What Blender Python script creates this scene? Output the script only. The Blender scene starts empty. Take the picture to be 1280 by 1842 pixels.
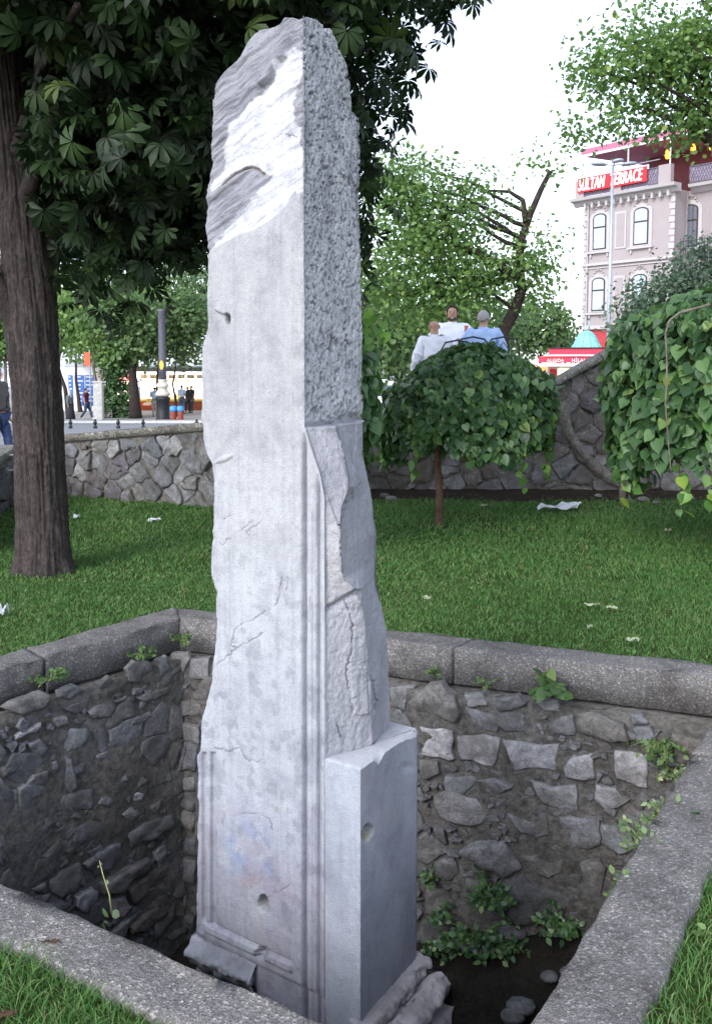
import bpy, bmesh, math, random
import numpy as np
from mathutils import Vector, Matrix, noise as mnoise
R = math.radians
random.seed(7); rng = np.random.default_rng(7)
scene = bpy.context.scene
COL = scene.collection

# ------------------------------------------------------------------ camera, sky, sun, exposure
F = 1650.0; PITCH = math.atan(136/1650); CX, CY = 640.0, 786.0; EYE = 1.6
cam_d = bpy.data.cameras.new('camera'); cam = bpy.data.objects.new('camera', cam_d); COL.objects.link(cam)
cam.location = (0, 0, EYE); cam.rotation_euler = (math.pi/2-PITCH, 0, 0)
cam_d.sensor_fit = 'VERTICAL'; cam_d.sensor_height = 36; cam_d.lens = F/1842*36
cam_d.shift_y = -(921-CY)/1842; cam_d.clip_end = 2000; cam_d.clip_start = 0.05
scene.camera = cam
scene.render.resolution_x = 711; scene.render.resolution_y = 1024
world = bpy.data.worlds.new('World'); scene.world = world; world.use_nodes = True
wn = world.node_tree; wn.nodes.clear()
SUN_EL, SUN_AZ = R(34), R(215)           # azimuth: clockwise from +Y
sky = wn.nodes.new('ShaderNodeTexSky'); sky.sky_type = 'NISHITA'; sky.sun_disc = False
sky.sun_elevation = SUN_EL; sky.sun_rotation = SUN_AZ; sky.air_density = 1.0; sky.dust_density = 1.0; sky.ozone_density = 1.5
hs = wn.nodes.new('ShaderNodeHueSaturation'); hs.inputs['Saturation'].default_value = 0.40
tint = wn.nodes.new('ShaderNodeMix'); tint.data_type = 'RGBA'; tint.blend_type = 'MULTIPLY'; tint.inputs[0].default_value = 1.0
tint.inputs[7].default_value = (0.95, 0.99, 1.05, 1)
bg = wn.nodes.new('ShaderNodeBackground'); bg.inputs['Strength'].default_value = 0.15
out = wn.nodes.new('ShaderNodeOutputWorld')
wn.links.new(sky.outputs[0], hs.inputs['Color']); wn.links.new(hs.outputs[0], tint.inputs[6])
wn.links.new(tint.outputs[2], bg.inputs[0]); wn.links.new(bg.outputs[0], out.inputs[0])
sd = bpy.data.lights.new('sun', 'SUN'); sd.energy = 1.1; sd.angle = R(28); sd.color = (1.0, 0.965, 0.94)
sun = bpy.data.objects.new('sun', sd); COL.objects.link(sun)
sdir = Vector((math.sin(SUN_AZ)*math.cos(SUN_EL), math.cos(SUN_AZ)*math.cos(SUN_EL), math.sin(SUN_EL)))
sun.rotation_euler = sdir.to_track_quat('Z', 'Y').to_euler(); sun.location = (-4, -6, 8)
scene.view_settings.view_transform = 'Standard'; scene.view_settings.look = 'None'
scene.view_settings.gamma = 1; scene.view_settings.exposure = 1.45
scene.view_settings.use_curve_mapping = False

# ------------------------------------------------------------------ geometry helpers
cp, sp = math.cos(PITCH), math.sin(PITCH)
def ray(px, py):
    u = (np.asarray(px, float)-CX)/F; v = (CY-np.asarray(py, float))/F
    return u, cp+v*sp, -sp+v*cp
def at(px, py, Y):
    a, b, c = ray(px, py); k = Y/b
    return Vector((float(a*k), float(Y), float(EYE+c*k)))
def gnd(px, py, z=0.0):
    a, b, c = ray(px, py); k = (z-EYE)/c
    return Vector((float(a*k), float(b*k), z))
def proj(x, y, z):
    z = z-EYE; f = y*cp-z*sp; up = y*sp+z*cp
    return CX+F*x/f, CY-F*up/f
def ihash(ix, iy, iz, seed):
    h = (ix.astype(np.int64)*374761393+iy.astype(np.int64)*668265263+iz.astype(np.int64)*2147483647+seed*144269) & 0xFFFFFFFF
    h = ((h ^ (h >> 13))*1274126177) & 0xFFFFFFFF
    h = ((h ^ (h >> 15))*2246822519) & 0xFFFFFFFF
    return ((h ^ (h >> 16)) & 0xFFFFFF)/float(0xFFFFFF)
def vn(x, y, z=0.0, seed=0):
    x = np.asarray(x, float); y = np.asarray(y, float); z = np.asarray(z, float)+x*0
    ix, iy, iz = np.floor(x), np.floor(y), np.floor(z)
    fx, fy, fz = x-ix, y-iy, z-iz
    fx = fx*fx*(3-2*fx); fy = fy*fy*(3-2*fy); fz = fz*fz*(3-2*fz)
    r = 0
    for a in (0, 1):
        for b in (0, 1):
            for c in (0, 1):
                r = r+ihash(ix+a, iy+b, iz+c, seed)*(fx if a else 1-fx)*(fy if b else 1-fy)*(fz if c else 1-fz)
    return r
def fbm(x, y, z=0.0, seed=0, o=4):
    r = 0; a = .5; s = 1.0
    for i in range(o):
        r = r+a*(vn(x*s, y*s, np.asarray(z)*s, seed+i)*2-1); a *= .5; s *= 2.03
    return r
def new_obj(name, me, mat=None, parent=None, link=True):
    o = bpy.data.objects.new(name, me)
    if link: COL.objects.link(o)
    if parent: o.parent = parent
    if mat is not None and me is not None:
        for m in (mat if isinstance(mat, (list, tuple)) else [mat]): me.materials.append(m)
    return o
def mesh_np(name, V, Fc, smooth=False, cols=None, rnd=None):
    V = np.ascontiguousarray(V, dtype=np.float32); Fc = np.ascontiguousarray(Fc, dtype=np.int32)
    me = bpy.data.meshes.new(name); n, k = Fc.shape
    me.vertices.add(len(V)); me.vertices.foreach_set('co', V.ravel())
    me.loops.add(n*k); me.loops.foreach_set('vertex_index', Fc.ravel())
    me.polygons.add(n); me.polygons.foreach_set('loop_start', np.arange(0, n*k, k, dtype=np.int32))
    me.polygons.foreach_set('loop_total', np.full(n, k, dtype=np.int32))
    if smooth: me.polygons.foreach_set('use_smooth', np.ones(n, dtype=bool))
    if cols is not None:
        ca = me.color_attributes.new('col', 'FLOAT_COLOR', 'POINT')
        c = np.ones((len(V), 4), dtype=np.float32); c[:, :cols.shape[1]] = cols
        ca.data.foreach_set('color', c.ravel())
    if rnd is not None:
        at_ = me.attributes.new('rnd', 'FLOAT', 'POINT'); at_.data.foreach_set('value', np.asarray(rnd, dtype=np.float32))
    me.update(calc_edges=True); me.validate()
    return me
def mesh_py(name, V, Fc, smooth=False):
    me = bpy.data.meshes.new(name); me.from_pydata([tuple(v) for v in V], [], Fc)
    if smooth: me.polygons.foreach_set('use_smooth', [True]*len(me.polygons))
    me.update(); return me
class MB:
    def __init__(s): s.v = []; s.f = []
    def add(s, V, Fc):
        n = len(s.v); s.v += [tuple(v) for v in V]; s.f += [tuple(i+n for i in f) for f in Fc]; return s
    def box(s, x0, x1, y0, y1, z0, z1, b=0.0):
        V = [(x, y, z) for z in (z0, z1) for y in (y0, y1) for x in (x0, x1)]
        return s.add(V, [(0,2,3,1),(4,5,7,6),(0,1,5,4),(2,6,7,3),(0,4,6,2),(1,3,7,5)])
    def tube(s, pts, rad, n=8, cap=True):
        pts = [Vector(p) for p in pts]; rad = rad if isinstance(rad, (list, tuple)) else [rad]*len(pts)
        V = []; Fc = []; pr = None
        for i, p in enumerate(pts):
            t = (pts[min(i+1, len(pts)-1)]-pts[max(i-1, 0)]).normalized()
            a = Vector((1, 0, 0)) if pr is None else pr
            a = a-t*a.dot(t)
            if a.length < 1e-3: a = Vector((0, 1, 0))-t*t.y
            a.normalize(); b = t.cross(a); pr = a
            for j in range(n):
                q = 2*math.pi*j/n; V.append(p+(a*math.cos(q)+b*math.sin(q))*rad[i])
        for i in range(len(pts)-1):
            for j in range(n): Fc.append((i*n+j, i*n+(j+1) % n, (i+1)*n+(j+1) % n, (i+1)*n+j))
        if cap: Fc.append(tuple(range(n))[::-1]); Fc.append(tuple((len(pts)-1)*n+j for j in range(n)))
        return s.add(V, Fc)
    def lathe(s, prof, n=16, cx=0, cy=0):
        V = []; Fc = []
        for r, z in prof:
            for j in range(n):
                q = 2*math.pi*j/n; V.append((cx+r*math.cos(q), cy+r*math.sin(q), z))
        for i in range(len(prof)-1):
            for j in range(n): Fc.append((i*n+j, i*n+(j+1) % n, (i+1)*n+(j+1) % n, (i+1)*n+j))
        Fc.append(tuple(range(n))[::-1]); Fc.append(tuple((len(prof)-1)*n+j for j in range(n)))
        return s.add(V, Fc)
    def prism(s, poly, axis, a, b):
        n = len(poly)
        def P(p, t):
            return (t, p[0], p[1]) if axis == 'x' else ((p[0], t, p[1]) if axis == 'y' else (p[0], p[1], t))
        V = [P(p, a) for p in poly]+[P(p, b) for p in poly]
        Fc = [tuple(range(n)), tuple(range(2*n-1, n-1, -1))]+[(i, i+n, (i+1) % n+n, (i+1) % n) for i in range(n)]
        return s.add(V, Fc)
    def build(s, name, mat, parent=None, smooth=False, bevel=0.0):
        me = mesh_py(name, s.v, s.f, smooth)
        bm = bmesh.new(); bm.from_mesh(me); bmesh.ops.recalc_face_normals(bm, faces=bm.faces)
        if bevel: bmesh.ops.bevel(bm, geom=list(bm.edges), offset=bevel, segments=2, affect='EDGES')
        bm.to_mesh(me); bm.free()
        return new_obj(name, me, mat, parent)
def thing(name, label, cat, loc=(0, 0, 0), rz=0, group=None):
    o = bpy.data.objects.new(name, None); COL.objects.link(o); o.location = loc; o.rotation_euler = (0, 0, rz)
    o.empty_display_size = .2
    o['label'] = label; o['category'] = cat
    if group: o['group'] = group
    return o
def tag(o, label, cat, group=None):
    o['label'] = label; o['category'] = cat
    if group: o['group'] = group
    return o
def struct(o): o['kind'] = 'structure'; return o
def stuff(o): o['kind'] = 'stuff'; return o
def copy_tree(o, parent=None):
    c = o.copy(); COL.objects.link(c); c.parent = parent
    for ch in list(o.children): copy_tree(ch, c)
    return c

# ------------------------------------------------------------------ materials
class NT:
    def __init__(s, name):
        s.m = bpy.data.materials.new(name); s.m.use_nodes = True; s.t = s.m.node_tree
        s.b = s.t.nodes['Principled BSDF']; s.o = s.t.nodes['Material Output']; s.c = None
    def n(s, t, **k):
        x = s.t.nodes.new(t)
        for a, b in k.items(): setattr(x, a, b)
        return x
    def l(s, a, b): s.t.links.new(a, b)
    def co(s):
        if s.c is None: s.c = s.n('ShaderNodeTexCoord').outputs['Object']
        return s.c
    def noise(s, scale, detail=4, rough=.6, vec=None, dist=0):
        x = s.n('ShaderNodeTexNoise'); x.inputs['Scale'].default_value = scale; x.inputs['Detail'].default_value = detail
        x.inputs['Roughness'].default_value = rough; x.inputs['Distortion'].default_value = dist
        s.l(vec or s.co(), x.inputs['Vector']); return x.outputs['Fac']
    def voro(s, scale, feat='F1', vec=None, outp='Distance'):
        x = s.n('ShaderNodeTexVoronoi'); x.feature = feat; x.inputs['Scale'].default_value = scale
        s.l(vec or s.co(), x.inputs['Vector']); return x.outputs[outp]
    def mapping(s, scale=(1, 1, 1), rot=(0, 0, 0)):
        x = s.n('ShaderNodeMapping'); x.inputs['Scale'].default_value = scale; x.inputs['Rotation'].default_value = rot
        s.l(s.co(), x.inputs['Vector']); return x.outputs[0]
    def ramp(s, fac, stops):
        x = s.n('ShaderNodeValToRGB'); e = x.color_ramp.elements
        while len(e) > 1: e.remove(e[-1])
        e[0].position = stops[0][0]; e[0].color = (*stops[0][1], 1)
        for p, c in stops[1:]: q = e.new(p); q.color = (*c, 1)
        s.l(fac, x.inputs[0]); return x.outputs[0]
    def mix(s, fac, a, b, mode='MIX'):
        x = s.n('ShaderNodeMix'); x.data_type = 'RGBA'; x.blend_type = mode
        for sock, v in ((x.inputs[0], fac), (x.inputs[6], a), (x.inputs[7], b)):
            if isinstance(v, (int, float)): sock.default_value = v
            elif isinstance(v, tuple): sock.default_value = (*v, 1)
            else: s.l(v, sock)
        return x.outputs[2]
    def math(s, op, a, b=0.0, clamp=False):
        x = s.n('ShaderNodeMath', operation=op, use_clamp=clamp)
        for sock, v in ((x.inputs[0], a), (x.inputs[1], b)):
            if isinstance(v, (int, float)): sock.default_value = v
            else: s.l(v, sock)
        return x.outputs[0]
    def bump(s, h, dist=.01, strength=1.0, prev=None):
        x = s.n('ShaderNodeBump'); x.inputs['Distance'].default_value = dist; x.inputs['Strength'].default_value = strength
        s.l(h, x.inputs['Height'])
        if prev is not None: s.l(prev, x.inputs['Normal'])
        return x.outputs[0]
    def done(s, col=None, rough=.8, bump=None, spec=.3, metal=0.0):
        if col is not None:
            if isinstance(col, tuple): s.b.inputs['Base Color'].default_value = (*col, 1)
            else: s.l(col, s.b.inputs['Base Color'])
        if isinstance(rough, (int, float)): s.b.inputs['Roughness'].default_value = rough
        else: s.l(rough, s.b.inputs['Roughness'])
        s.b.inputs['Specular IOR Level'].default_value = spec; s.b.inputs['Metallic'].default_value = metal
        if bump is not None: s.l(bump, s.b.inputs['Normal'])
        return s.m
def simple(name, col, rough=.7, metal=0.0, spec=.4, var=.25, scale=8, bump=0.0):
    m = NT(name); f = m.noise(scale, 5)
    lo = tuple(c*(1-var) for c in col); hi = tuple(min(1, c*(1+var)) for c in col)
    c = m.ramp(f, [(.3, lo), (.7, hi)])
    return m.done(c, rough, m.bump(m.noise(scale*6, 4), bump) if bump else None, spec, metal)
def emis(name, col, strength, base=(.2, .2, .2)):
    m = NT(name); m.b.inputs['Emission Color'].default_value = (*col, 1); m.b.inputs['Emission Strength'].default_value = strength
    return m.done(base, .5)
def leaf_mat(name, dark, mid, light, trans=.35, rough=.45, spec=.4):
    m = NT(name); a = m.n('ShaderNodeAttribute', attribute_name='rnd')
    oi = m.n('ShaderNodeObjectInfo')
    f = m.math('ADD', a.outputs['Fac'], m.math('MULTIPLY', m.noise(2.5, 3), .4)); f = m.math('SUBTRACT', f, .2, True)
    c = m.ramp(f, [(0, dark), (.5, mid), (.93, light), (1, (light[0]*1.5, light[1]*1.1, light[2]*.8))])
    m.done(c, rough, m.bump(m.noise(60, 3), .002), spec)
    t = m.n('ShaderNodeBsdfTranslucent'); tc = m.mix(.6, c, tuple(x*1.6 for x in light)); m.l(tc, t.inputs[0])
    ms = m.n('ShaderNodeMixShader'); ms.inputs[0].default_value = trans
    m.l(m.b.outputs[0], ms.inputs[1]); m.l(t.outputs[0], ms.inputs[2]); m.l(ms.outputs[0], m.o.inputs[0])
    return m.m

def marble_mat():
    m = NT('marble'); a = m.n('ShaderNodeAttribute', attribute_name='col')
    rough_mask = a.outputs['Alpha']
    v1 = m.noise(7, 8, .65, dist=.6); v2 = m.noise(42, 6, .7); v3 = m.noise(220, 3, .7)
    k = m.ramp(v1, [(.25, (.74, .74, .76)), (.5, (.98, .98, .99)), (.75, (1.1, 1.09, 1.08))])
    c = m.mix(1.0, a.outputs['Color'], k, 'MULTIPLY')
    k2 = m.ramp(v2, [(.3, (.78, .78, .80)), (.55, (1.02, 1.02, 1.02)), (.8, (1.12, 1.12, 1.12))])
    c = m.mix(.5, c, m.mix(1.0, c, k2, 'MULTIPLY'))
    k3 = m.ramp(v3, [(.28, (.62, .62, .66)), (.5, (1, 1, 1)), (.78, (1.25, 1.25, 1.25))])
    c = m.mix(.62, c, m.mix(1.0, c, k3, 'MULTIPLY'))
    # rain streaks and dark specks
    st = m.noise(1.0, 5, .7, vec=m.mapping((38, 38, 1.6)))
    k4 = m.ramp(st, [(.3, (.8, .8, .84)), (.48, (1, 1, 1))]); c = m.mix(.6, c, m.mix(1.0, c, k4, 'MULTIPLY'))
    b = m.bump(v3, .0034, 1.0); b = m.bump(v2, .004, .6, b)
    return m.done(c, .78, b, .28)
M = {}
M['marble'] = marble_mat()

def rock_mat(name, cols, bumpd=.012, rscale=9):
    m = NT(name); oi = m.n('ShaderNodeObjectInfo'); r = oi.outputs['Random']
    base = m.ramp(r, [(i/max(1, len(cols)-1), c) for i, c in enumerate(cols)])
    off = m.n('ShaderNodeVectorMath', operation='ADD'); sc = m.n('ShaderNodeVectorMath', operation='SCALE')
    sc.inputs[0].default_value = (13, 7, 5); m.l(r, sc.inputs['Scale']); m.l(m.co(), off.inputs[0]); m.l(sc.outputs[0], off.inputs[1])
    v = off.outputs[0]
    n1 = m.noise(rscale, 8, .7, vec=v, dist=.8); n2 = m.noise(rscale*7, 5, .7, vec=v)
    k = m.ramp(n1, [(.25, (.5, .48, .47)), (.5, (.95, .95, .95)), (.72, (1.45, 1.42, 1.42))])
    c = m.mix(1.0, base, k, 'MULTIPLY')
    k2 = m.ramp(n2, [(.3, (.65, .65, .68)), (.55, (1, 1, 1)), (.75, (1.35, 1.35, 1.35))]); c = m.mix(.8, c, m.mix(1.0, c, k2, 'MULTIPLY'))
    dv = m.n('ShaderNodeVectorMath', operation='ADD'); dn = m.n('ShaderNodeTexNoise'); dn.inputs['Scale'].default_value = 9; m.l(v, dn.inputs['Vector'])
    ds = m.n('ShaderNodeVectorMath', operation='SCALE'); ds.inputs['Scale'].default_value = .16; m.l(dn.outputs['Color'], ds.inputs[0]); m.l(v, dv.inputs[0]); m.l(ds.outputs[0], dv.inputs[1])
    ck = m.voro(11, 'DISTANCE_TO_EDGE', dv.outputs[0]); c = m.mix(1, c, m.ramp(ck, [(0, (.62, .61, .61)), (.02, (.9, .9, .9)), (.07, (1, 1, 1)), (.5, (1.18, 1.18, 1.2))]), 'MULTIPLY')
    pale = m.ramp(m.noise(16, 6, .75, vec=v), [(.58, (0, 0, 0)), (.68, (1, 1, 1))]); c = m.mix(m.math('MULTIPLY', pale, .35), c, (.36, .36, .38))
    dirt = m.ramp(m.noise(3.6, 7, .72), [(.47, (0, 0, 0)), (.6, (1, 1, 1))])
    c = m.mix(m.math('MULTIPLY', dirt, .7), c, (.092, .084, .074))
    sp_ = m.ramp(m.voro(30), [(.04, (1, 1, 1)), (.055, (0, 0, 0))]); c = m.mix(m.math('MULTIPLY', sp_, .6), c, (.45, .43, .40))
    b = m.bump(n1, bumpd, 1); b = m.bump(n2, bumpd*.5, 1, b); b = m.bump(ck, .006, .4, b)
    return m.done(c, .85, b, .2)
M['pit_stone'] = rock_mat('pit_stone', [(.13, .13, .13), (.18, .185, .20), (.23, .235, .245), (.16, .15, .14), (.28, .28, .285)])
M['pit_stone_pale'] = rock_mat('pit_stone_pale', [(.33, .33, .345), (.40, .39, .40), (.29, .29, .32)], .008, 14)
M['pit_stone_dark'] = rock_mat('pit_stone_dark', [(.11, .115, .12), (.17, .17, .175), (.14, .145, .16), (.16, .145, .13), (.21, .21, .22)])
M['rubble'] = rock_mat('rubble_stone', [(.14, .15, .16), (.22, .225, .235), (.17, .165, .15), (.30, .30, .30), (.20, .205, .22)], .02, 6)
M['rubble_dark'] = rock_mat('rubble_stone_dark', [(.10, .085, .095), (.16, .15, .17), (.12, .11, .10), (.22, .20, .21)], .02, 6)

def mortar_mat(name, a_, b_, c_):
    m = NT(name); n1 = m.noise(3, 8, .7, dist=.5); n2 = m.noise(25, 6, .7); n3 = m.noise(140, 3, .7)
    c = m.ramp(n1, [(.3, a_), (.5, b_), (.7, c_)])
    k = m.ramp(n2, [(.3, (.42, .42, .42)), (.5, (1, 1, 1)), (.7, (1.6, 1.55, 1.5))]); c = m.mix(1, c, k, 'MULTIPLY')
    moss = m.ramp(m.noise(5.5, 5, .7), [(.56, (0, 0, 0)), (.68, (1, 1, 1))]); c = m.mix(m.math('MULTIPLY', moss, .35), c, (.035, .045, .018))
    sp_ = m.ramp(m.voro(26), [(.045, (1, 1, 1)), (.06, (0, 0, 0))]); c = m.mix(m.math('MULTIPLY', sp_, .7), c, (.5, .47, .43))
    b = m.bump(n2, .022, 1); b = m.bump(n3, .006, 1, b)
    return m.done(c, .9, b, .15)
M['mortar'] = mortar_mat('mortar', (.085, .080, .073), (.135, .127, .118), (.20, .192, .18))
M['mortar_pale'] = mortar_mat('mortar_pale', (.10, .095, .085), (.16, .15, .135), (.24, .225, .20))

def kerb_mat(name, base, s=1.0):
    m = NT(name)
    v = m.n('ShaderNodeTexVoronoi'); v.inputs['Scale'].default_value = 95*s; m.l(m.co(), v.inputs['Vector'])
    w = m.n('ShaderNodeTexVoronoi'); w.inputs['Scale'].default_value = 240*s; m.l(m.co(), w.inputs['Vector'])
    def grey(sock):
        x = m.n('ShaderNodeSeparateColor'); m.l(sock, x.inputs[0]); return x.outputs[0]
    g = m.ramp(grey(v.outputs['Color']), [(0, tuple(c*.72 for c in base)), (.55, tuple(c*.98 for c in base)), (.84, tuple(c*1.2 for c in base)), (.98, tuple(min(.85, c*2.0) for c in base))])
    g2 = m.ramp(grey(w.outputs['Color']), [(0, (.6, .6, .62)), (.6, (1, 1, 1)), (1, (1.55, 1.5, 1.5))])
    c = m.mix(.8, g, m.mix(1, g, g2, 'MULTIPLY'))
    n1 = m.noise(3.5, 7, .7); k = m.ramp(n1, [(.3, (.5, .48, .47)), (.52, (1, 1, 1)), (.72, (1.25, 1.22, 1.18))]); c = m.mix(1, c, k, 'MULTIPLY')
    st_ = m.ramp(m.noise(11, 7, .75), [(.56, (0, 0, 0)), (.68, (1, 1, 1))]); c = m.mix(m.math('MULTIPLY', st_, .5), c, (.075, .072, .06))
    b = m.bump(v.outputs['Distance'], .004, 1); b = m.bump(w.outputs['Distance'], .0018, 1, b); b = m.bump(m.noise(30, 4), .006, .8, b)
    return m.done(c, .85, b, .25)
M['kerb'] = kerb_mat('kerb_aggregate', (.17, .163, .158), 1.5)
M['coping'] = kerb_mat('coping_concrete', (.17, .165, .145), .5)

def bark_mat(name, a_, b_, sc=1.0):
    m = NT(name); n1 = m.noise(1, 7, .7, vec=m.mapping((24*sc, 24*sc, 8*sc)), dist=2.2); n2 = m.noise(9, 5, .6); n3 = m.noise(90, 4)
    c = m.ramp(n1, [(.3, tuple(x*.35 for x in a_)), (.48, a_), (.7, b_)])
    k = m.ramp(n2, [(.3, (.7, .7, .72)), (.7, (1.25, 1.2, 1.15))]); c = m.mix(1, c, k, 'MULTIPLY')
    b = m.bump(n1, .02, 1); b = m.bump(n3, .003, 1, b)
    return m.done(c, .9, b, .15)
M['bark'] = bark_mat('bark_chestnut', (.055, .046, .044), (.115, .10, .098), 1.5)
M['bark_brown'] = bark_mat('bark_brown', (.12, .075, .055), (.19, .12, .09), 2)
M['bark_dark'] = bark_mat('bark_dark', (.045, .036, .032), (.085, .07, .062))
M['bark_pale'] = bark_mat('bark_pale', (.17, .15, .13), (.28, .25, .22), .5)

def soil_mat(name, a_, b_, green=0):
    m = NT(name); n1 = m.noise(6, 8, .75); n2 = m.noise(60, 5, .7)
    c = m.ramp(n1, [(.3, a_), (.65, b_)])
    if green: c = m.mix(m.ramp(m.noise(2.2, 6, .7), [(.4, (0, 0, 0)), (.6, (1, 1, 1))]), c, (.045, .07, .02))
    k = m.ramp(n2, [(.3, (.55, .55, .55)), (.7, (1.4, 1.35, 1.3))]); c = m.mix(1, c, k, 'MULTIPLY')
    b = m.bump(n2, .02, 1); b = m.bump(n1, .03, 1, b)
    return m.done(c, .95, b, .1)
M['soil'] = soil_mat('soil', (.022, .017, .014), (.055, .041, .032)); M['pit_soil'] = soil_mat('pit_soil', (.018, .017, .014), (.045, .041, .034))
M['turf'] = soil_mat('turf_soil', (.045, .07, .02), (.07, .11, .03), 1)
def grass_mat():
    m = NT('grass_blades'); a = m.n('ShaderNodeAttribute', attribute_name='rnd')
    geo = m.n('ShaderNodeNewGeometry')
    n1 = m.noise(1.3, 5, .65); n2 = m.noise(7, 4, .6)
    f = m.math('ADD', m.math('MULTIPLY', a.outputs['Fac'], .5), m.math('ADD', m.math('MULTIPLY', n1, .45), m.math('MULTIPLY', n2, .35)))
    c = m.ramp(f, [(.3, (.042, .115, .027)), (.55, (.072, .190, .043)), (.78, (.120, .245, .064)), (.97, (.27, .27, .13))])
    m.done(c, .55, None, .3)
    t = m.n('ShaderNodeBsdfTranslucent'); m.l(c, t.inputs[0])
    ms = m.n('ShaderNodeMixShader'); ms.inputs[0].default_value = .3
    m.l(m.b.outputs[0], ms.inputs[1]); m.l(t.outputs[0], ms.inputs[2]); m.l(ms.outputs[0], m.o.inputs[0])
    return m.m
M['grass'] = grass_mat()
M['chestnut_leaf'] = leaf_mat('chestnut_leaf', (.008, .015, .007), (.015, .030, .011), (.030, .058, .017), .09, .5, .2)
M['mulberry_leaf'] = leaf_mat('mulberry_leaf', (.026, .066, .027), (.060, .135, .050), (.115, .215, .068), .26, .38, .5)
M['mulberry_leaf_light'] = leaf_mat('mulberry_leaf_light', (.06, .14, .035), (.10, .22, .05), (.17, .33, .06), .4, .4)
M['tree_leaf'] = leaf_mat('tree_leaf', (.045, .085, .03), (.085, .155, .055), (.15, .24, .09), .4)
M['tree_leaf_light'] = leaf_mat('tree_leaf_light', (.06, .12, .035), (.11, .20, .055), (.18, .30, .08), .4)
M['tree_leaf_grey'] = leaf_mat('tree_leaf_grey', (.055, .095, .06), (.10, .16, .10), (.16, .23, .15), .3)
M['weed_leaf'] = leaf_mat('weed_leaf', (.035, .075, .02), (.065, .13, .035), (.12, .20, .06), .25)
M['weed_pale'] = leaf_mat('weed_pale', (.08, .14, .05), (.15, .22, .09), (.30, .36, .2), .25)
M['stem'] = simple('green_stem', (.12, .17, .06))
M['paper'] = simple('white_paper', (.5, .52, .56), .6, var=.1)
M['dead_leaf'] = simple('pale_leaf', (.30, .34, .22), .7)
M['asphalt'] = simple('asphalt', (.20, .205, .225), .85, var=.15, scale=2, bump=.002)
M['paving'] = simple('paving', (.32, .30, .29), .85, var=.15, scale=3, bump=.002)
M['black_iron'] = simple('black_iron', (.028, .028, .032), .5, .3, var=.3)
M['grey_metal'] = simple('grey_metal', (.34, .37, .42), .45, .3, var=.1)
M['white_metal'] = simple('white_metal', (.7, .7, .74), .5, var=.08)

# ------------------------------------------------------------------ pit and kerbs: plan
KZ = 0.035
P1 = gnd(323, 1112, KZ); P2 = gnd(1325, 1224, KZ); P3 = gnd(878, 1967, KZ); P4 = gnd(-525, 1356, KZ)
PIT = [P1, P2, P3, P4]           # back-left, right, near, left ; clockwise seen from above
cen = sum(PIT, Vector())/4
def inset(poly, d):              # d>0 outwards; one number or one per side
    n = len(poly); L = []; dd = d if isinstance(d, (list, tuple)) else [d]*n
    for i in range(n):
        a, b = poly[i], poly[(i+1) % n]; t = (b-a).normalized(); nn = Vector((-t.y, t.x, 0))
        if nn.dot(cen-a) > 0: nn = -nn
        L.append((a+nn*dd[i], t))
    res = []
    for i in range(n):
        (a, t), (b, s) = L[i-1], L[i]
        den = t.x*s.y-t.y*s.x; k = ((b.x-a.x)*s.y-(b.y-a.y)*s.x)/den
        res.append(a+t*k)
    return res
KW = [.22, .23, .18, .22]
KWm = lambda e: [k+e for k in KW]
OUT = inset(PIT, KW); WALLF = inset(PIT, -.09); DEPTH = -2.0

def in_poly(x, y, poly):
    c = np.zeros(np.shape(x), bool); n = len(poly)
    for i in range(n):
        x0, y0 = poly[i][0], poly[i][1]; x1, y1 = poly[i-1][0], poly[i-1][1]
        cond = ((y0 > y) != (y1 > y)) & (x < (x1-x0)*(y-y0)/((y1-y0) if y1 != y0 else 1e-9)+x0)
        c ^= cond
    return c
def dist_poly(x, y, pts, closed=False):
    d = np.full(np.shape(x), 1e9); n = len(pts)
    for i in range(n if closed else n-1):
        ax, ay = pts[i][0], pts[i][1]; bx, by = pts[(i+1) % n][0], pts[(i+1) % n][1]
        dx, dy = bx-ax, by-ay; t = np.clip(((x-ax)*dx+(y-ay)*dy)/(dx*dx+dy*dy+1e-9), 0, 1)
        d = np.minimum(d, np.hypot(x-ax-t*dx, y-ay-t*dy))
    return d

# ------------------------------------------------------------------ ground sheets
WL0 = gnd(60, 888); WL1 = gnd(560, 926); WR0 = gnd(600, 886); WR1 = gnd(1560, 889)
WLL = gnd(-90, 1010)             # left return of the wall, coming towards the camera
lawn_outer = [Vector((-6, -3, 0)), Vector((6.5, -3, 0)), Vector((8.5, WR1.y+.1, 0)), Vector((WR0.x, WR0.y+.1, 0)), Vector((WL1.x, WL1.y+.1, 0)), Vector((WL0.x, WL0.y+.1, 0)), Vector((WLL.x-.15, WLL.y, 0)), Vector((-6, 5, 0))]
bm = bmesh.new()
vo = [bm.verts.new(v) for v in lawn_outer]; vi = [bm.verts.new((p.x, p.y, 0)) for p in inset(PIT, KWm(-.01))]
ed = [bm.edges.new((vo[i], vo[(i+1) % len(vo)])) for i in range(len(vo))]+[bm.edges.new((vi[i], vi[(i+1) % 4])) for i in range(4)]
bmesh.ops.triangle_fill(bm, use_beauty=True, edges=ed)
for f in list(bm.faces):
    c = f.calc_center_median()
    if in_poly(np.array([c.x]), np.array([c.y]), [(p.x, p.y) for p in inset(PIT, KWm(-.02))])[0]: bm.faces.remove(f)
bmesh.ops.recalc_face_normals(bm, faces=bm.faces)
me = bpy.data.meshes.new('lawn_ground'); bm.to_mesh(me); bm.free()
for p in me.polygons:
    if p.normal.z < 0: p.flip()
struct(new_obj('lawn_ground', me, M['turf']))

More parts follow.
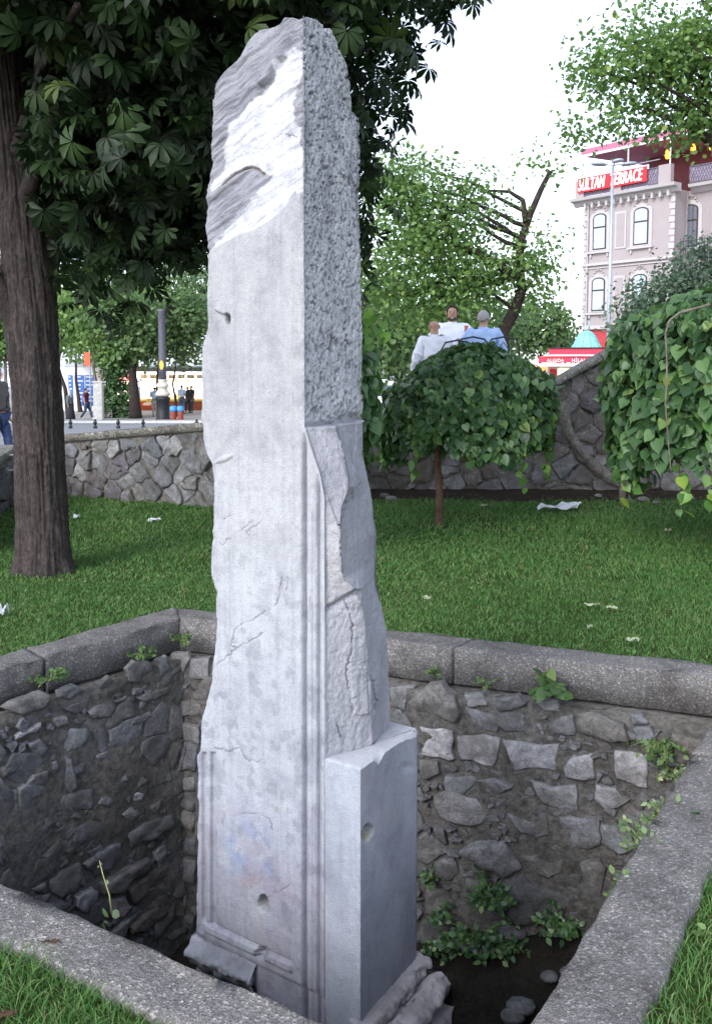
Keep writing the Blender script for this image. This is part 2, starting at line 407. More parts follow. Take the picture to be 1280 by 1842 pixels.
def street_z(y): return float(np.interp(y, [12, 52, 4000], [-.06, -1.77, -1.77]))
V = []; ys = [4.5, 12, 30, 52, 120, 900]
for y in ys:
    for x in (-900 if y > 100 else -60, 900 if y > 100 else 60): V.append((x, y, street_z(y)-.02))
# the street starts outside the walled garden: two sheets
me = mesh_py('street', [(-60, 4.5, -.08), (WLL.x-.3, 4.5, -.08), (WL0.x-.1, WL0.y+.2, -.08), (-60, WL0.y+.2, -.08),
     (60, WR0.y+.5, -.08), (-60, WR0.y+.5, -.08), (60, 52, -1.79), (-60, 52, -1.79), (900, 900, -1.79), (-900, 900, -1.79), (900, 52, -1.79), (-900, 52, -1.79)],
     [(0, 1, 2, 3), (3, 2, 4, 5), (5, 4, 6, 7), (11, 7, 6, 10, 8, 9)])
for p in me.polygons:
    if p.normal.z < 0: p.flip()
struct(new_obj('street', me, M['asphalt']))
# pavement at the left of the garden wall and across the street
me = MB().add([(-60, 46.5, street_z(46.5)+.1), (60, 46.5, street_z(46.5)+.1), (60, 52, -1.65), (-60, 52, -1.65), (60, 110, -1.65), (-60, 110, -1.65), (-60, 46.5, street_z(46.5)-.1), (60, 46.5, street_z(46.5)-.1)],
     [(0, 1, 2, 3), (3, 2, 4, 5), (6, 7, 1, 0)]).build('pavement', M['paving']); struct(me)
o = MB().add([(-14, 8, -.03), (WLL.x-.45, 8, -.03), (WL0.x-.6, 12.5, -.03), (-14, 17, -.24)], [(0, 1, 2, 3)]).build('pavement', M['paving']); struct(o)
# pit floor and earth
n = 60; xs = np.linspace(-3.2, 2.8, n); ysn = np.linspace(1.2, 6.2, n); X, Y = np.meshgrid(xs, ysn)
Z = DEPTH+.02+fbm(X*1.5, Y*1.5, seed=3)*.25+np.clip((X-.1)*.35+(Y-3.5)*.25, 0, 1.0)*.9
inside = in_poly(X, Y, [(p.x, p.y) for p in inset(PIT, .1)])
idx = np.arange(n*n).reshape(n, n); q = np.stack([idx[:-1, :-1], idx[:-1, 1:], idx[1:, 1:], idx[1:, :-1]], -1)
keep = inside[:-1, :-1] & inside[1:, 1:] & inside[:-1, 1:] & inside[1:, :-1]
struct(new_obj('pit_floor', mesh_np('pit_floor', np.stack([X, Y, Z], -1).reshape(-1, 3), q[keep], True), M['pit_soil']))
# bare earth strip at the foot of the rear wall
n1, n2 = 120, 14; S, T = np.meshgrid(np.linspace(0, 1, n1), np.linspace(0, 1, n2))
X = WR0.x-.6+(WR1.x+.6-WR0.x+.6)*S; Y0 = WR0.y+(WR1.y-WR0.y)*S+.1; Y = Y0-T*(.75+.25*fbm(X*1.1, X*0, seed=5))
Z = .012+.05*(1-T)**2+fbm(X*3, Y*3, seed=6)*.018*(1-T)
idx = np.arange(n1*n2).reshape(n2, n1); q = np.stack([idx[:-1, :-1], idx[:-1, 1:], idx[1:, 1:], idx[1:, :-1]], -1).reshape(-1, 4)[:, ::-1]
struct(new_obj('earth_strip', mesh_np('earth_strip', np.stack([X, Y, Z], -1).reshape(-1, 3), q, True), M['soil']))

# ------------------------------------------------------------------ rubble walls
def stone_mesh(poly, origin, ex, ez, en, proud=.02, npts=12, jit=.06, dep=.02):
    """irregular stone from its outline (list of 2D points in the wall's plane)."""
    P = np.array(poly, float); c = P.mean(0)
    seg = np.linalg.norm(np.roll(P, -1, 0)-P, axis=1); cum = np.r_[0, np.cumsum(seg)]; tot = cum[-1]
    pts = []; step = tot/npts; size = math.sqrt(tot*tot/16)
    for i in range(len(P)):                        # keep the true corners, break up the edges between them
        a = P[i]; b = P[(i+1) % len(P)]; m_ = max(1, int(round(seg[i]/step)))
        for k in range(m_): pts.append(a+(b-a)*(k/m_)+(rng.normal(0, size*jit*.45, 2) if k else rng.normal(0, size*jit*.12, 2)))
    pts = np.array(pts); npts = len(pts)
    tilt = rng.normal(0, .10, 2); sd0 = float(rng.uniform(0, 50))
    V = []; Fc = []
    rings = [(1.03, -dep, 0), (.985, proud*.65, .12), (.88, proud*.98, .16), (.48, proud*1.02, .26)]
    for s, h, nz in rings:
        for p in pts:
            q = c+(p-c)*(s+rng.normal(0, .015)); hh = h+(mnoise.noise(Vector((q[0]*11+sd0, q[1]*11, sd0)))*proud*1.1+mnoise.noise(Vector((q[0]*30+sd0, q[1]*30, sd0)))*proud*.5+(q-c)@tilt)*(1 if h > 0 else 0)
            V.append(origin+ex*q[0]+ez*q[1]+en*hh)
    V.append(origin+ex*c[0]+ez*c[1]+en*(proud*(1.1+rng.normal(0, .15))))
    m = npts
    for r in range(3):
        for j in range(m): Fc.append((r*m+j, r*m+(j+1) % m, (r+1)*m+(j+1) % m, (r+1)*m+j))
    for j in range(m): Fc.append((3*m+j, 3*m+(j+1) % m, 4*m))
    return V, Fc
def add_stone(parent, base, mat, *a, name='stone', **k):
    V, Fc = stone_mesh(*a, **k); V = [v-base for v in V]
    me = mesh_py(name, V, Fc, True); nn0 = (len(V)-1)//4; me.polygons.foreach_set('use_smooth', [k >= nn0 for k in range(len(Fc))])
    bm = bmesh.new(); bm.from_mesh(me); bmesh.ops.recalc_face_normals(bm, faces=bm.faces); bm.to_mesh(me); bm.free()
    return new_obj(name, me, mat, parent)
def voronoi_cells(w, h, size, aspect=1.25, jit=.50, seed=1):
    r = np.random.default_rng(seed); nx = max(2, int(w/(size*aspect))); nz = max(2, int(h/size)); pts = []
    for j in range(-1, nz+1):
        for i in range(-1, nx+1):
            pts.append(((i+.5+(.5 if j % 2 else 0)+r.uniform(-jit, jit))*w/nx, (j+.5+r.uniform(-jit, jit))*h/nz))
    pts = np.array(pts); pts = pts[r.random(len(pts)) > .16]; cells = []
    for i, p in enumerate(pts):
        if not (-.3*size < p[0] < w+.3*size and -.3*size < p[1] < h+.3*size): continue
        poly = [np.array(q, float) for q in ((p[0]-size*3, p[1]-size*3), (p[0]+size*3, p[1]-size*3), (p[0]+size*3, p[1]+size*3), (p[0]-size*3, p[1]+size*3))]
        d = np.linalg.norm(pts-p, axis=1)
        for k in np.argsort(d)[1:16]:
            mid = (p+pts[k])/2; nn = pts[k]-p; newp = []
            for a in range(len(poly)):
                A, B = poly[a], poly[(a+1) % len(poly)]; da, db = (A-mid)@nn, (B-mid)@nn
                if da <= 0: newp.append(A)
                if da*db < 0: newp.append(A+(B-A)*(da/(da-db)))
            poly = newp
            if len(poly) < 3: break
        if len(poly) >= 3:
            P = np.array(poly); P[:, 0] = np.clip(P[:, 0], 0, w); P[:, 1] = np.clip(P[:, 1], -.05, h); cells.append(P)
    return cells
def wall_sheet(A, B, z0, ztop, en, base, amp=.012, thick=.35, res=.035, seed=1):
    """thick, uneven mortar body between plan points A, B; ztop is a function of s (metres along)."""
    L = (B-A).length; t = (B-A).normalized(); nx = max(3, int(L/res)); nz = 40
    S, K = np.meshgrid(np.linspace(0, L, nx), np.linspace(0, 1, nz)); zt = np.vectorize(ztop)(S); Zz = z0+(zt-z0)*K
    off = fbm(S*3.1+seed*7, Zz*3.1, seed=seed, o=5)*amp*2
    X = A.x+t.x*S+en.x*off-base.x; Y = A.y+t.y*S+en.y*off-base.y
    Vf = np.stack([X, Y, Zz-base.z], -1).reshape(-1, 3)
    Vb = np.stack([A.x+t.x*S-en.x*thick-base.x, A.y+t.y*S-en.y*thick-base.y, Zz-base.z], -1).reshape(-1, 3)
    idx = np.arange(nx*nz).reshape(nz, nx); q = np.stack([idx[:-1, :-1], idx[:-1, 1:], idx[1:, 1:], idx[1:, :-1]], -1).reshape(-1, 4)
    N = nx*nz; Q = [q, q[:, ::-1]+N]
    def strip(a): return np.stack([a[:-1], a[1:], a[1:]+N, a[:-1]+N], -1)
    Q += [strip(idx[-1]), strip(idx[0])[:, ::-1], strip(idx[:, 0])[:, ::-1], strip(idx[:, -1])]
    me = mesh_np('mortar', np.r_[Vf, Vb], np.concatenate(Q), True)
    bm = bmesh.new(); bm.from_mesh(me); bmesh.ops.recalc_face_normals(bm, faces=bm.faces); bm.to_mesh(me); bm.free()
    return me
def bar(pts_a, pts_b, thick, nseg, amp, base, seed, z_drop=None, wob=.01):
    """a weathered slab: top face between polylines a (inner) and b (outer), rounded worn arrises."""
    a0, a1 = pts_a; b0, b1 = pts_b; prof = [(0, -1), (0, -.35), (.0, -.07), (.015, -.015), (.05, 0), (.3, .0), (.5, 0), (.7, 0), (.92, 0), (.98, -.05), (1, -.25), (1, -1)]
    V = []; n = len(prof)
    sarr = np.linspace(0, 1, nseg); Lg = (a1-a0).length
    for s in sarr:
        a = a0.lerp(a1, s); b = b0.lerp(b1, s)
        for k, (w, h) in enumerate(prof):
            p = a.lerp(b, w); nz = float(fbm(np.array(s*Lg*7+seed*3.3), np.array(k*.9+seed), seed=seed, o=4))*amp
            nz2 = float(fbm(np.array(s*Lg*11+seed*5.3), np.array(k*1.3+9), seed=seed+50, o=2))*amp
            d = (b-a).normalized()
            V.append(Vector((p.x, p.y, p.z+h*thick+nz*(1 if h > -.9 else 0)))+d*nz2*1.3-base)
    Fc = []
    for i in range(nseg-1):
        for k in range(n): Fc.append((i*n+k, (i+1)*n+k, (i+1)*n+(k+1) % n, i*n+(k+1) % n))
    Fc.append(tuple(range(n))); Fc.append(tuple((nseg-1)*n+k for k in range(n))[::-1])
    me = mesh_py('kerb_stone', V, Fc, True)
    bm = bmesh.new(); bm.from_mesh(me); bmesh.ops.recalc_face_normals(bm, faces=bm.faces); bm.to_mesh(me); bm.free()
    return me

def pit_side(i, label, cuts, seed, ledge=True):
    A, B = WALLF[i], WALLF[(i+1) % 4]; t = (B-A).normalized(); nn = Vector((-t.y, t.x, 0))
    if nn.dot(cen-A) < 0: nn = -nn
    base = Vector(((A.x+B.x)/2, (A.y+B.y)/2, DEPTH))
    root = thing('pit_wall', label, 'wall', base)
    Az = Vector((A.x, A.y, 0)); Bz = Vector((B.x, B.y, 0))
    top = KZ-.205
    sh = lambda s: top-.012
    new_obj('mortar', wall_sheet(Az-t*.05, Bz+t*.05, DEPTH-.2, sh, nn, base, .02, .40, seed=seed), M['mortar'], root)
    # kerb stones
    ia, ib = PIT[i], PIT[(i+1) % 4]; oa, ob = OUT[i], OUT[(i+1) % 4]
    cs = [0]+cuts+[1]
    for k in range(len(cs)-1):
        g = .009/(ib-ia).length
        f0 = cs[k]+(g if k else 0); f1 = cs[k+1]-(g if k < len(cs)-2 else 0)
        dz = Vector((0, 0, rng.uniform(-.006, .006)))
        me = bar((ia.lerp(ib, f0)+dz, ia.lerp(ib, f1)+dz), (oa.lerp(ob, f0)+dz, oa.lerp(ob, f1)+dz), .20, max(8, int((ib-ia).length*(f1-f0)/.022)), .013, base, seed*10+k)
        new_obj('kerb_stone', me, M['kerb'], root)
    return root, base, A, t, nn
def plane_px(px, py, A, t, nn):
    """pixel -> (s, z) on the wall face through A."""
    a, b, c = ray(px, py); d = Vector((float(a), float(b), float(c))); o = Vector((0, 0, EYE))
    k = (Vector((A.x, A.y, 0))-Vector((o.x, o.y, 0))).dot(nn)/Vector((d.x, d.y, 0)).dot(nn)
    p = o+d*k; return ((p-Vector((A.x, A.y, 0))).x*t.x+(p-Vector((A.x, A.y, 0))).y*t.y, p.z)
def traced(root, base, A, t, nn, polys, org, sc, mats, proud=.02):
    A0 = Vector((A.x, A.y, 0)); Zv = Vector((0, 0, 1)); cs = []
    for item in polys:
        if isinstance(item, tuple): pl, mk, pr = item
        else: pl, mk, pr = item, None, proud
        P = [plane_px(org[0]+x/sc, org[1]+y/sc, A, t, nn) for x, y in pl]
        add_stone(root, base, M[mk or mats], P, A0, t, Zv, nn, proud=pr*rng.uniform(.5, 1.0), npts=14)
        P = np.array(P); cs.append((P.mean(0), np.ptp(P, 0)))
    return cs
def filler(root, base, A, t, nn, L, z0, z1, cs, count, mat, size, seed, aspect=1.4, polys=()):
    """pack the rest of the wall with close-set rubble between the traced stones."""
    r = np.random.default_rng(seed); A0 = Vector((A.x, A.y, 0)); made = 0
    cells = voronoi_cells(L, z1-z0, size, aspect=aspect, jit=.42, seed=seed); cells.sort(key=lambda P: -P.mean(0)[1])
    for P in cells:
        P = P+np.array([0, z0]); c = P.mean(0)
        if made >= count or min(np.ptp(P, 0)) < .035: continue
        if any(abs(c[0]-q[0]) < e[0]*.52+.02 and abs(c[1]-q[1]) < e[1]*.52+.02 for q, e in cs): continue
        P[:, 1] = np.minimum(P[:, 1], z1); P = c+(P-c)*r.uniform(.82, .96)
        mk = mat[int(r.integers(len(mat)))] if isinstance(mat, list) else mat
        add_stone(root, base, M[mk], P, A0, t, Vector((0, 0, 1)), nn, proud=.007*r.uniform(.4, 1.8), npts=11, jit=.12, dep=.03); made += 1; cs = list(cs)+[(P.mean(0), np.ptp(P, 0)*.9)]
    # pinning stones in the joints, too small to pick apart: one part
    ca = np.array([q for q, e in cs]); ce = np.array([e for q, e in cs]); V_, F_ = [], []
    n_ = int(L*(z1-z0)*800); pts = np.stack([r.uniform(.02, L-.02, n_), r.uniform(z0+.1, z1-.01, n_)], -1)
    for c in pts:
        if (( np.abs(c-ca)/(ce*.5+.008) ).max(1) < 1).any(): continue
        w = r.uniform(.022, .066); h = w*r.uniform(.5, .95); th = np.sort(r.uniform(0, 2*math.pi, 6))
        P = [(c[0]+w*.6*math.cos(a), c[1]+h*.6*math.sin(a)) for a in th]
        if min(np.ptp(np.array(P), 0)) < .012: continue
        ca = np.r_[ca, [c]]; ce = np.r_[ce, [[w*1.1, h*1.1]]]
        V, Fc = stone_mesh(P, A0, t, Vector((0, 0, 1)), nn, proud=.007*r.uniform(.5, 2), npts=6, jit=.1, dep=.02); k = len(V_); V_ += [v-base for v in V]; F_ += [tuple(i+k for i in f) for f in Fc]
    stuff(new_obj('small_rubble', mesh_py('small_rubble', V_, F_, False), M[mat[0] if isinstance(mat, list) else mat], root))


# far wall (index 0: P1->P2)
root, base, A, t, nn = pit_side(0, 'far pit wall of pale and grey rubble stones facing the camera under a cracked kerb', [(gnd(808, 1150, KZ).x-P1.x)/(P2.x-P1.x), .985], 2)
L = (WALLF[1]-WALLF[0]).length
pp = 'pit_stone_pale'
z8 = [[(365,10),(440,0),(520,20),(545,60),(480,85),(400,80),(365,50)], [(580,50),(640,15),(690,5),(700,100),(640,95),(600,80)],
 ([(700,0),(800,0),(905,50),(930,110),(860,125),(740,110),(700,80)], None, .035), ([(35,60),(175,80),(185,200),(165,210),(35,185)], pp, .015),
 ([(190,90),(380,110),(375,170),(350,235),(210,200)], pp, .018), ([(390,120),(500,130),(560,140),(630,135),(620,255),(540,240),(440,250),(420,190)], pp, .018),
 ([(650,240),(690,185),(770,180),(785,290),(700,285),(655,275)], pp, .018), ([(860,165),(1000,185),(1005,330),(870,280)], pp, .02),
 [(270,290),(350,280),(430,315),(360,355),(300,320)], [(515,290),(600,320),(700,310),(715,425),(640,420),(550,385)],
 ([(785,310),(870,325),(895,360),(930,375),(900,400),(820,420),(775,370)], pp, .015), [(400,430),(440,415),(575,430),(590,520),(540,535),(460,510)],
 [(630,450),(800,455),(805,560),(760,585),(680,580),(640,510)], [(90,370),(150,330),(280,370),(330,430),(300,480),(200,480),(110,440)],
 ([(205,595),(270,555),(395,550),(480,665),(405,705),(300,665)], None, .04), [(465,610),(560,600),(655,605),(645,680),(590,705),(520,670)],
 ([(720,640),(800,625),(830,660),(800,800),(750,820),(705,780),(730,700)], None, .03), ([(405,720),(470,695),(550,740),(685,800),(650,880),(590,915),(450,900),(410,860)], None, .045),
 [(230,705),(290,720),(330,760),(300,790),(235,770)], ([(520,950),(600,935),(640,960),(640,1050),(580,1030),(530,1000)], None, .04),
 [(35,205),(110,215),(120,260),(60,290),(35,280)], [(95,490),(140,500),(150,570),(110,560)], [(430,1000),(520,1010),(560,1090),(520,1190),(450,1100)],
 [(340,1150),(430,1120),(500,1170),(440,1260),(350,1230)], [(1080,200),(1130,195),(1140,225),(1100,230)], [(880,460),(920,470),(930,520),(890,510)],
 [(100,640),(180,620),(210,690),(150,720),(90,700)], [(60,760),(150,750),(190,830),(120,870),(60,850)], [(1150,300),(1230,330),(1200,420),(1130,380)], [(960,420),(1040,430),(1020,500),(950,480)],
 [(950,560),(1010,560),(990,640),(930,620)]]
cs = traced(root, base, A, t, nn, z8, (740, 1280), 2.37, 'pit_stone')
z1 = [([(120,430),(200,360),(250,355),(300,400),(320,470),(300,510),(220,500),(140,470)], None, .035), [(450,420),(540,400),(570,430),(520,460),(460,470)],
 [(50,370),(140,375),(110,420),(100,470),(50,440)], [(600,430),(690,420),(700,465),(640,465)], [(965,475),(1010,480),(1040,515),(975,520)],
 [(970,530),(1040,525),(1060,560),(1050,590),(990,590)], [(330,400),(400,400),(420,440),(350,450)]]
cs += traced(root, base, A, t, nn, z1, (680, 1060), 2.133, 'pit_stone')
z6 = [([(1015,965),(1110,960),(1120,1000),(1080,1090),(1015,1050)], pp, .015), [(1125,1000),(1240,990),(1230,1130),(1110,1110)], [(1030,1250),(1130,1250),(1190,1270),(1180,1330),(1040,1340)],
 [(1035,1380),(1190,1390),(1185,1500),(1035,1490)], [(1030,1130),(1080,1125),(1080,1200),(1035,1200)]]
cs += traced(root, base, A, t, nn, z6, (0, 880), 3.28, 'pit_stone', .012)
z7 = [[(1030,180),(1170,185),(1165,350),(1035,330)], ([(1060,390),(1150,375),(1165,460),(1080,450)], pp, .03), [(1030,455),(1160,475),(1160,580),(1030,550)],
 [(1030,700),(1165,735),(1165,860),(1030,830)], [(1045,840),(1160,875),(1160,1015),(1040,985)], ([(1035,1020),(1090,1010),(1105,1060),(1100,1160),(1040,1160)], pp, .03),
 [(1055,1180),(1160,1195),(1150,1310),(1055,1250)], [(1030,570),(1110,580),(1165,620),(1160,690),(1040,660)]]
cs += traced(root, base, A, t, nn, z7, (0, 1280), 3.28, 'pit_stone_dark', .03)
filler(root, base, A, t, nn, L, -1.9, KZ-.26, cs, 280, ['pit_stone_dark', 'pit_stone_dark', 'pit_stone'], .125, 5)

# left wall (index 3: P4->P1)
root, base, A, t, nn = pit_side(3, 'left pit wall of dark mossy rubble under a kerb with small weeds', [.62], 3)
L = (WALLF[0]-WALLF[3]).length
z7 = [([(90,145),(120,120),(240,65),(245,90),(95,165)], pp, .02), [(340,130),(400,95),(510,95),(525,140),(480,200),(375,255),(345,200)], [(165,190),(230,160),(270,210),(260,270),(190,250)],
 ([(430,290),(490,270),(505,300),(480,350),(420,375)], None, .02), [(560,255),(630,230),(620,275),(560,275)], ([(0,480),(100,450),(130,480),(100,530),(20,535)], pp, .015),
 [(140,440),(190,370),(270,350),(290,400),(200,480),(160,490)], [(345,540),(370,490),(480,455),(545,455),(540,570),(440,585),(360,580)],
 [(60,680),(150,640),(250,600),(300,650),(240,720),(130,770)], [(190,920),(210,850),(340,755),(365,850),(330,930),(230,1010),(185,990)], ([(755,500),(800,470),(840,480),(830,520),(770,530)], pp, .02),
 [(710,600),(760,560),(850,540),(850,600),(760,650)], [(570,540),(600,480),(690,440),(730,500),(640,560)], ([(740,720),(850,650),(1000,600),(1015,680),(880,750),(770,800)], 'pit_stone_dark', .035),
 ([(490,900),(560,830),(700,770),(715,850),(680,920),(560,980)], 'pit_stone_dark', .03), ([(290,1060),(290,990),(350,940),(470,890),(490,960),(440,1060),(340,1090)], 'pit_stone_dark', .03),
 ([(440,1140),(440,1090),(540,1035),(580,1060),(590,1110),(500,1190)], pp, .02), ([(590,1010),(640,980),(800,880),(870,860),(880,920),(700,1060),(600,1070)], 'pit_stone_dark', .035),
 ([(750,1050),(850,970),(1020,860),(1035,930),(900,1060),(780,1130)], 'pit_stone_dark', .035), ([(640,1110),(720,1080),(760,1140),(700,1210),(640,1190)], 'pit_stone_dark', .03),
 ([(750,1260),(850,1190),(1000,1110),(1000,1190),(850,1290),(760,1300)], 'pit_stone_dark', .035), [(720,1230),(840,1165),(845,1180),(740,1250)], [(900,830),(970,780),(980,830),(930,890),(910,870)],
 [(180,1040),(260,1005),(275,1060),(250,1080)], [(0,340),(60,300),(90,340),(20,385)], [(660,350),(720,330),(740,400),(660,420)], [(430,690),(520,640),(600,650),(610,720),(480,790),(420,760)],
 [(880,560),(940,520),(960,560),(900,600)], [(780,380),(850,350),(870,400),(800,440)], [(300,300),(330,280),(340,330),(310,350)], [(40,780),(100,760),(110,840),(50,860)]]
cs = traced(root, base, A, t, nn, z7, (0, 1280), 3.28, 'pit_stone')
z6 = [([(10,1290),(120,1230),(240,1190),(285,1210),(260,1280),(140,1330),(60,1310)], None, .03), [(740,1060),(790,1010),(880,1015),(890,1060),(820,1140),(760,1130)], [(570,1150),(640,1100),(660,1130),(620,1175),(580,1170)],
 [(675,1250),(740,1215),(745,1240),(690,1265)], [(510,1310),(600,1260),(680,1270),(650,1340),(540,1350)], [(800,1230),(890,1190),(990,1160),(990,1200),(850,1255)],
 [(770,1370),(890,1310),(900,1340),(780,1390)], [(310,1350),(380,1330),(400,1380),(330,1410)], [(340,1190),(430,1150),(470,1180),(400,1240),(350,1230)], [(920,1010),(980,980),(990,1060),(940,1100)]]
cs += traced(root, base, A, t, nn, z6, (0, 880), 3.28, 'pit_stone')
filler(root, base, A, t, nn, L, -1.9, KZ-.26, cs, 280, ['pit_stone_dark', 'pit_stone_dark', 'pit_stone'], .115, 6, 1.7)
# right and near walls (their faces are turned from the camera)
root, base, A, t, nn = pit_side(1, 'right side wall of the pit under the wide aggregate kerb at the right edge', [.335], 4)
filler(root, base, A, t, nn, (WALLF[2]-WALLF[1]).length, -1.9, KZ-.26, [], 90, 'pit_stone', .22, 8)
root, base, A, t, nn = pit_side(2, 'near wall of the pit under the aggregate kerb in the bottom left foreground', [], 5)
filler(root, base, A, t, nn, (WALLF[3]-WALLF[2]).length, -1.9, KZ-.26, [], 90, 'pit_stone', .22, 9)

# garden walls -----------------------------------------------------
def rubble_wall(A, B, label, ztop, size, mats, seed, cuts, cap_w=.38, cap_h=.085, slopes=None, dark=False):
    t = (B-A).normalized(); nn = Vector((t.y, -t.x, 0))
    if nn.dot(-A) < 0: nn = -nn
    L = (B-A).length; base = Vector((A.x, A.y, 0)); root = thing('retaining_wall', label, 'wall', base)
    new_obj('mortar', wall_sheet(Vector((A.x, A.y, 0))+nn*-.004, Vector((B.x, B.y, 0))+nn*-.004, -.25, lambda s: ztop(s)-cap_h+.004, nn, base, .015, .3, seed=seed), M['mortar' if dark else 'mortar_pale'], root)
    H = max(ztop(s) for s in np.linspace(0, L, 40))
    for P in voronoi_cells(L, H-cap_h, size, seed=seed):
        c = P.mean(0)
        zt = ztop(min(max(c[0], 0), L))-cap_h-.01
        if c[1] > zt+.03: continue
        P[:, 1] = np.minimum(P[:, 1], [ztop(min(max(x, 0), L))-cap_h-.01 for x in P[:, 0]])
        if min(np.ptp(P, 0)) < .05: continue
        P = c+(P-c)*rng.uniform(.84, .98)
        add_stone(root, base, M[mats[int(rng.integers(len(mats)))]], P, Vector((A.x, A.y, 0)), t, Vector((0, 0, 1)), nn, proud=.024*rng.uniform(.3, 1.6), npts=15, jit=.13)
    cs = cuts
    for k in range(len(cs)-1):
        s0, s1 = cs[k]+.006, cs[k+1]-.006
        pa = [Vector((A.x, A.y, 0))+t*s+nn*.05+Vector((0, 0, ztop(s))) for s in (s0, s1)]; pb = [p-nn*cap_w for p in pa]
        me = bar((pa[0], pa[1]), (pb[0], pb[1]), cap_h, max(6, int((s1-s0)/.06)), .007, base, seed*10+k)
        new_obj('coping', me, M['coping'], root)
    return root
LL = (WL1-WL0).length
def s_at(px, A, B):   # distance along a plan line where the pixel column crosses it
    a, b, c = ray(px, 780); k0 = float(a/b); t = (B-A).normalized(); return (k0*A.y-A.x)/(t.x-k0*t.y)
s1, s2 = s_at(115, WL0, WL1), s_at(361, WL0, WL1)
zt1 = lambda s: float(.735+(s-s1)/(s2-s1)*.19)
rubble_wall(WL0, WL1, 'low rubble wall with a worn concrete coping left behind the marble pillar', zt1, .165, ['rubble', 'rubble', 'rubble', 'rubble_dark'], 23, [-.1, s_at(200, WL0, WL1), s_at(480, WL0, WL1), LL+.03])
zl = lambda s: .62
LW = (WLL-WL0).length
rubble_wall(Vector((WL0.x-.1, WL0.y-.25, 0)), WLL, 'short rubble wall running past the chestnut trunk at the left edge', zl, .2, ['rubble', 'rubble_dark'], 12, [0, LW*.5, LW])
LR = (WR1-WR0).length
sa, sb = s_at(985, WR0, WR1), s_at(1130, WR0, WR1)
def ztR(s):
    if s < sa-.35: return 1.08
    if s < sa-.02: return 1.08
    return 1.33+(s-sa)*(1.88-1.33)/(sb-sa)
rubble_R = rubble_wall(Vector((WR0.x-.2, WR0.y, 0)), WR1, 'long dark rubble wall with a sloping coping behind the weeping trees', lambda s: ztR(s-.2), .20, ['rubble_dark', 'rubble_dark', 'rubble', 'rubble_dark'], 13,
            [0, 1.2, sa+.17], cap_h=.075, dark=True)
nnR = Vector((0, -1, 0)); tR = (WR1-WR0).normalized(); bR = Vector((WR0.x-.2, WR0.y, 0))
cutsR = [sa+.2, sb+.2-.05, sb+1.1, LR+.2]
for k in range(3):
    s0, s1_ = cutsR[k], cutsR[k+1]-.01
    pa = [bR+tR*s+nnR*.09+Vector((0, 0, ztR(s-.2)+.0)) for s in (s0, s1_)]; pb = [p-nnR*.45 for p in pa]
    new_obj('coping', bar((pa[0], pa[1]), (pb[0], pb[1]), .07, 40, .008, bR, 140+k), M['coping'], rubble_R)
# smeared mortar ridge running down the wall
pts = [at(px, py, WR0.y-.12) for px, py in ((1008, 712), (1012, 745), (1022, 780), (1045, 812), (1068, 838), (1092, 858), (1118, 872))]
V = []; nn_ = 9
for i, p in enumerate(pts):
    tt = (pts[min(i+1, 6)]-pts[max(i-1, 0)]).normalized(); sd_ = Vector((tt.z, 0, -tt.x))
    for j in range(nn_):
        q = (j/(nn_-1)-.5)*2; w = .068+.015*math.sin(i*1.7)+rng.uniform(-.008, .008)
        V.append(p+sd_*q*w+Vector((0, -.07*math.sqrt(max(0, 1-q*q))+.04+rng.uniform(-.006, .006), 0))-bR)
me = mesh_py('mortar_ridge', V, [(i*nn_+j, i*nn_+j+1, (i+1)*nn_+j+1, (i+1)*nn_+j) for i in range(6) for j in range(nn_-1)], True)
new_obj('mortar_ridge', me, M['mortar_pale'], rubble_R)
# terrace behind the rear wall, on which the men stand
o = MB().box(WR0.x-.5, 3.2, WR0.y+.34, 15.2, -1.2, .60).build('terrace', M['paving']); struct(o)
# ------------------------------------------------------------------ the marble pillar
TH = R(-32.5); U = Vector((math.cos(TH), math.sin(TH), 0)); W = Vector((-math.sin(TH), math.cos(TH), 0))
P0 = at(546, 650, 3.0); P0.z = 0
def onplane(px, py, v=None, u=None):
    """pixel -> (u or v, z) on the plane v = const or u = const."""
    a, b, c = ray(px, py); O = np.array([0, 0, EYE]); D = np.stack([a+0*np.asarray(py, float), b, c], -1)
    p0 = np.array(P0); Un, Wn = np.array(U), np.array(W)
    if v is not None: k = ((p0-O)@Wn+v)/(D@Wn); X = O+D*k[..., None] if np.ndim(k) else O+D*k; return (X-p0)@Un, X[..., 2]
    k = ((p0-O)@Un+u)/(D@Un); X = O+D*k[..., None] if np.ndim(k) else O+D*k; return (X-p0)@Wn, X[..., 2]
def prof(lst, v=None, u=None):
    """[(px,py)..] -> function z -> coordinate."""
    a = np.array(lst, float); c, z = onplane(a[:, 0], a[:, 1], v=v, u=u); o = np.argsort(z)
    return lambda q: np.interp(q, z[o], c[o])
UL = prof([(381,140),(382,150),(379,200),(378,250),(375,300),(371,340),(369,380),(367,410),(371,440),(373,500),(373,560),(374,590),(368,605),(363,640),(362,700),(361,760),(364,790),(372,818),(381,835),(384,870),(385,950),(380,1000),(378,1020),(380,1042),(388,1065),(388,1120),(384,1180),(378,1230),(369,1265),(363,1290),(360,1335),(360,1352),(356,1358),(356,1480),(353,1600),(352,1690),(350,1760),(350,1842)], v=0)
VB = prof([(612,70),(630,92),(642,120),(647,170),(648,250),(648,400),(650,520),(652,620),(654,700),(655,745),(652,775),(648,790)], u=0)
vback = float(VB(1.2))
UB = prof([(648,800),(651,820),(660,850),(668,890),(674,930),(680,960),(679,1040),(684,1080),(692,1130),(698,1200),(700,1290),(701,1360)], v=vback)
UFp = prof([(548,770),(552,785),(562,815),(574,850),(583,895),(583,1100),(583,1365),(583,1842)], v=0)
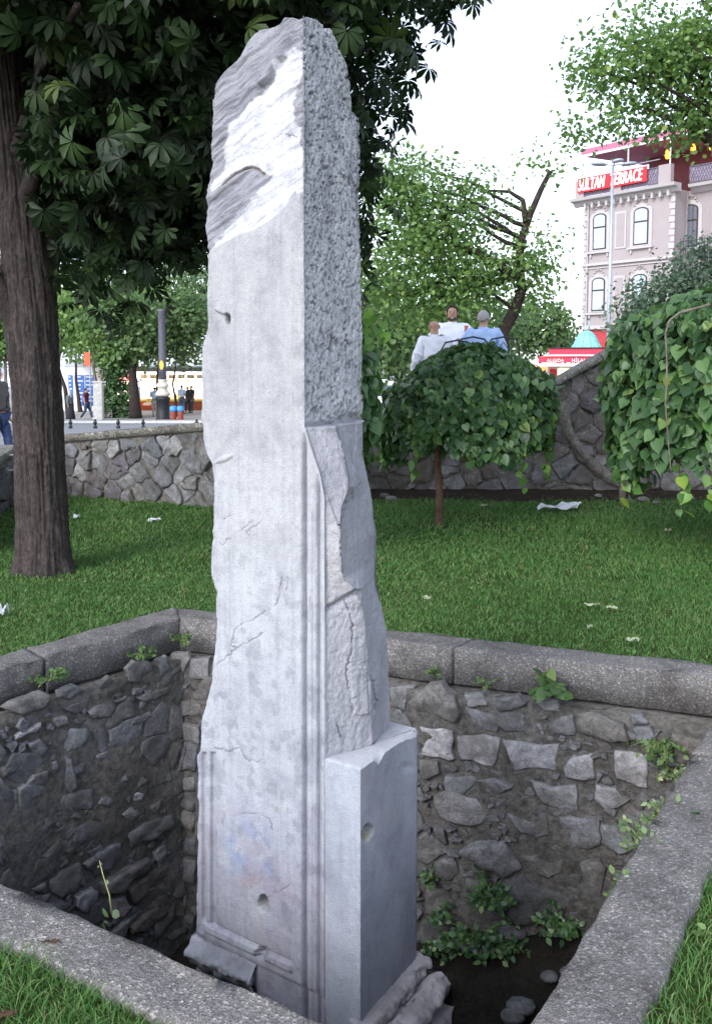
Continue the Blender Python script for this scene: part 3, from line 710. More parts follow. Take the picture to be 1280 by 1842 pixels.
Epts = [(612,775),(620,800),(632,850),(634,880),(618,910),(612,950),(612,1000),(618,1040),(640,1065),(652,1100),(663,1180),(668,1250),(668,1340),(668,1420)]
Ev = [.10,.10,.10,.09,.05,.02,.015,.03,.07,.11,.14,.16,.17,.17]
Eu, Ez = [], []
for (px, py), v in zip(Epts, Ev):
    a, b = onplane(px, py, v=v); Eu.append(float(a)); Ez.append(float(b))
Ez = np.array(Ez); oz = np.argsort(Ez); Eu = np.array(Eu)[oz]; Evs = np.array(Ev)[oz]; Ez = Ez[oz]
_, zjoin = onplane(560, 770, v=0); zjoin = float(zjoin)            # where the upper narrower part starts
_, zblock = onplane(648, 1382, v=0); zblock = float(zblock)
# summit: height of the broken top over the cross-section
ta = np.array([(383,150),(400,133),(420,112),(445,72),(462,52),(480,48),(492,46),(503,40),(510,30),(530,30),(548,27),(558,26),(566,25)], float)
tu, tz = onplane(ta[:, 0], ta[:, 1], v=0)
tb = np.array([(566,25),(576,27),(597,36),(619,56),(632,81),(643,110),(649,141),(651,180),(651,200)], float); tv, tz2 = onplane(tb[:, 0], tb[:, 1], u=0.0)
def TOP(u, v):
    base = np.interp(u, tu, tz); side = np.interp(np.clip(v, 0, None)*1.0, tv-tv[0], tz2-tz2[0])
    return base+side*np.clip((u+.30)/.3, .35, 1)
NA, NE, NB, NK = 190, 62, 84, 12
zbot = -2.0
rows = np.r_[np.linspace(zbot, -.75, 60, endpoint=False), np.linspace(-.75, 3.0, 1150)]
zmax = 3.0
Zr = rows[:, None]
# nominal ring parameters for every row
kk_ = np.clip((rows-1.9)/(3.0-1.9), 0, 1); zL_ = float(TOP(np.array(-.44), np.array(0.0))); ul = UL(np.where(rows > 1.9, 1.9+(zL_-1.9)*kk_, rows)); low = rows < zjoin
uf = np.where(low, UFp(rows), 0.0); 
vb = np.where(low, vback, VB(rows)); zk_ = float(onplane(645, 250, u=0.0)[1]); vb = np.where(rows > zk_, VB(zk_)+0*vb, vb)
ub = np.where(low, UB(rows), 0.0)
eu = np.interp(rows, Ez, Eu); ev = np.interp(rows, Ez, Evs)
eu = np.where(low, eu, 0.0); ev = np.where(low, ev, vb*.5)
blk = np.clip((zblock-rows)/.03, 0, 1)
eu = eu*(1-blk)+.10*blk; ub = ub*(1-blk)+.10*blk
# soften the joint between the upper and lower part
a1 = np.linspace(0, 1, NA)[None]; a2 = np.linspace(0, 1, NE+1)[None, 1:]; a3 = np.linspace(0, 1, NB+1)[None, 1:]
def lerp(a, b, t): return a[:, None]*(1-t)+b[:, None]*t
Uc = np.concatenate([lerp(ul, uf, a1), lerp(uf, eu, a2), lerp(eu, ub, a3)], 1)
Vc = np.concatenate([lerp(rows*0, rows*0, a1), lerp(rows*0, ev, a2), lerp(ev, vb, a3)], 1)
t4 = np.linspace(0, 1, NK+1)[None, 1:]; t5 = np.linspace(0, 1, NK+1)[None, 1:-1]
Ub_ = lerp(ub, ul, t4); Vb_ = lerp(vb, vb*.97, t4); Uk = lerp(ul, ul, t5); Vk = lerp(vb*.97, rows*0, t5)
Uc = np.concatenate([Uc, Ub_, Uk], 1); Vc = np.concatenate([Vc, Vb_, Vk], 1)
NS = Uc.shape[1]; nf = NA; nr = NA+NE+NB
# heights, compressed under the broken summit
T = np.minimum(TOP(Uc, Vc), zmax); k = np.clip((rows-1.9)/(zmax-1.9), 0, 1)[:, None]
Zc = np.where(rows[:, None] > 1.9, 1.9+(T-1.9)*k, rows[:, None]+0*Uc)
def world(u, v, z): return P0.x+U.x*u+W.x*v, P0.y+U.y*u+W.y*v, z
X, Y, Z = world(Uc, Vc, Zc); PX, PY = proj(X, Y, Z)
isF = np.zeros((1, NS), bool); isF[:, :nf] = True; isR = np.zeros((1, NS), bool); isR[:, nf:nr] = True
def seg(px, py, x0, x1, w):  # soft window
    return np.clip((px-x0)/w, 0, 1)*np.clip((x1-px)/w, 0, 1)
def smooth(a, b, x): t = np.clip((x-a)/(b-a), 0, 1); return t*t*(3-2*t)
def poly_sd(px, py, poly):
    d = dist_poly(px, py, poly, True); return np.where(in_poly(px, py, poly), -d, d)
edge = np.array([(368,462),(380,447),(400,436),(430,420),(458,410),(480,396),(500,384),(520,360),(532,346),(541,342),(552,352)], float)
by = np.interp(PX, edge[:, 0], edge[:, 1]); above = smooth(3, -5, PY-by)          # 1 over the broken upper field
diag = (PX*.62+PY*.78); perp = (PX*.78-PY*.62)
H = np.zeros_like(Zc)                                                            # + = sunk into the stone (m)
n_f = fbm(Uc*9, Zc*9, seed=20); n_m = fbm(Uc*40, Zc*40, seed=21); n_d = fbm(diag*.055, perp*.009, seed=22, o=5); n_d2 = fbm(diag*.16, perp*.02, seed=25, o=4)
A_ = lambda pts: [(340+x/3.048, y/3.048) for x, y in pts]
wpoly = A_([(98,1060),(110,1010),(190,925),(175,860),(205,700),(300,590),(370,515),(440,430),(445,330),(505,305),(560,255),(625,240),(612,330),(585,480),(565,560),(560,650),(598,690),(628,1080),(570,1040),(528,1130),(400,1240),(270,1310),(118,1368),(118,1335),(230,1220),(330,1100),(435,965),(385,930),(290,925),(190,1005)])
hF = (.012+.016*n_d*(1-.55*smooth(10, -4, poly_sd(PX, PY, wpoly)))+.0035*n_d2+.003*n_m)*above
lens = dist_poly(PX, PY, [(399,333),(409,322),(420,311),(433,305),(448,302),(462,305),(470,312)])
below = (PX > 392) & (PX < 475)
crk = np.exp(-(lens/2.4)**2)
hF += .014*crk
bul = np.exp(-(((PX-430)/48)**2+((PY-352)/36)**2)); hF -= .010*bul*above
rdg = np.exp(-(dist_poly(PX, PY, [(505,108),(492,128),(478,150),(464,172)])/7)**2); hF += .014*rdg
rdg2 = np.exp(-(dist_poly(PX, PY, [(496,100),(484,118),(468,146)])/6)**2); hF -= .010*rdg2
# smooth lower panel
pan = 1-above
hF += pan*(.0012*n_f+.0006*n_m)
# incised border lines
for lx, y0, y1 in ((381.5, 470, 830), (527, 360, 1340), (386, 835, 1330)):
    hF += .0028*np.exp(-((PX-lx-(PY-600)*.003)/1.0)**2)*seg(PX*0+PY, PY, y0, y1, 8)*pan if False else .0025*np.exp(-((PX-lx-(PY-600)*.003)/1.1)**2)*np.clip((PY-y0)/8, 0, 1)*np.clip((y1-PY)/8, 0, 1)*pan
# right jamb of the panel: chipped strip 528..546
hF += pan*np.clip((PX-533)/12, 0, 1)*(.004+.006*n_f+.004*n_m)*np.clip((800-PY)/60, 0, 1)
# vertical mouldings
mk = np.clip((PY-775)/40, 0, 1)
def groove(c, w, d, y0=775, p=2): return d*np.exp(-np.abs((PX-c)/w)**p)*np.clip((PY-y0)/30, 0, 1)
hF += groove(531, 1.0, .003, 930)
gr_ = groove(546.5, 3.4, .022, 775)+groove(560.5, 1.2, .005, 900)+groove(570.5, 3.6, .020, 850)+groove(577, 1.2, .005, 880)
hF += gr_
hF += np.where(PX > 551, .004, 0)*np.clip((PY-850)/30, 0, 1)*(PX < 566)
# lower framed panel
bl = 1660+(PX-375)*.478; eL = PX-386; eB = (bl-PY)*.75; eR = 523-PX
e = np.minimum(np.minimum(eL, eB), eR)
inframe = np.clip((PY-1352)/6, 0, 1)
pf = np.interp(eL, [-32, -24, -22, -17, -15, -9, -7, -2, 0], [0, 0, .012, .014, .001, .001, .016, .014, .0095])
pf = np.where(PX < 388, pf, 0)
pb = np.interp(-(bl-PY), [-2, 0, 4, 6, 16, 18, 22, 34], [0, .006, .003, -.006, -.009, .001, .006, .0])
okb = np.clip((PX-366)/8, 0, 1)*np.clip((526-PX)/4, 0, 1)
hF += inframe*(pf*np.clip((bl+6-PY)/8, 0, 1)+pb*okb+np.where((e > 0), .0055, 0)*np.clip((PY-1352)/120, 0, 1)+.0035*np.exp(-((PX-524)/1.1)**2)*np.clip((bl+4-PY)/6, 0, 1))
hF += np.clip(1-np.hypot((PX-470)/13, (PY-1716)/13), 0, 1)*.04
hF += np.clip((PY-1700-(PX-400)*.5)/8, 0, 1)*.006
# holes, cracks, chips on the front face
def hole(cx, cy, rx, ry, d, ang=0):
    ca, sa_ = math.cos(ang), math.sin(ang); dx, dy = PX-cx, PY-cy; q = np.hypot((dx*ca+dy*sa_)/rx, (-dx*sa_+dy*ca)/ry)+.25*n_m
    return d*smooth(1.15, .55, q)
hF += hole(410, 574, 4.2, 9.5, .05)+hole(472, 1627, 9.5, 15, .045)-hole(400, 559, 15, 6, .012, .35)
hF -= hole(402, 826, 20, 5, .007, -.4)
cracks = [[(391,975),(399,980),(419,964),(438,951),(453,936)], [(471,936),(455,949),(442,957),(447,964)], [(506,1036),(502,1057),(501,1077),(493,1090)], [(519,1040),(514,1060),(518,1088)],
 [(476,1100),(455,1113),(435,1123),(420,1134),(417,1156),(422,1167),(427,1171)], [(473,1138),(452,1152),(432,1163),(418,1172),(400,1188),(390,1197)], [(557,1074),(553,1090)],
 [(387,1347),(413,1351),(430,1345),(442,1365),(462,1373),(472,1367)], [(482,1613),(503,1605),(521,1592)], [(402,934),(410,928),(416,927)], [(500,241),(524,243),(543,240)], [(428,1468),(440,1465),(470,1466),(482,1474),(490,1500)]]
cd = np.full_like(PX, 99.0); jx = PX+5*fbm(PX*.13, PY*.13, seed=30); jy = PY+5*fbm(PX*.13, PY*.13, seed=31)
for c in cracks: cd = np.minimum(cd, dist_poly(jx, jy, c))
cw = np.clip(.45+.9*vn(PX*.07, PY*.07, seed=33), .4, 1.5)
crF = np.exp(-(cd/cw)**2)*np.clip(vn(PX*.09, PY*.09, seed=34)*2.2, 0, 1); hF += .004*crF
hF += .003*np.exp(-((PX-540)/9)**2)*fbm(Uc*60, Zc*25, seed=40)*pan
# chipped left arris
arr = np.clip(1-(PX-(PX[:, :1]))/9, 0, 1); hF += arr**1.6*(.003+.011*fbm(Uc*0+3, Zc*14, seed=41)+.004*n_m)
arr2 = np.clip(1-(PX[:, nf-1:nf]-PX)/6, 0, 1)*np.clip((770-PY)/20, 0, 1); hF += arr2**1.5*(.003+.010*np.abs(fbm(Zc*16+Uc*5, Zc*0+2, seed=42)))
H = np.where(isF, hF, H)
# right-hand faces: pitted above, split rock below
S_ = Vc+Uc*.6
up = np.clip((rows[:, None]-zjoin)/.02, 0, 1)
pits = vn(S_*125+Zc*30, Zc*85-S_*25, seed=50); pits2 = vn(S_*190+4, Zc*150, seed=53); big = fbm(S_*9, Zc*7, seed=51)
hU = np.clip(pits-.60, 0, 1)*.040*(.4+1.2*vn(S_*22, Zc*18, seed=57))+np.clip(pits2-.66, 0, 1)*.020+.004*np.abs(fbm(S_*30, Zc*16, seed=58, o=3))+big*.006+.003*fbm(S_*60, Zc*50, seed=52)
hU += hole(597, 622, 4.0, 19, .03, .12)+.004*groove(597, 1.5, 1, 560)*np.clip((760-PY)/20, 0, 1)*np.clip((PY-600)/20, 0, 1)
hU += .03*np.exp(-((PY-756)/12)**2)*np.clip((PX-600)/10, 0, 1)*(.5+vn(S_*40, Zc*40, seed=54))
hU += np.clip(1-(PX[:, nr-1:nr]-PX)/12, 0, 1)**1.5*(.004+.010*big)
rg = fbm(S_*5.0, Zc*2.2, seed=60, o=6); rid = 1-np.abs(fbm(S_*8, Zc*3.0, seed=61, o=4))*2.4
hL = .020*rg+.008*rid*.5+.0030*fbm(S_*60, Zc*60, seed=62)+.0016*fbm(S_*170, Zc*170, seed=63)
slab = poly_sd(PX, PY, [(583,895),(590,890),(612,960),(613,1030),(636,1040),(640,1062),(622,1072),(600,1090),(578,1098)])
hL += np.where(PY > 1060, 1, 0)*smooth(10, -2, dist_poly(PX, PY, [(578,1098),(600,1092),(622,1076),(641,1066),(645,1050)]))*.016
hL += smooth(-2, 2, slab)*np.where((PY < 1100) & (PX < 640), .006, 0)
rc = [[(622,1080),(630,1103),(635,1142),(630,1175),(624,1208),(629,1241),(635,1286),(658,1285)], [(660,1211),(671,1224),(675,1274)], [(652,870),(630,900),(625,925),(612,960)], [(606,1300),(612,1330)]]
rd = np.full_like(PX, 99.0)
for c in rc: rd = np.minimum(rd, dist_poly(jx, jy, c))
crR = np.exp(-(rd/1.1)**2)*np.clip(vn(PX*.08, PY*.08, seed=35)*2, .2, 1); hL += .007*crR
hL += np.where(PX > np.interp(PY, [1200, 1286], [629, 635]), -1, 0)*np.where((PY > 1200) & (PY < 1286) & (PX < 660), .004, 0)
hR = hU*up+hL*(1-up)
blend = np.clip((np.arange(NS)[None]-nf)/4, 0, 1)
H = np.where(isR, hR*blend, H); H = np.where(~isF & ~isR, .02*fbm(S_*6, Zc*6, seed=70), H)
# outward normals of the ring in plan
dU = np.roll(Uc, -1, 1)-np.roll(Uc, 1, 1); dV = np.roll(Vc, -1, 1)-np.roll(Vc, 1, 1)
ln = np.hypot(dU, dV)+1e-6; nU, nV = dV/ln, -dU/ln
nU = np.where(isF, 0.0, nU); nV = np.where(isF, -1.0, nV)
Ud = Uc-nU*H; Vd = Vc-nV*H
Zd = Zc+np.where(rows[:, None] > 2.2, .012*fbm(Uc*18, Vc*18, seed=71)*k, 0)
# colours
grey = np.array([.36, .368, .385]); white = np.array([.58, .59, .62]); dgrey = np.array([.40, .395, .43])
C = np.ones(Zc.shape+(4,))*1.0
def paint(mask, col):
    m_ = mask[..., None]; C[..., :3] = C[..., :3]*(1-m_)+np.array(col)*m_
C[..., :3] = grey
fm = isF.astype(float)
# upper broken field: grey weathered on the left and top, fresh white marble in two bands
paint(above*fm, (.255, .258, .285)); 
sdw = poly_sd(PX, PY, wpoly); wn_ = fbm(diag*.10, perp*.016, seed=80, o=5)*14+fbm(PX*.12, PY*.12, seed=81)*8
wm = smooth(2, -3, sdw+wn_*.45)*smooth(4, 0, PY-by)
paint(wm*fm*.96, white)
gst = smooth(.05, .35, fbm(diag*.13, perp*.012, seed=83, o=4)); paint(wm*gst*fm*.6, (.34, .34, .38)); paint(wm*fm*smooth(.2, .42, fbm(PX*.05, PY*.05, seed=99, o=5))*.5, (.38, .38, .42))
paint(above*fm*smooth(.0, .3, n_d2)*(1-wm)*.65, (.15, .15, .175))
# lower panel
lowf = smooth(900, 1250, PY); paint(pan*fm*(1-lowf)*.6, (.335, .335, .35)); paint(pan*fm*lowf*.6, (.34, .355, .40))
bleach = smooth(780, 900, PY)*smooth(1330, 1050, PY); paint(pan*fm*bleach*.5, (.415, .425, .45))
blot = smooth(.05, .3, fbm(Uc*7, Zc*7, seed=85, o=6)); paint(fm*smooth(1180, 1330, PY)*blot*.4, (.21, .215, .26))
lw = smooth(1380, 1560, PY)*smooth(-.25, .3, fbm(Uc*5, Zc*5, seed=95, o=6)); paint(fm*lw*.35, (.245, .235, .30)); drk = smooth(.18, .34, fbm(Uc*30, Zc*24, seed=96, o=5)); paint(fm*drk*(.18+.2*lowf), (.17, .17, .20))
rustle = smooth(.1, .3, fbm(Uc*22, Zc*14, seed=86, o=5)); paint(fm*np.exp(-(((PX-432)/34)**2+((PY-1320)/34)**2))*rustle*.8, (.18, .185, .21))
bluem = np.maximum(np.exp(-(((PX-482)/9)**2+((PY-1560)/75)**2)), np.maximum(np.exp(-(((PX-503)/15)**2+((PY-1508)/20)**2)), .7*np.exp(-(((PX-430)/26)**2+((PY-1520)/55)**2))))
paint(fm*bluem*smooth(-.15, .25, fbm(Uc*20, Zc*16, seed=87, o=5))*.8, (.17, .25, .47))
paint(fm*np.exp(-(((PX-444)/18)**2+((PY-1587)/13)**2))*.5, (.38, .27, .24))
paint(fm*np.exp(-(((PX-497)/10)**2+((PY-1442)/14)**2))*smooth(0, .2, n_m)*.8, (.2, .15, .1))
paint(fm*smooth(.15, .4, fbm(Uc*12, Zc*9, seed=89, o=5))*smooth(1380, 1500, PY)*.4, (.29, .25, .30))
sk_ = smooth(.12, .45, fbm(Uc*55, Zc*1.3, seed=97, o=4)); paint(fm*sk_*.18, (.21, .215, .245)); paint(rm0*smooth(.1, .45, fbm(S_*45, Zc*1.2, seed=98, o=4))*.35, (.17, .17, .19)) if False else None
paint(fm*np.clip(gr_/.02, 0, 1)*.6, (.19, .19, .235)); paint(fm*np.clip(crF, 0, 1)*.75, (.13, .12, .14)); paint(fm*crk*.8, (.16, .12, .10))
hm = np.clip(hole(410, 574, 4, 9, 1)+hole(472, 1627, 9, 14, 1), 0, 1); paint(fm*hm*.7, (.22, .18, .13))
# right faces
rm = isR.astype(float)
paint(rm*up, (.42, .425, .45)); paint(rm*up*smooth(.05, .35, fbm(S_*14, Zc*9, seed=90, o=5))*.6, (.25, .245, .275)); paint(rm*up*smooth(.62, .82, pits)*.7, (.20, .195, .22))
paint(rm*up*smooth(.62, .75, vn(S_*130, Zc*110, seed=91))*.35, (.50, .50, .53))
paint(rm*up*smooth(250, 120, PY)*smooth(600, 640, PX)*.6, (.20, .20, .19))
paint(rm*(1-up), (.30, .295, .325)); paint(rm*(1-up)*smooth(.0, .35, fbm(S_*6, Zc*4, seed=92, o=5))*.55, (.20, .195, .22))
paint(rm*(1-up)*smooth(1060, 1100, PY)*smooth(665, 640, PX)*.6, (.37, .37, .40))
paint(rm*(1-up)*smooth(880, 800, PY)*smooth(635, 610, PX)*.5, (.36, .36, .39))
paint(rm*(1-up)*smooth(2, -2, slab)*.8, (.35, .345, .36))
paint(rm*np.clip(crR, 0, 1)*(1-up)*.6, (.14, .13, .14))
Xw, Yw, Zw = world(Ud, Vd, Zd); base = Vector((P0.x, P0.y, zbot))
Vv = np.stack([Xw-base.x, Yw-base.y, Zw-base.z], -1).reshape(-1, 3); Cc = C.reshape(-1, 4)
nrow = len(rows); idx = np.arange(nrow*NS).reshape(nrow, NS)
nxt = np.roll(idx, -1, 1); q = np.stack([idx[:-1], nxt[:-1], nxt[1:], idx[1:]], -1).reshape(-1, 4)
# summit: shrinking rings
capV, capC, Q = [], [], [q]; prev = idx[-1]; cu, cv = -.13, .17; off = nrow*NS
for s in (.93, .84, .72, .58, .42, .25, .1):
    uu = cu+(Ud[-1]-cu)*s; vv = cv+(Vd[-1]-cv)*s; zz = np.minimum(TOP(uu, vv), zmax)+.012*fbm(uu*18, vv*18, seed=71)+.03*(1-s)*fbm(uu*8, vv*8, seed=72)
    x_, y_, z_ = world(uu, vv, zz); capV.append(np.stack([x_-base.x, y_-base.y, z_-base.z], -1)); capC.append(np.tile([.26, .26, .29, 1], (NS, 1)))
    cur = np.arange(NS)+off; off += NS; Q.append(np.stack([prev, np.roll(prev, -1), np.roll(cur, -1), cur], -1)); prev = cur
pillar = thing('marble_pillar', 'tall weathered grey marble pillar with fresh white streaks near its broken top, standing in the pit', 'pillar', base)
new_obj('shaft', mesh_np('shaft', np.r_[Vv, np.concatenate(capV)], np.concatenate(Q), True, np.r_[Cc, np.concatenate(capC)]), M['marble'], pillar)

# corner block at the lower right
uC = float(onplane(648, 1382, v=-.005)[0]); vC, _ = onplane(752, 1306, u=uC); vC = float(vC)
def ringbox(u0, u1, v0, v1, zs, topf, nu=60, nv=110, disp=None, colf=None, name='corner_block'):
    a = np.linspace(0, 1, nu); b = np.linspace(0, 1, nv)
    uu = np.r_[u0+(u1-u0)*a, np.full(nv-1, u1), u1+(u0-u1)*a[1:], np.full(nv-2, u0)]; vv = np.r_[np.full(nu, v0), v0+(v1-v0)*b[1:], np.full(nu-1, v1), v1+(v0-v1)*b[1:-1]]
    fac = np.r_[np.zeros(nu), np.ones(nv-1), np.full(nu-1, 2), np.full(nv-2, 3)]
    n = len(uu); UU = np.tile(uu, (len(zs), 1)); VV = np.tile(vv, (len(zs), 1)); ZZ = np.tile(zs[:, None], (1, n)); FF = np.tile(fac, (len(zs), 1))
    tp = topf(UU, VV); ZZ = np.minimum(ZZ, tp)
    D = disp(UU, VV, ZZ, FF); nu_ = np.where(FF == 1, 1.0, np.where(FF == 3, -1.0, 0)); nv_ = np.where(FF == 0, -1.0, np.where(FF == 2, 1.0, 0))
    Cb = colf(UU, VV, ZZ, FF); UU = UU-nu_*D; VV = VV-nv_*D
    x_, y_, z_ = world(UU, VV, ZZ); V_ = [np.stack([x_-base.x, y_-base.y, z_-base.z], -1).reshape(-1, 3)]; C_ = [Cb.reshape(-1, 4)]
    idx = np.arange(len(zs)*n).reshape(len(zs), n); nx_ = np.roll(idx, -1, 1); Q = [np.stack([idx[:-1], nx_[:-1], nx_[1:], idx[1:]], -1).reshape(-1, 4)]
    cu, cv = (u0+u1)/2, (v0+v1)/2; prev = idx[-1]; off = len(zs)*n
    for s in (.985, .95, .9, .8, .6, .4, .2, .05):
        a_, b_ = cu+(UU[-1]-cu)*s, cv+(VV[-1]-cv)*s; zz = topf(a_, b_)+.0015*fbm(a_*60, b_*60, seed=4)
        x_, y_, z_ = world(a_, b_, zz); V_.append(np.stack([x_-base.x, y_-base.y, z_-base.z], -1)); C_.append(colf(a_, b_, zz, a_*0+5))
        cur = np.arange(n)+off; off += n; Q.append(np.stack([prev, np.roll(prev, -1), np.roll(cur, -1), cur], -1)); prev = cur
    return mesh_np(name, np.concatenate(V_), np.concatenate(Q), True, np.concatenate(C_))
def btop(u, v):
    e = np.clip(1-(uC-u)/.012, 0, 1); chip = np.clip(fbm(v*13, v*0+1.5, seed=101, o=5)*1.6-.25, 0, 1)*.022+.022*np.exp(-((v-.115)/.022)**2)+.02*np.exp(-((v-.36)/.06)**2)
    ef = np.clip(1-(v+.005)/.01, 0, 1); return zblock-e*chip-.003*e-ef*.003-ef*np.clip(fbm(u*40, u*0, seed=103), 0, 1)*.008
def bdisp(u, v, z, f):
    x_, y_, z_ = world(u, v, z); px, py = proj(x_, y_, z_)
    d = .0008*fbm(u*30+v*30, z*30, seed=110)+.0014*fbm(u*6+v*6, z*4, seed=111)
    q = np.hypot(((px-660)*.9+(py-1498)*.35)/9.5, (-(px-660)*.35+(py-1498)*.9)/15)+.25*fbm(v*60, z*60, seed=112); d = d+np.where(f == 1, .04*smooth(1.15, .6, q), 0)
    d += np.where(f == 1, .008*np.clip(1-np.hypot((px-733)/16, (py-1380)/11), 0, 1), 0)
    corner = np.minimum(np.clip(1-np.abs(u-uC)/.008, 0, 1)*(f == 0)+np.clip(1-(v+.005)/.008, 0, 1)*(f == 1), 1)
    return d+corner*(.002+.003*np.abs(fbm(z*25, z*0, seed=113)))+np.where((f == 1), np.clip(1-(vC-v)/.012, 0, 1)*(.003+.008*np.abs(fbm(z*16, z*0+4, seed=114))), 0)
def bcol(u, v, z, f):
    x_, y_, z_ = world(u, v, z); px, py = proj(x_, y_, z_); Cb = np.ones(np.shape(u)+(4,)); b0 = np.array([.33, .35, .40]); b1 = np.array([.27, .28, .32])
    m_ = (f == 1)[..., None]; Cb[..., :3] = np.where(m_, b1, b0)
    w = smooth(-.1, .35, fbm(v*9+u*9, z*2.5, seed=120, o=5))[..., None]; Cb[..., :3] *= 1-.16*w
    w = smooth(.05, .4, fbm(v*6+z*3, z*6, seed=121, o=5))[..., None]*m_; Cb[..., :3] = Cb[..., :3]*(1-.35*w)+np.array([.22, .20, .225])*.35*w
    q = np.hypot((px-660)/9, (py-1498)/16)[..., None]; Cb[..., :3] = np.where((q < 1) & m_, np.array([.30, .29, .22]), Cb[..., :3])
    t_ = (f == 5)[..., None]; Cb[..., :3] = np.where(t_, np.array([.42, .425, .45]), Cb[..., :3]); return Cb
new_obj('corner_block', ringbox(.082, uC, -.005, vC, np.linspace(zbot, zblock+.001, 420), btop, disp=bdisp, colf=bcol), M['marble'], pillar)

# broken base mouldings
def moulding(path, normals, profl, name, seed, amp=.010, col=(.30, .285, .30)):
    """sweep profile [(out, z)] along plan path (u,v) with outward normals."""
    V_, n = [], len(profl); pr = np.array(profl)
    for i, ((u, v), (nu_, nv_)) in enumerate(zip(path, normals)):
        for j, (o_, z_) in enumerate(pr):
            e = min(1, (n-1-j)/3); nz = float(fbm(np.array(i*.11+seed), np.array(j*.35+seed), seed=seed, o=4))
            nz2 = float(fbm(np.array(i*.5+seed), np.array(j*.9), seed=seed+3, o=2)); o2 = o_+(nz*amp*2.4+nz2*amp*.7)*(1 if o_ > .004 else 0)
            x_, y_, zz = world(u+nu_*o2, v+nv_*o2, z_+nz*amp*.8); V_.append((x_-base.x, y_-base.y, zz-base.z))
    m_ = len(path); Fc = [(i*n+j, i*n+j+1, (i+1)*n+j+1, (i+1)*n+j) for i in range(m_-1) for j in range(n-1)]
    V_ = np.array(V_); idx = np.array(Fc); c = np.ones((len(V_), 4)); k_ = vn(V_[:, 0]*14, V_[:, 1]*14, V_[:, 2]*14, seed=seed)[:, None]
    c[:, :3] = np.array(col)*(.65+.6*k_)
    me = mesh_np(name, V_, idx, True, c); bm = bmesh.new(); bm.from_mesh(me)
    bmesh.ops.holes_fill(bm, edges=[e for e in bm.edges if e.is_boundary]); bmesh.ops.recalc_face_normals(bm, faces=bm.faces); bm.to_mesh(me); bm.free()
    return new_obj(name, me, M['marble'], pillar)
_, zr = onplane(755, 1715, u=uC); zr = float(zr)
def arc(cx, cz, r, a0, a1, n): return [(cx+r*math.cos(R(a0+(a1-a0)*i/n)), cz+r*math.sin(R(a0+(a1-a0)*i/n))) for i in range(n+1)]
pr = [(-.03, zr+.0), (.0, zr), (.012, zr-.005)]+arc(.026, zr-.030, .028, 75, -60, 7)+arc(.070, zr-.062, .020, 150, 60, 3)+[(.085, zr-.050)]+arc(.088, zr-.092, .042, 80, -70, 8)+[(.100, zr-.15), (.14, zr-.158), (.145, zr-.19), (.145, -2.0), (-.03, -2.0)]
N_ = 80; path = [(uC-.002, -.03+(vC+.06)*i/(N_-1)) for i in range(N_)]; 
moulding(path, [(1, 0)]*N_, pr, 'base_moulding', 131)
zl0 = float(onplane(352, 1690, v=0)[1]); uA = float(onplane(352, 1690, v=0)[0]); uE = float(onplane(448, 1760, v=-.04)[0])
pr = [(-.03, zl0+.010), (.002, zl0+.006), (.010, zl0-.002), (.020, zl0-.016)]+arc(.022, zl0-.040, .020, 70, -75, 6)+[(.024, zl0-.072), (.012, zl0-.10), (-.03, zl0-.105)]
path = [(uA-.020+(uE-uA+.02)*i/(N_-1), -.0) for i in range(N_)]
o = moulding(path, [(0, -1)]*N_, pr, 'base_moulding', 137, .008, (.33, .335, .37))
# ------------------------------------------------------------------ grass
def grass_mesh():
    out_poly = [(p.x, p.y) for p in inset(PIT, KWm(-.02))]
    lawn = [(p.x, p.y) for p in lawn_outer]
    Vs, Rn = [], []
    def patch(x0, x1, y0, y1, dens, w, h, wj=.5, band=None):
        n = int((x1-x0)*(y1-y0)*dens); x = rng.uniform(x0, x1, n); y = rng.uniform(y0, y1, n)
        ok = in_poly(x, y, lawn) & ~in_poly(x, y, out_poly)
        wr = WR0.y-.15-.55*(1+.4*fbm(x*1.1, x*0, seed=5)); ok &= ~((x > WR0.x) & (y > wr) & (rng.random(n) < .93))
        thin = vn(x*1.1, y*1.1, seed=301); ok &= rng.random(n) < (.45+.75*thin)
        x, y = x[ok], y[ok]; n = len(x)
        a = rng.uniform(0, 2*math.pi, n); hh = h*rng.uniform(.5, 1.3, n)*(.7+.6*vn(x*2.3, y*2.3, seed=302)); ww = w*rng.uniform(.6, 1.2, n)
        lean = rng.uniform(.4, 1.5, n)*hh; b = rng.uniform(0, 2*math.pi, n)
        dx, dy = np.cos(a)*ww*.5, np.sin(a)*ww*.5; lx, ly = np.cos(b)*lean, np.sin(b)*lean
        z0 = np.full(n, -.004)
        q = np.stack([np.stack([x-dx, y-dy, z0], -1), np.stack([x+dx, y+dy, z0], -1), np.stack([x+dx*.8+lx*.35, y+dy*.8+ly*.35, hh*.6], -1),
                      np.stack([x-dx*.8+lx*.35, y-dy*.8+ly*.35, hh*.6], -1), np.stack([x+lx, y+ly, hh*.92], -1)], 1)
        Vs.append(q.reshape(-1, 3)); r_ = rng.random(n); Rn.append(np.repeat(r_, 5))
    patch(-3, 2.6, 1.2, 3.3, 16000, .0036, .036)
    patch(-5, 5.5, 3.3, 6.6, 8500, .0048, .025)
    patch(-5, 6.5, 6.6, 8.6, 4600, .007, .030)
    patch(-6, 8.0, 8.6, 11.4, 2600, .010, .036)
    V_ = np.concatenate(Vs); n = len(V_)//5; b = np.arange(n)[:, None]*5
    T = np.concatenate([b+np.array([[0, 1, 2]]), b+np.array([[0, 2, 3]]), b+np.array([[3, 2, 4]])]).astype(np.int32)
    return mesh_np('grass', V_, T, False, rnd=np.concatenate(Rn))
stuff(new_obj('grass', grass_mesh(), M['grass']))

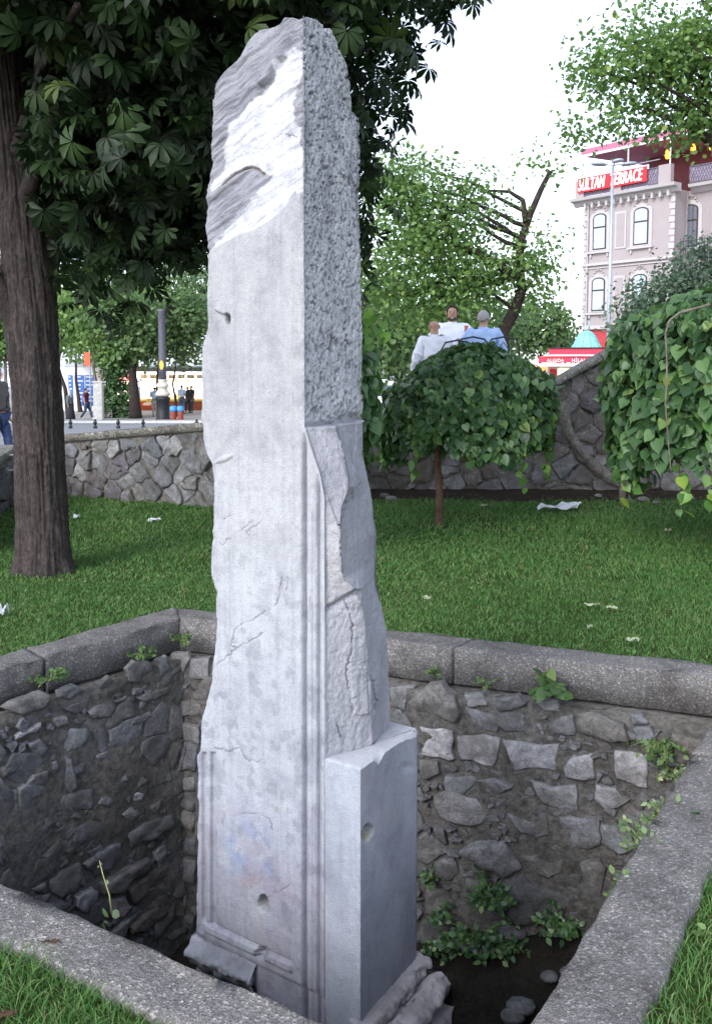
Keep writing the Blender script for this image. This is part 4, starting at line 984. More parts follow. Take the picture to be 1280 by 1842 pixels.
# ------------------------------------------------------------------ foliage
def rot_frames(nrm, dirv):
    """orthonormal frames: z = leaf normal, y = leaf direction."""
    z = nrm/np.linalg.norm(nrm, axis=1, keepdims=True); y = dirv-z*(dirv*z).sum(1, keepdims=True); y /= np.linalg.norm(y, axis=1, keepdims=True)+1e-9
    return np.stack([np.cross(y, z), y, z], -1)
def scatter(tv, tf, pos, frames, scale, name, mat, parent, base, rnd=None):
    n = len(pos); k = len(tv)
    V_ = np.einsum('nij,kj->nki', frames, tv)*scale[:, None, None]+pos[:, None, :]-np.array(base)
    Fc = (tf[None]+np.arange(n)[:, None, None]*k).reshape(-1, tf.shape[1])
    r_ = rng.random(n) if rnd is None else rnd
    return new_obj(name, mesh_np(name, V_.reshape(-1, 3), Fc, False, rnd=np.repeat(r_, k)), mat, parent)
def palmate(n=7):
    """horse-chestnut leaf: drooping obovate leaflets around one point (unit radius)."""
    V_, Fc = [], []
    for i in range(n):
        a = (i-(n-1)/2)*(2*math.pi*.74/n)+.0; L = 1.0-.11*abs(i-(n-1)/2)
        d = np.array([math.sin(a), math.cos(a)]); s = np.array([d[1], -d[0]]); w = .19*L; b = len(V_)
        def P(t, q, z): p = d*t*L+s*q*w; V_.append((p[0], p[1], z))
        P(.04, 0, 0); P(.42, -.62, -.02); P(.42, .62, -.02); P(.74, -1.0, -.14); P(.74, 1.0, -.14); P(.74, 0, -.20); P(1.0, 0, -.42); P(.42, 0, -.06)
        Fc += [(b, b+1, b+7), (b, b+7, b+2), (b+1, b+3, b+5), (b+1, b+5, b+7), (b+7, b+5, b+4), (b+7, b+4, b+2), (b+3, b+6, b+5), (b+5, b+6, b+4)]
    return np.array(V_, float), np.array(Fc, int)
def heart():
    o = [(0, 0), (.30, -.10), (.50, .12), (.50, .40), (.33, .68), (.12, .88), (0, 1.06)]
    V_ = []; 
    for x, y in o: V_.append((x, y, -.10*y*y+abs(x)*.22))
    for x, y in o[1:-1]: V_.append((-x, y, -.10*y*y+abs(x)*.22))
    V_.append((0, .35, -.03)); V_.append((0, .7, -.08))
    r_ = [0, 1, 2, 3, 4, 5, 6]; l_ = [0, 7, 8, 9, 10, 11, 6]; c1, c2 = 12, 13; Fc = []
    for s_, fl in ((r_, False), (l_, True)):
        T = [(s_[0], s_[1], c1), (s_[1], s_[2], c1), (s_[2], s_[3], c1), (s_[3], s_[4], c2), (c1, s_[3], c2), (s_[4], s_[5], c2), (s_[5], s_[6], c2)]
        Fc += [t[::-1] if fl else t for t in T]
    return np.array(V_, float), np.array(Fc, int)
def oval():
    V_ = np.array([(0, 0, 0), (.3, .3, .05), (.28, .65, .0), (0, 1, -.08), (-.28, .65, .0), (-.3, .3, .05)], float)
    return V_, np.array([(0, 1, 5), (1, 2, 5), (5, 2, 4), (2, 3, 4)])
PALM, HEART, OVAL = palmate(), heart(), oval()
def leaf_objects(tmpl, pos, frames, scale, mats, parent, base, limit=300, name='leaf', rnd=.5):
    mes = []
    for k in range(4):
        me = mesh_np(name, tmpl[0], tmpl[1], True, rnd=np.full(len(tmpl[0]), .15+.23*k)); me.materials.append(mats); mes.append(me)
    for i in range(min(limit, len(pos))):
        o = bpy.data.objects.new(name, mes[i % 4]); COL.objects.link(o); o.parent = parent
        m_ = Matrix([[*(frames[i][r]*scale[i]), pos[i][r]-base[r]] for r in range(3)]+[[0, 0, 0, 1]]); o.matrix_local = m_
def limb(mb, pts, r0, r1, n=7, wob=.05, seg=6):
    """wavy tapered branch through the points."""
    P_ = []; pts = [Vector(p) for p in pts]
    for i in range(len(pts)-1):
        for k in range(seg): P_.append(pts[i].lerp(pts[i+1], k/seg))
    P_.append(pts[-1]); L = (pts[-1]-pts[0]).length
    for i in range(1, len(P_)-1):
        q = P_[i]*2.2/max(.3, L*.4); P_[i] = P_[i]+mnoise.noise_vector(q)*wob*L*.35
    rr = [r0+(r1-r0)*(i/(len(P_)-1))**.8 for i in range(len(P_))]
    mb.tube(P_, rr, n); return P_
def crown_points(ells, n, shell=.55, clump=.35, per=18):
    """clumped positions inside a set of ellipsoids [(centre, radii, weight)]."""
    w = np.array([e[2] for e in ells], float); w /= w.sum(); nc = max(1, n//per); P_, C_ = [], []
    ch = rng.choice(len(ells), nc, p=w)
    d = rng.normal(size=(nc, 3)); d /= np.linalg.norm(d, axis=1, keepdims=True); r_ = (shell+(1-shell)*rng.random(nc))**1.0
    for i in range(nc):
        c, ra, _ = ells[ch[i]]; c0 = np.array(c)+d[i]*np.array(ra)*r_[i]; m_ = rng.integers(int(per*.5), int(per*1.5)+1)
        P_.append(c0+rng.normal(size=(m_, 3))*clump*np.array([1, 1, .7])); C_.append(np.repeat(c0[None], m_, 0))
    return np.concatenate(P_), np.concatenate(C_)
def leaf_frames(P_, C_, up=.6, droop=.4):
    n = len(P_); nrm = (P_-C_)*1.2+rng.normal(size=(n, 3))*.55+np.array([0, 0, up]); dr = rng.normal(size=(n, 3))+np.array([0, 0, -droop]); return rot_frames(nrm, dr)

# clover and small broad leaved weeds in the lawn
nc = 9000; x = rng.uniform(-4, 5.5, nc); y = rng.uniform(1.4, 10.6, nc); k_ = vn(x*1.7, y*1.7, seed=310)*vn(x*5, y*5, seed=311)
ok = in_poly(x, y, [(p.x, p.y) for p in lawn_outer]) & ~in_poly(x, y, [(p.x, p.y) for p in inset(PIT, KWm(.01))]) & (k_ > .30); x, y = x[ok], y[ok]
P_ = np.stack([x, y, .018+.014*rng.random(len(x))], -1); N_ = rng.normal(size=P_.shape)*.4+np.array([0, -.2, 1])
stuff(scatter(*OVAL, P_, rot_frames(N_, rng.normal(size=P_.shape)), rng.uniform(.014, .03, len(x)), 'clover', M['weed_leaf'], None, (0, 0, 0)))

# the great horse chestnut on the left ----------------------------------
tb = gnd(82, 1040); TY = tb.y+.22; base = Vector((tb.x, TY, -.02))
chest = thing('chestnut_tree', 'big dark horse chestnut with a thick grey trunk on the lawn left of the pillar', 'tree', base)
tp = [(82,1046,.215),(79,1000,.19),(77,930,.178),(72,830,.172),(66,700,.17),(58,600,.178),(52,520,.185),(44,440,.16),(34,330,.145),(18,180,.13),(2,40,.14),(-18,-140,.12)]
na, nz_ = 120, 420; cps = [at(a, b, TY) for a, b, _ in tp]; zz = np.array([p.z for p in cps]); 
zs_ = np.linspace(-.05, cps[-1].z, nz_); cx_ = np.interp(zs_, zz, [p.x for p in cps]); rr_ = np.interp(zs_, zz, [t_[2] for t_ in tp])
an = np.linspace(0, 2*math.pi, na, endpoint=False)[None]; Zt = np.tile(zs_[:, None], (1, na))
fl = np.clip(1-(Zt-0)/.35, 0, 1)**2; lob = .10*fl*(1+np.cos(an*5+.6))
cxn, sxn = np.cos(an), np.sin(an)
bk = fbm(cxn*3.5+5, Zt*1.6, sxn*3.5, seed=200, o=4); rid = 1-np.abs(fbm(cxn*7, Zt*1.3, sxn*7, seed=201, o=5))*3; fine = fbm(cxn*22, Zt*14, sxn*22, seed=202, o=3)
Rr = rr_[:, None]*(1+lob+.09*bk)+.014*rid+.008*fine
V_ = np.stack([cx_[:, None]+Rr*cxn-base.x, TY+Rr*sxn-base.y, Zt-base.z], -1).reshape(-1, 3)
idx = np.arange(na*nz_).reshape(nz_, na); q = np.stack([idx[:-1], np.roll(idx, -1, 1)[:-1], np.roll(idx, -1, 1)[1:], idx[1:]], -1).reshape(-1, 4)
new_obj('trunk', mesh_np('trunk', V_, q, True), M['bark'], chest)
def bl_(pts, r0, r1, name='limb', mat='bark', par=chest, b=base, n=10, wob=.04):
    mb = MB(); limb(mb, [p-b for p in pts], r0, r1, n, wob); return mb.build(name, M[mat], par, True)
bl_([at(58, 560, TY), at(84, 430, TY+.1), at(112, 330, TY+.25), at(150, 210, TY+.5), at(200, 60, TY+.8), at(260, -150, TY+1)], .12, .05)
bl_([at(90, 430, TY+.1), at(160, 380, TY+.1), at(240, 345, TY+.2), at(340, 300, TY+.5), at(430, 270, TY+.9)], .06, .02)
bl_([at(40, 580, TY), at(5, 530, TY-.1), at(-40, 470, TY-.2), at(-140, 330, TY-.3)], .12, .06)
bl_([at(40, 380, TY), at(100, 200, TY-.6), at(220, 90, TY-1.2), at(420, 10, TY-1.4)], .07, .025)
bl_([at(180, 100, TY+.7), at(330, 60, TY+.6), at(520, 20, TY+.4), at(700, -10, TY+.2)], .06, .015)
bl_([at(28, 290, TY), at(80, 120, TY-1), at(140, 10, TY-2)], .06, .02)
cc = np.array([-2.15, 7.1, 4.75])
ells = [(cc, (3.0, 3.0, 2.75), 10), (cc+np.array([-.2, 1.0, -1.4]), (2.2, 2.0, 1.2), 3), ((-1.3, 5.6, 4.1), (1.5, 1.1, .95), 1.3)]
P_, C_ = crown_points(ells, 17000, .45, .30, 16)
px, py = proj(P_[:, 0], P_[:, 1], P_[:, 2])
lim = np.interp(px, [-200, 0, 90, 130, 230, 300, 370, 560, 650, 705, 790, 850, 880], [330, 330, 400, 530, 530, 490, 480, 480, 520, 330, 90, 20, -50])
hid = (P_[:, 1] < 4.3)
ok = ~((px < 78-py*.12) & (py > 40) & (P_[:, 1] < TY+.2)) & (py < lim-rng.random(len(py))**2*60) & (px < 880) & ~hid & ~((px < 60) & (py > 300) & (P_[:, 1] < TY-.1)); P_, C_ = P_[ok], C_[ok]
# extra sprays seen at the edges of the crown
def sprays(lst, per, spread):
    a, c = [], []
    for px_, py_, d_ in lst:
        p0 = np.array(at(px_, py_, d_)); a.append(p0+rng.normal(size=(per, 3))*spread); c.append(np.tile(p0, (per, 1)))
    return np.concatenate(a), np.concatenate(c)
S1, C1 = sprays([(190, 535, 6.4), (225, 545, 6.6), (180, 500, 6.3), (340, 490, 7.0), (250, 500, 6.8), (120, 500, 6.6), (300, 500, 7.3), (150, 555, 6.4)], 5, .12)
S2, C2 = sprays([(660, 150, 7), (675, 60, 7), (690, 120, 6.8), (700, 90, 7), (650, 240, 6.8), (640, 190, 6.9), (660, 270, 6.8), (720, 40, 7), (780, 20, 6.8), (735, 75, 6.9), (815, -12, 6.7), (600, 60, 6.8), (665, 190, 6.7), (685, 30, 6.8), (750, 5, 6.8), (790, -8, 6.8)], 7, .12)
S3, C3 = sprays([(662, 300, 6.4), (658, 345, 6.4), (672, 385, 6.3), (660, 425, 6.3), (675, 405, 6.4), (655, 470, 6.3), (664, 505, 6.2)], 4, .09)
S4, C4 = sprays([(150, 20, 5.0), (110, 60, 5.1), (190, 50, 4.9), (30, 10, 5.0), (370, 150, 5.4), (345, 170, 5.4), (60, 30, 5)], 5, .14)
PA = np.concatenate([S1, S2, S3, S4]); CA = np.concatenate([C1, C2, C3, C4])
fr = leaf_frames(P_, C_, .7, 1.0); sc_ = rng.uniform(.10, .165, len(P_))
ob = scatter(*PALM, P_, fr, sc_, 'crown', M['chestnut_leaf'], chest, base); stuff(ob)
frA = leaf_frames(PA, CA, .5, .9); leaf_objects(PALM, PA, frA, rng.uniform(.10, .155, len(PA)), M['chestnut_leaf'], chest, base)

# weeping mulberries ---------------------------------------------------
def weeping(c, r_, ztop, zlow, n, label, leaf=.085, trunk=None, strands=8, seed=1, mat='mulberry_leaf', nobj=300, vis=None, lump=.14, tilt=0.0, dome=.22, group='weeping mulberry trees'):
    g = np.random.default_rng(seed); b = Vector((c[0], c[1], 0)) if trunk is None else Vector((trunk[0], trunk[1], 0))
    root = thing('weeping_mulberry', label, 'tree', b, 0, group)
    H_ = ztop-zlow
    a = g.uniform(0, 2*math.pi, n); t = g.random(n)**.85                  # 0 = crown centre, 1 = hem
    low = zlow+.30*(fbm(np.cos(a)*2.2, np.sin(a)*2.2, seed=seed, o=3)+.25)*1.2
    rad = np.where(t < .45, t/.45*.93, .93+.07*np.sin((t-.45)/.55*math.pi)); zz = np.where(t < .45, ztop-dome*H_*(t/.45)**2.0, ztop-dome*H_-(ztop-dome*H_-low)*((t-.45)/.55))
    dent = 1+lump*fbm(np.cos(a)*2.5, zz*2.0, np.sin(a)*2.5, seed=seed+9, o=3); inner = 1-.30*g.random(n)**2
    x = c[0]+r_*rad*dent*inner*np.cos(a); y = c[1]+r_*rad*dent*inner*np.sin(a); zz = zz+lump*.9*fbm(np.cos(a)*2+x*2, y*2, seed=seed+5)*(t < .5)+tilt*(x-c[0])*(zz-zlow)/H_
    P_ = np.stack([x, y, zz], -1); outw = np.stack([np.cos(a)*np.minimum(t*2, 1), np.sin(a)*np.minimum(t*2, 1), np.clip(1.1-t*1.3, .15, 1)], -1)
    nr_ = outw+g.normal(size=(n, 3))*.6; dr = outw*np.array([.7, .7, 0])+np.array([0, 0, -1.1])+g.normal(size=(n, 3))*.45
    fr = rot_frames(nr_, dr); sc = leaf*(.5+.95*g.random(n)**1.3)
    # order by distance so that the nearest become separate leaves
    facing = (outw[:, 1] < -.1) & (inner > .9); px, py = proj(x, y, zz); show = facing & (px < 1290) & (px > 560)
    sel = np.where(show)[0]; g.shuffle(sel); sel = sel[:nobj]; rest = np.ones(n, bool); rest[sel] = False
    ob = scatter(*HEART, P_[rest], fr[rest], sc[rest], 'crown', M[mat], root, b); stuff(ob)
    leaf_objects(HEART, P_[sel]+outw[sel]*.02, fr[sel], sc[sel]*1.1, M[mat], root, b)
    # hanging strands
    mb = MB(); SP, SC = [], []
    for k in range(strands):
        aa = g.uniform(math.pi*1.0, math.pi*2.0); rr = r_*g.uniform(.85, 1.03); z1 = zlow+H_*.45; z0 = zlow-g.uniform(.0, .22)
        pts = [Vector((c[0]+rr*math.cos(aa)*q, c[1]+rr*math.sin(aa)*q, zq)) for q, zq in ((.6, z1+H_*.35), (.97, z1+H_*.15), (1.03, z1), (1.02, (z0+z1)/2), (1.0, z0))]
        L_ = limb(mb, [p-b for p in pts], .006, .002, 5, .03)
        for p in L_[len(L_)//2:]:
            for _ in range(2 if g.random() < .6 else 1): SP.append(np.array(p+b)+g.normal(size=3)*.02); SC.append((math.cos(aa), math.sin(aa), .1))
    if strands:
        mb.build('hanging_twig', M['bark_brown'], root, True)
        SP, SC = np.array(SP), np.array(SC); fr2 = rot_frames(SC+g.normal(size=SC.shape)*.5, np.tile([0, 0, -1.0], (len(SP), 1))+g.normal(size=SC.shape)*.5)
        stuff(scatter(*HEART, SP, fr2, leaf*g.uniform(.6, 1.2, len(SP)), 'hanging_leaf', M['mulberry_leaf_light'], root, b))
    if trunk is not None:
        mb = MB(); limb(mb, [(0, 0, -.03), (.01, 0, .3), (-.01, .01, .65), (.02, 0, ztop*.8)], trunk[2]*1.1, trunk[2]*.9, 12, .02); mb.build('trunk', M['bark_brown'], root, True)
        mb = MB()
        for k in range(9):
            aa = k*.7+.2; ctr = Vector((c[0]-b.x, c[1]-b.y, 0)); e = Vector((math.cos(aa), math.sin(aa), 0))
            limb(mb, [(0, 0, ztop*.72), ctr*.5+e*r_*.4+Vector((0, 0, ztop-.2)), ctr+e*r_*.7+Vector((0, 0, ztop-.34)), ctr+e*r_*.8+Vector((0, 0, ztop-.75))], .02, .006, 6, .08)
        mb.build('branch', M['bark_brown'], root, True)
    return root, b
t1 = gnd(788, 946)
weeping((at(838, 700, 9.0).x, 9.0), .86, at(838, 630, 9).z, .66, 8500, 'weeping mulberry with a round leafy dome on a thin brown trunk in mid lawn', .070, (t1.x, t1.y, .034), 5, 3, tilt=.16, dome=.30)
# its light tuft low on the left and grey dead twigs on top
wc = Vector((at(1335, 700, 7.6).x, 7.6, 0))
weeping((wc.x, wc.y), 1.10, at(1335, 500, 7.6).z-.06, .60, 12500, 'large weeping mulberry cut off by the right edge of the picture', .082, (wc.x, wc.y, .05), 12, 8)
wd = Vector((at(560, 700, 7.4).x, 7.4, 0))
weeping((wd.x, wd.y), .52, at(560, 545, 7.4).z, .80, 2600, 'weeping mulberry almost hidden behind the marble pillar with pale new leaves', .095, (wd.x, wd.y, .03), 6, 15, 'mulberry_leaf', 120)
lp_ = np.array([at(x_, y_, 7.15) for x_, y_ in ((662, 575), (676, 568), (688, 580), (694, 598), (672, 596), (684, 612), (664, 606), (690, 568), (680, 590), (668, 620), (655, 590), (660, 560))]); mh = bpy.data.objects['weeping_mulberry.002']
leaf_objects(HEART, lp_, rot_frames(rng.normal(size=lp_.shape)*.5+np.array([0, -1, .3]), rng.normal(size=lp_.shape)*.5+np.array([0, 0, -1])), rng.uniform(.06, .10, len(lp_)), M['mulberry_leaf_light'], mh, mh.location)
mb = MB(); limb(mb, [at(640, 620, 7.2)-mh.location, at(665, 590, 7.16)-mh.location, at(690, 572, 7.16)-mh.location], .006, .002, 5, .03); mb.build('shoot', M['stem'], mh, True)
o = thing('wooden_post', 'short grey post stub in the earth under the right weeping mulberry', 'post', gnd(1118, 910)); MB().lathe([(.035, -.02), (.034, .1), (.036, .16), (.03, .3)], 10).build('post_stub', M['bark_pale'], o, True)
if 1:
    o_ = bpy.data.objects['wooden_post']
    # a curved bare branch arching out of the top of the right mulberry
    r2 = bpy.data.objects['weeping_mulberry.001']; b2 = Vector(r2.location); mb = MB()
    limb(mb, [at(1275, 548, 6.6)-b2, at(1245, 556, 6.5)-b2, at(1220, 563, 6.47)-b2, at(1203, 577, 6.45)-b2, at(1196, 600, 6.45)-b2, at(1199, 660, 6.45)-b2, at(1196, 720, 6.45)-b2, at(1200, 790, 6.45)-b2, at(1206, 850, 6.45)-b2], .011, .003, 7, .012)
    mb.build('bare_branch', M['bark_pale'], r2, True)

# trees beyond the walls ------------------------------------------------
def tree(label, base, ells, n, leaf, mat, trunk, r0, clump=.35, per=22, bark='bark_dark', name='tree', group=None, shell=.5, branches=10):
    b = Vector(base); root = thing(name, label, 'tree', b, 0, group); P_, C_ = crown_points(ells, n, shell, clump, per)
    stuff(scatter(*OVAL, P_, leaf_frames(P_, C_, .6, .3), leaf*rng.uniform(.6, 1.4, len(P_)), 'crown', M[mat], root, b))
    mb = MB(); L_ = limb(mb, [Vector(p)-b for p in trunk], r0, r0*.28, 10, .03); mb.build('trunk', M[bark], root, True)
    mb = MB(); u = np.unique(C_, axis=0); g = rng.permutation(len(u))[:branches]
    for i in g:
        e = Vector(u[i])-b; cand = [p for p in L_[len(L_)//3:] if p.z < e.z-.25*(Vector((p.x, p.y))-Vector((e.x, e.y))).length]; s = min(cand or [L_[len(L_)//2]], key=lambda p: (p-e).length); m_ = (s+e)/2+Vector((0, 0, rng.uniform(.0, .3)))
        limb(mb, [s, m_, e], r0*.32, r0*.06, 6, .08)
    mb.build('branch', M[bark], root, True); return root
sz = street_z
# twisted tree above the men
Yt = 19.0; gz = sz(Yt)
tk = [at(905, 640, Yt), at(906, 600, Yt), at(928, 560, Yt), at(938, 520, Yt), at(930, 470, Yt), at(935, 430, Yt), at(950, 385, Yt), at(970, 345, Yt), at(990, 308, Yt)]
tk = [Vector((tk[0].x+.1, Yt, gz-.1))]+tk
def E(px_, py_, rx, rz, Y_, w, ry=None): p = at(px_, py_, Y_); return ((p.x, p.y, p.z), (rx/F*Y_, ry or rx/F*Y_*.8, rz/F*Y_), w)
ra = tree('loose tree with a twisted dark trunk and bare forked top right above the three men', tk[0], [E(770, 420, 150, 120, Yt, 10), E(720, 330, 85, 60, Yt, 3.2), E(850, 500, 110, 45, Yt, 3.2), E(955, 480, 48, 95, Yt, 2.2), E(990, 300, 20, 20, Yt, .16), E(850, 345, 50, 14, Yt, .4), E(930, 300, 60, 40, Yt, .10), E(800, 560, 120, 40, Yt, 2.5), E(690, 520, 80, 80, Yt, 2.5)],
     15500, .095, 'tree_leaf_light', tk, .165, .28, 20, shell=.15, branches=14)
mb = MB(); b_ = Vector(tk[0])
for pts, r_ in (([(930, 500), (860, 455), (800, 430), (740, 440), (700, 450)], .11), ([(945, 400), (940, 360), (915, 345), (870, 342)], .07), ([(820, 440), (800, 400), (805, 360), (830, 330)], .05), ([(770, 435), (750, 400), (745, 380)], .04)):
    limb(mb, [at(x, y, Yt)-b_ for x, y in pts], r_, r_*.3, 8, .03)
mb.build('limb', M['bark_dark'], ra, True)
tree('bushy mid green tree filling the view behind the bald man in white', (at(700, 700, 24).x, 24, sz(24)), [E(700, 560, 130, 80, 24, 5), E(830, 590, 130, 60, 24, 5), E(740, 640, 150, 50, 24, 4)], 9000, .15, 'tree_leaf', [(at(720, 700, 24).x, 24, sz(24)), at(720, 560, 24)], .16, .34, 22)
tree('low pale green tree right of the men above the kiosk', (at(968, 700, 40).x, 40, sz(40)), [E(972, 585, 60, 46, 40, 5), E(930, 620, 50, 40, 40, 2)], 3600, .19, 'tree_leaf', [(at(968, 700, 40).x, 40, sz(40)), at(972, 590, 40)], .12, .3, 18)
tree('grey green bushy tree below the terrace of the pink hotel', (at(1230, 700, 17).x, 17, sz(17)), [E(1215, 545, 95, 62, 17, 5), E(1290, 490, 90, 62, 17, 4), E(1180, 590, 70, 50, 17, 3)], 9000, .085, 'tree_leaf_grey', [(at(1230, 700, 17).x, 17, sz(17)), at(1235, 550, 17)], .11, .22, 22)
Yr = 14.5
rt = tree('bright green tree reaching in from the top right corner over the hotel', (at(1480, 700, Yr).x, Yr, sz(Yr)), [E(1190, 110, 130, 95, Yr, 7), E(1280, 50, 160, 90, Yr, 5), E(1330, 150, 120, 110, Yr, 5), E(1075, 130, 55, 55, Yr, 1.3), E(1110, 210, 70, 32, Yr, .9), E(1245, 220, 65, 32, Yr, 1.6), E(1180, 235, 50, 24, Yr, .5), E(1050, 235, 40, 22, Yr, .22), E(1400, 50, 200, 160, Yr, 7)],
     13500, .085, 'tree_leaf_light', [(at(1480, 700, Yr).x, Yr, sz(Yr)), at(1470, 500, Yr), at(1440, 330, Yr)], .22, .20, 22, shell=.25, branches=16)
mb = MB(); b_ = Vector(rt.location)
for pts, r_ in (([(1450, 380), (1330, 290), (1280, 255), (1240, 228), (1215, 218), (1160, 195)], .13), ([(1260, 240), (1230, 180), (1190, 110), (1130, 70)], .06), ([(1430, 330), (1380, 200), (1330, 80), (1260, 0)], .1), ([(1215, 150), (1130, 140), (1060, 130)], .03)):
    limb(mb, [at(x, y, Yr)-b_ for x, y in pts], r_, r_*.25, 8, .03)
mb.build('limb', M['bark_dark'], rt, True)
# street trees in the square on the left
def sq(px_, Y_, ell, n, label, tr, r0, bark='bark_pale', mat='tree_leaf', leaf=.26, cl=.5, br=8):
    g_ = sz(Y_) if Y_ < 46 else -1.65
    b = Vector((at(px_, 700, Y_).x, Y_, g_)); tk = [b]+[at(x, y, Y_) for x, y in tr]
    return tree(label, b, [E(*e, Y_, 1) if len(e) == 4 else E(*e[:4], Y_, e[4]) for e in ell], n, leaf, mat, tk, r0, cl, 20, bark, group='trees of the square', shell=.3, branches=br)
sq(122, 55.0, [(125, 590, 60, 55), (150, 560, 60, 40)], 2600, 'slender tree with a slanting dark trunk left of the blue notice booth', [(118, 700), (105, 660), (112, 610)], .17, 'bark_dark', 'tree_leaf_light')
sq(144, 59.0, [(150, 610, 50, 40), (175, 570, 60, 50)], 2200, 'slim dark trunked tree directly in front of the blue notice booth', [(142, 720), (137, 680), (136, 620)], .18, 'bark_dark')
sq(180, 53.0, [(190, 590, 60, 60), (210, 620, 40, 35)], 2800, 'pale forked tree between the notice booth and the dark shrub', [(176, 700), (168, 660), (172, 600)], .16, 'bark_pale', 'tree_leaf_light')
sq(188, 52.5, [(200, 570, 50, 40)], 1400, 'second pale stem leaning right beside the forked pale tree', [(186, 720), (182, 690), (190, 640), (178, 600)], .13)
sq(243, 52.5, [(250, 570, 75, 60), (240, 620, 50, 35)], 3600, 'tree with the broadest dark trunk in the square, left of the lamp column', [(241, 700), (238, 650), (240, 590)], .40, 'bark_dark')
sq(222, 56.0, [(225, 600, 30, 40)], 900, 'crooked thin tree in front of the red drinks cabinet', [(225, 720), (212, 680), (220, 640)], .12)
sq(318, 54.0, [(325, 600, 55, 60), (345, 570, 50, 50)], 4200, 'thin tree right of the lamp column in front of the lit snack kiosk', [(316, 720), (311, 690), (318, 640)], .11, 'bark_dark', 'tree_leaf', .22)
sq(283, 58.0, [(280, 600, 50, 50)], 1800, 'narrow dark tree just behind the lamp column', [(283, 700), (285, 660), (283, 600)], .13, 'bark_dark')
sq(5, 44.0, [(0, 560, 45, 90), (-20, 620, 40, 40)], 2600, 'light green tree cut by the left edge behind the chestnut trunk', [(12, 690), (10, 650), (6, 600)], .12, 'bark_pale', 'tree_leaf_light')
for i, (px_, py_, rx, rz, Y_, n_) in enumerate([(180, 540, 150, 60, 70, 5200), (330, 530, 110, 70, 75, 4200), (60, 560, 90, 60, 80, 3000), (450, 590, 130, 80, 78, 4200), (760, 610, 150, 50, 60, 3600), (620, 600, 120, 80, 66, 4200)]):
    lab = ['wide green tree crown far behind the square on the left', 'dense tree crown behind the snack kiosk', 'far tree crown behind the left edge trees', 'far tree crown hidden behind the upper pillar shaft', 'far hedge like tree crown behind the three men', 'far tree crown just right of the pillar']
    b = (at(px_, 700, Y_).x, Y_, -1.77); tree(lab[i], b, [E(px_, py_, rx, rz, Y_, 1), E(px_+rx*.3, py_+20, rx*.6, rz*.8, Y_, .6)], n_, .36, 'tree_leaf' if i % 2 else 'tree_leaf_light', [b, at(px_, py_, Y_)], .3, .8, 20, 'bark_dark', group='background trees beyond the square')
# dark conifer-like shrub
b = (at(205, 700, 53).x, 53, -1.65); tree('dark evergreen shrub between the pale trees and the red cabinet', b, [E(205, 670, 22, 42, 53, 1), E(212, 720, 26, 35, 53, 1)], 2600, .2, 'mulberry_leaf', [b, at(205, 660, 53)], .12, .25, 20, 'bark_dark', name='evergreen_shrub')
tree('small dark tree behind the domed kiosk beside the hotel', (at(1000, 700, 44).x, 44, -1.5), [E(1010, 615, 24, 30, 44, 1)], 900, .2, 'mulberry_leaf', [(at(1000, 700, 44).x, 44, -1.5), at(1008, 620, 44)], .1, .3, 16)
# ------------------------------------------------------------------ weeds and litter
def weed(p, r_, n, leaf, label, mat='weed_leaf', up=.6, seed=0, out_dir=(0, -1, 0), tmpl=None, h=.0, hang=0.0):
    g = np.random.default_rng(seed); b = Vector(p); root = thing('weed_plant', label, 'plant', b); od = np.array(out_dir, float)
    mb = MB(); P_, N_, D_ = [], [], []
    for k in range(max(4, n//9)):
        d = g.normal(size=3); d[2] = abs(d[2])*up+.15-hang; d += od*.5; d /= np.linalg.norm(d); L = r_*g.uniform(.5, 1.1); e = d*L+np.array([0, 0, h*g.random()-hang*.4*L])
        mid = e*.5+np.array([0, 0, .15*L]); mb.tube([(0, 0, 0), tuple(mid), tuple(e)], [.0035, .003, .0015], 5)
        for j in range(9):
            t = g.uniform(.25, 1.05); q = (mid*2*t if t < .5 else mid+(e-mid)*(t-.5)*2)+g.normal(size=3)*r_*.07
            P_.append(q+np.array(b)); N_.append(g.normal(size=3)*.5+np.array([0, 0, .7])+od*.5); D_.append(d+g.normal(size=3)*.7)
    P_, N_, D_ = map(np.array, (P_, N_, D_)); mb.build('stem', M['stem'], root, True)
    stuff(scatter(*(tmpl or OVAL), P_, rot_frames(N_, D_), leaf*g.uniform(.6, 1.4, len(P_)), 'foliage', M[mat], root, b)); return root
kl = .02; zk = KZ-.20
A0, B0 = WALLF[0], WALLF[1]; nF = Vector((-(B0-A0).y, (B0-A0).x, 0)).normalized(); nF = nF if nF.dot(cen-A0) > 0 else -nF
nL = (WALLF[3]-WALLF[0]).normalized(); nL = Vector((-nL.y, nL.x, 0)); nL = nL if nL.dot(cen-A0) > 0 else -nL
nR_ = (WALLF[2]-WALLF[1]).normalized(); nR_ = Vector((-nR_.y, nR_.x, 0)); nR_ = nR_ if nR_.dot(cen-A0) > 0 else -nR_
def on_wall(px_, py_, A, nn, o_=.02):
    a, b, c = ray(px_, py_); d = Vector((float(a), float(b), float(c))); O = Vector((0, 0, EYE)); k_ = (Vector((A.x, A.y, 0))-Vector((0, 0, 0))).dot(nn)/Vector((d.x, d.y, 0)).dot(nn); return O+d*k_+nn*o_
weed(on_wall(87, 1222, A0, nL), .10, 110, .022, 'small weed on the ledge of the left pit wall, nearest the left edge', seed=1, out_dir=tuple(nL), hang=.1)
weed(on_wall(253, 1180, A0, nL), .085, 120, .022, 'round leafy weed on the ledge of the left pit wall, second from the corner', seed=2, out_dir=tuple(nL), up=.3)
weed(on_wall(320, 1155, A0, nL), .08, 110, .020, 'weed tuft growing in the back left corner of the pit under the kerb', seed=3, out_dir=tuple(nL), up=.5)
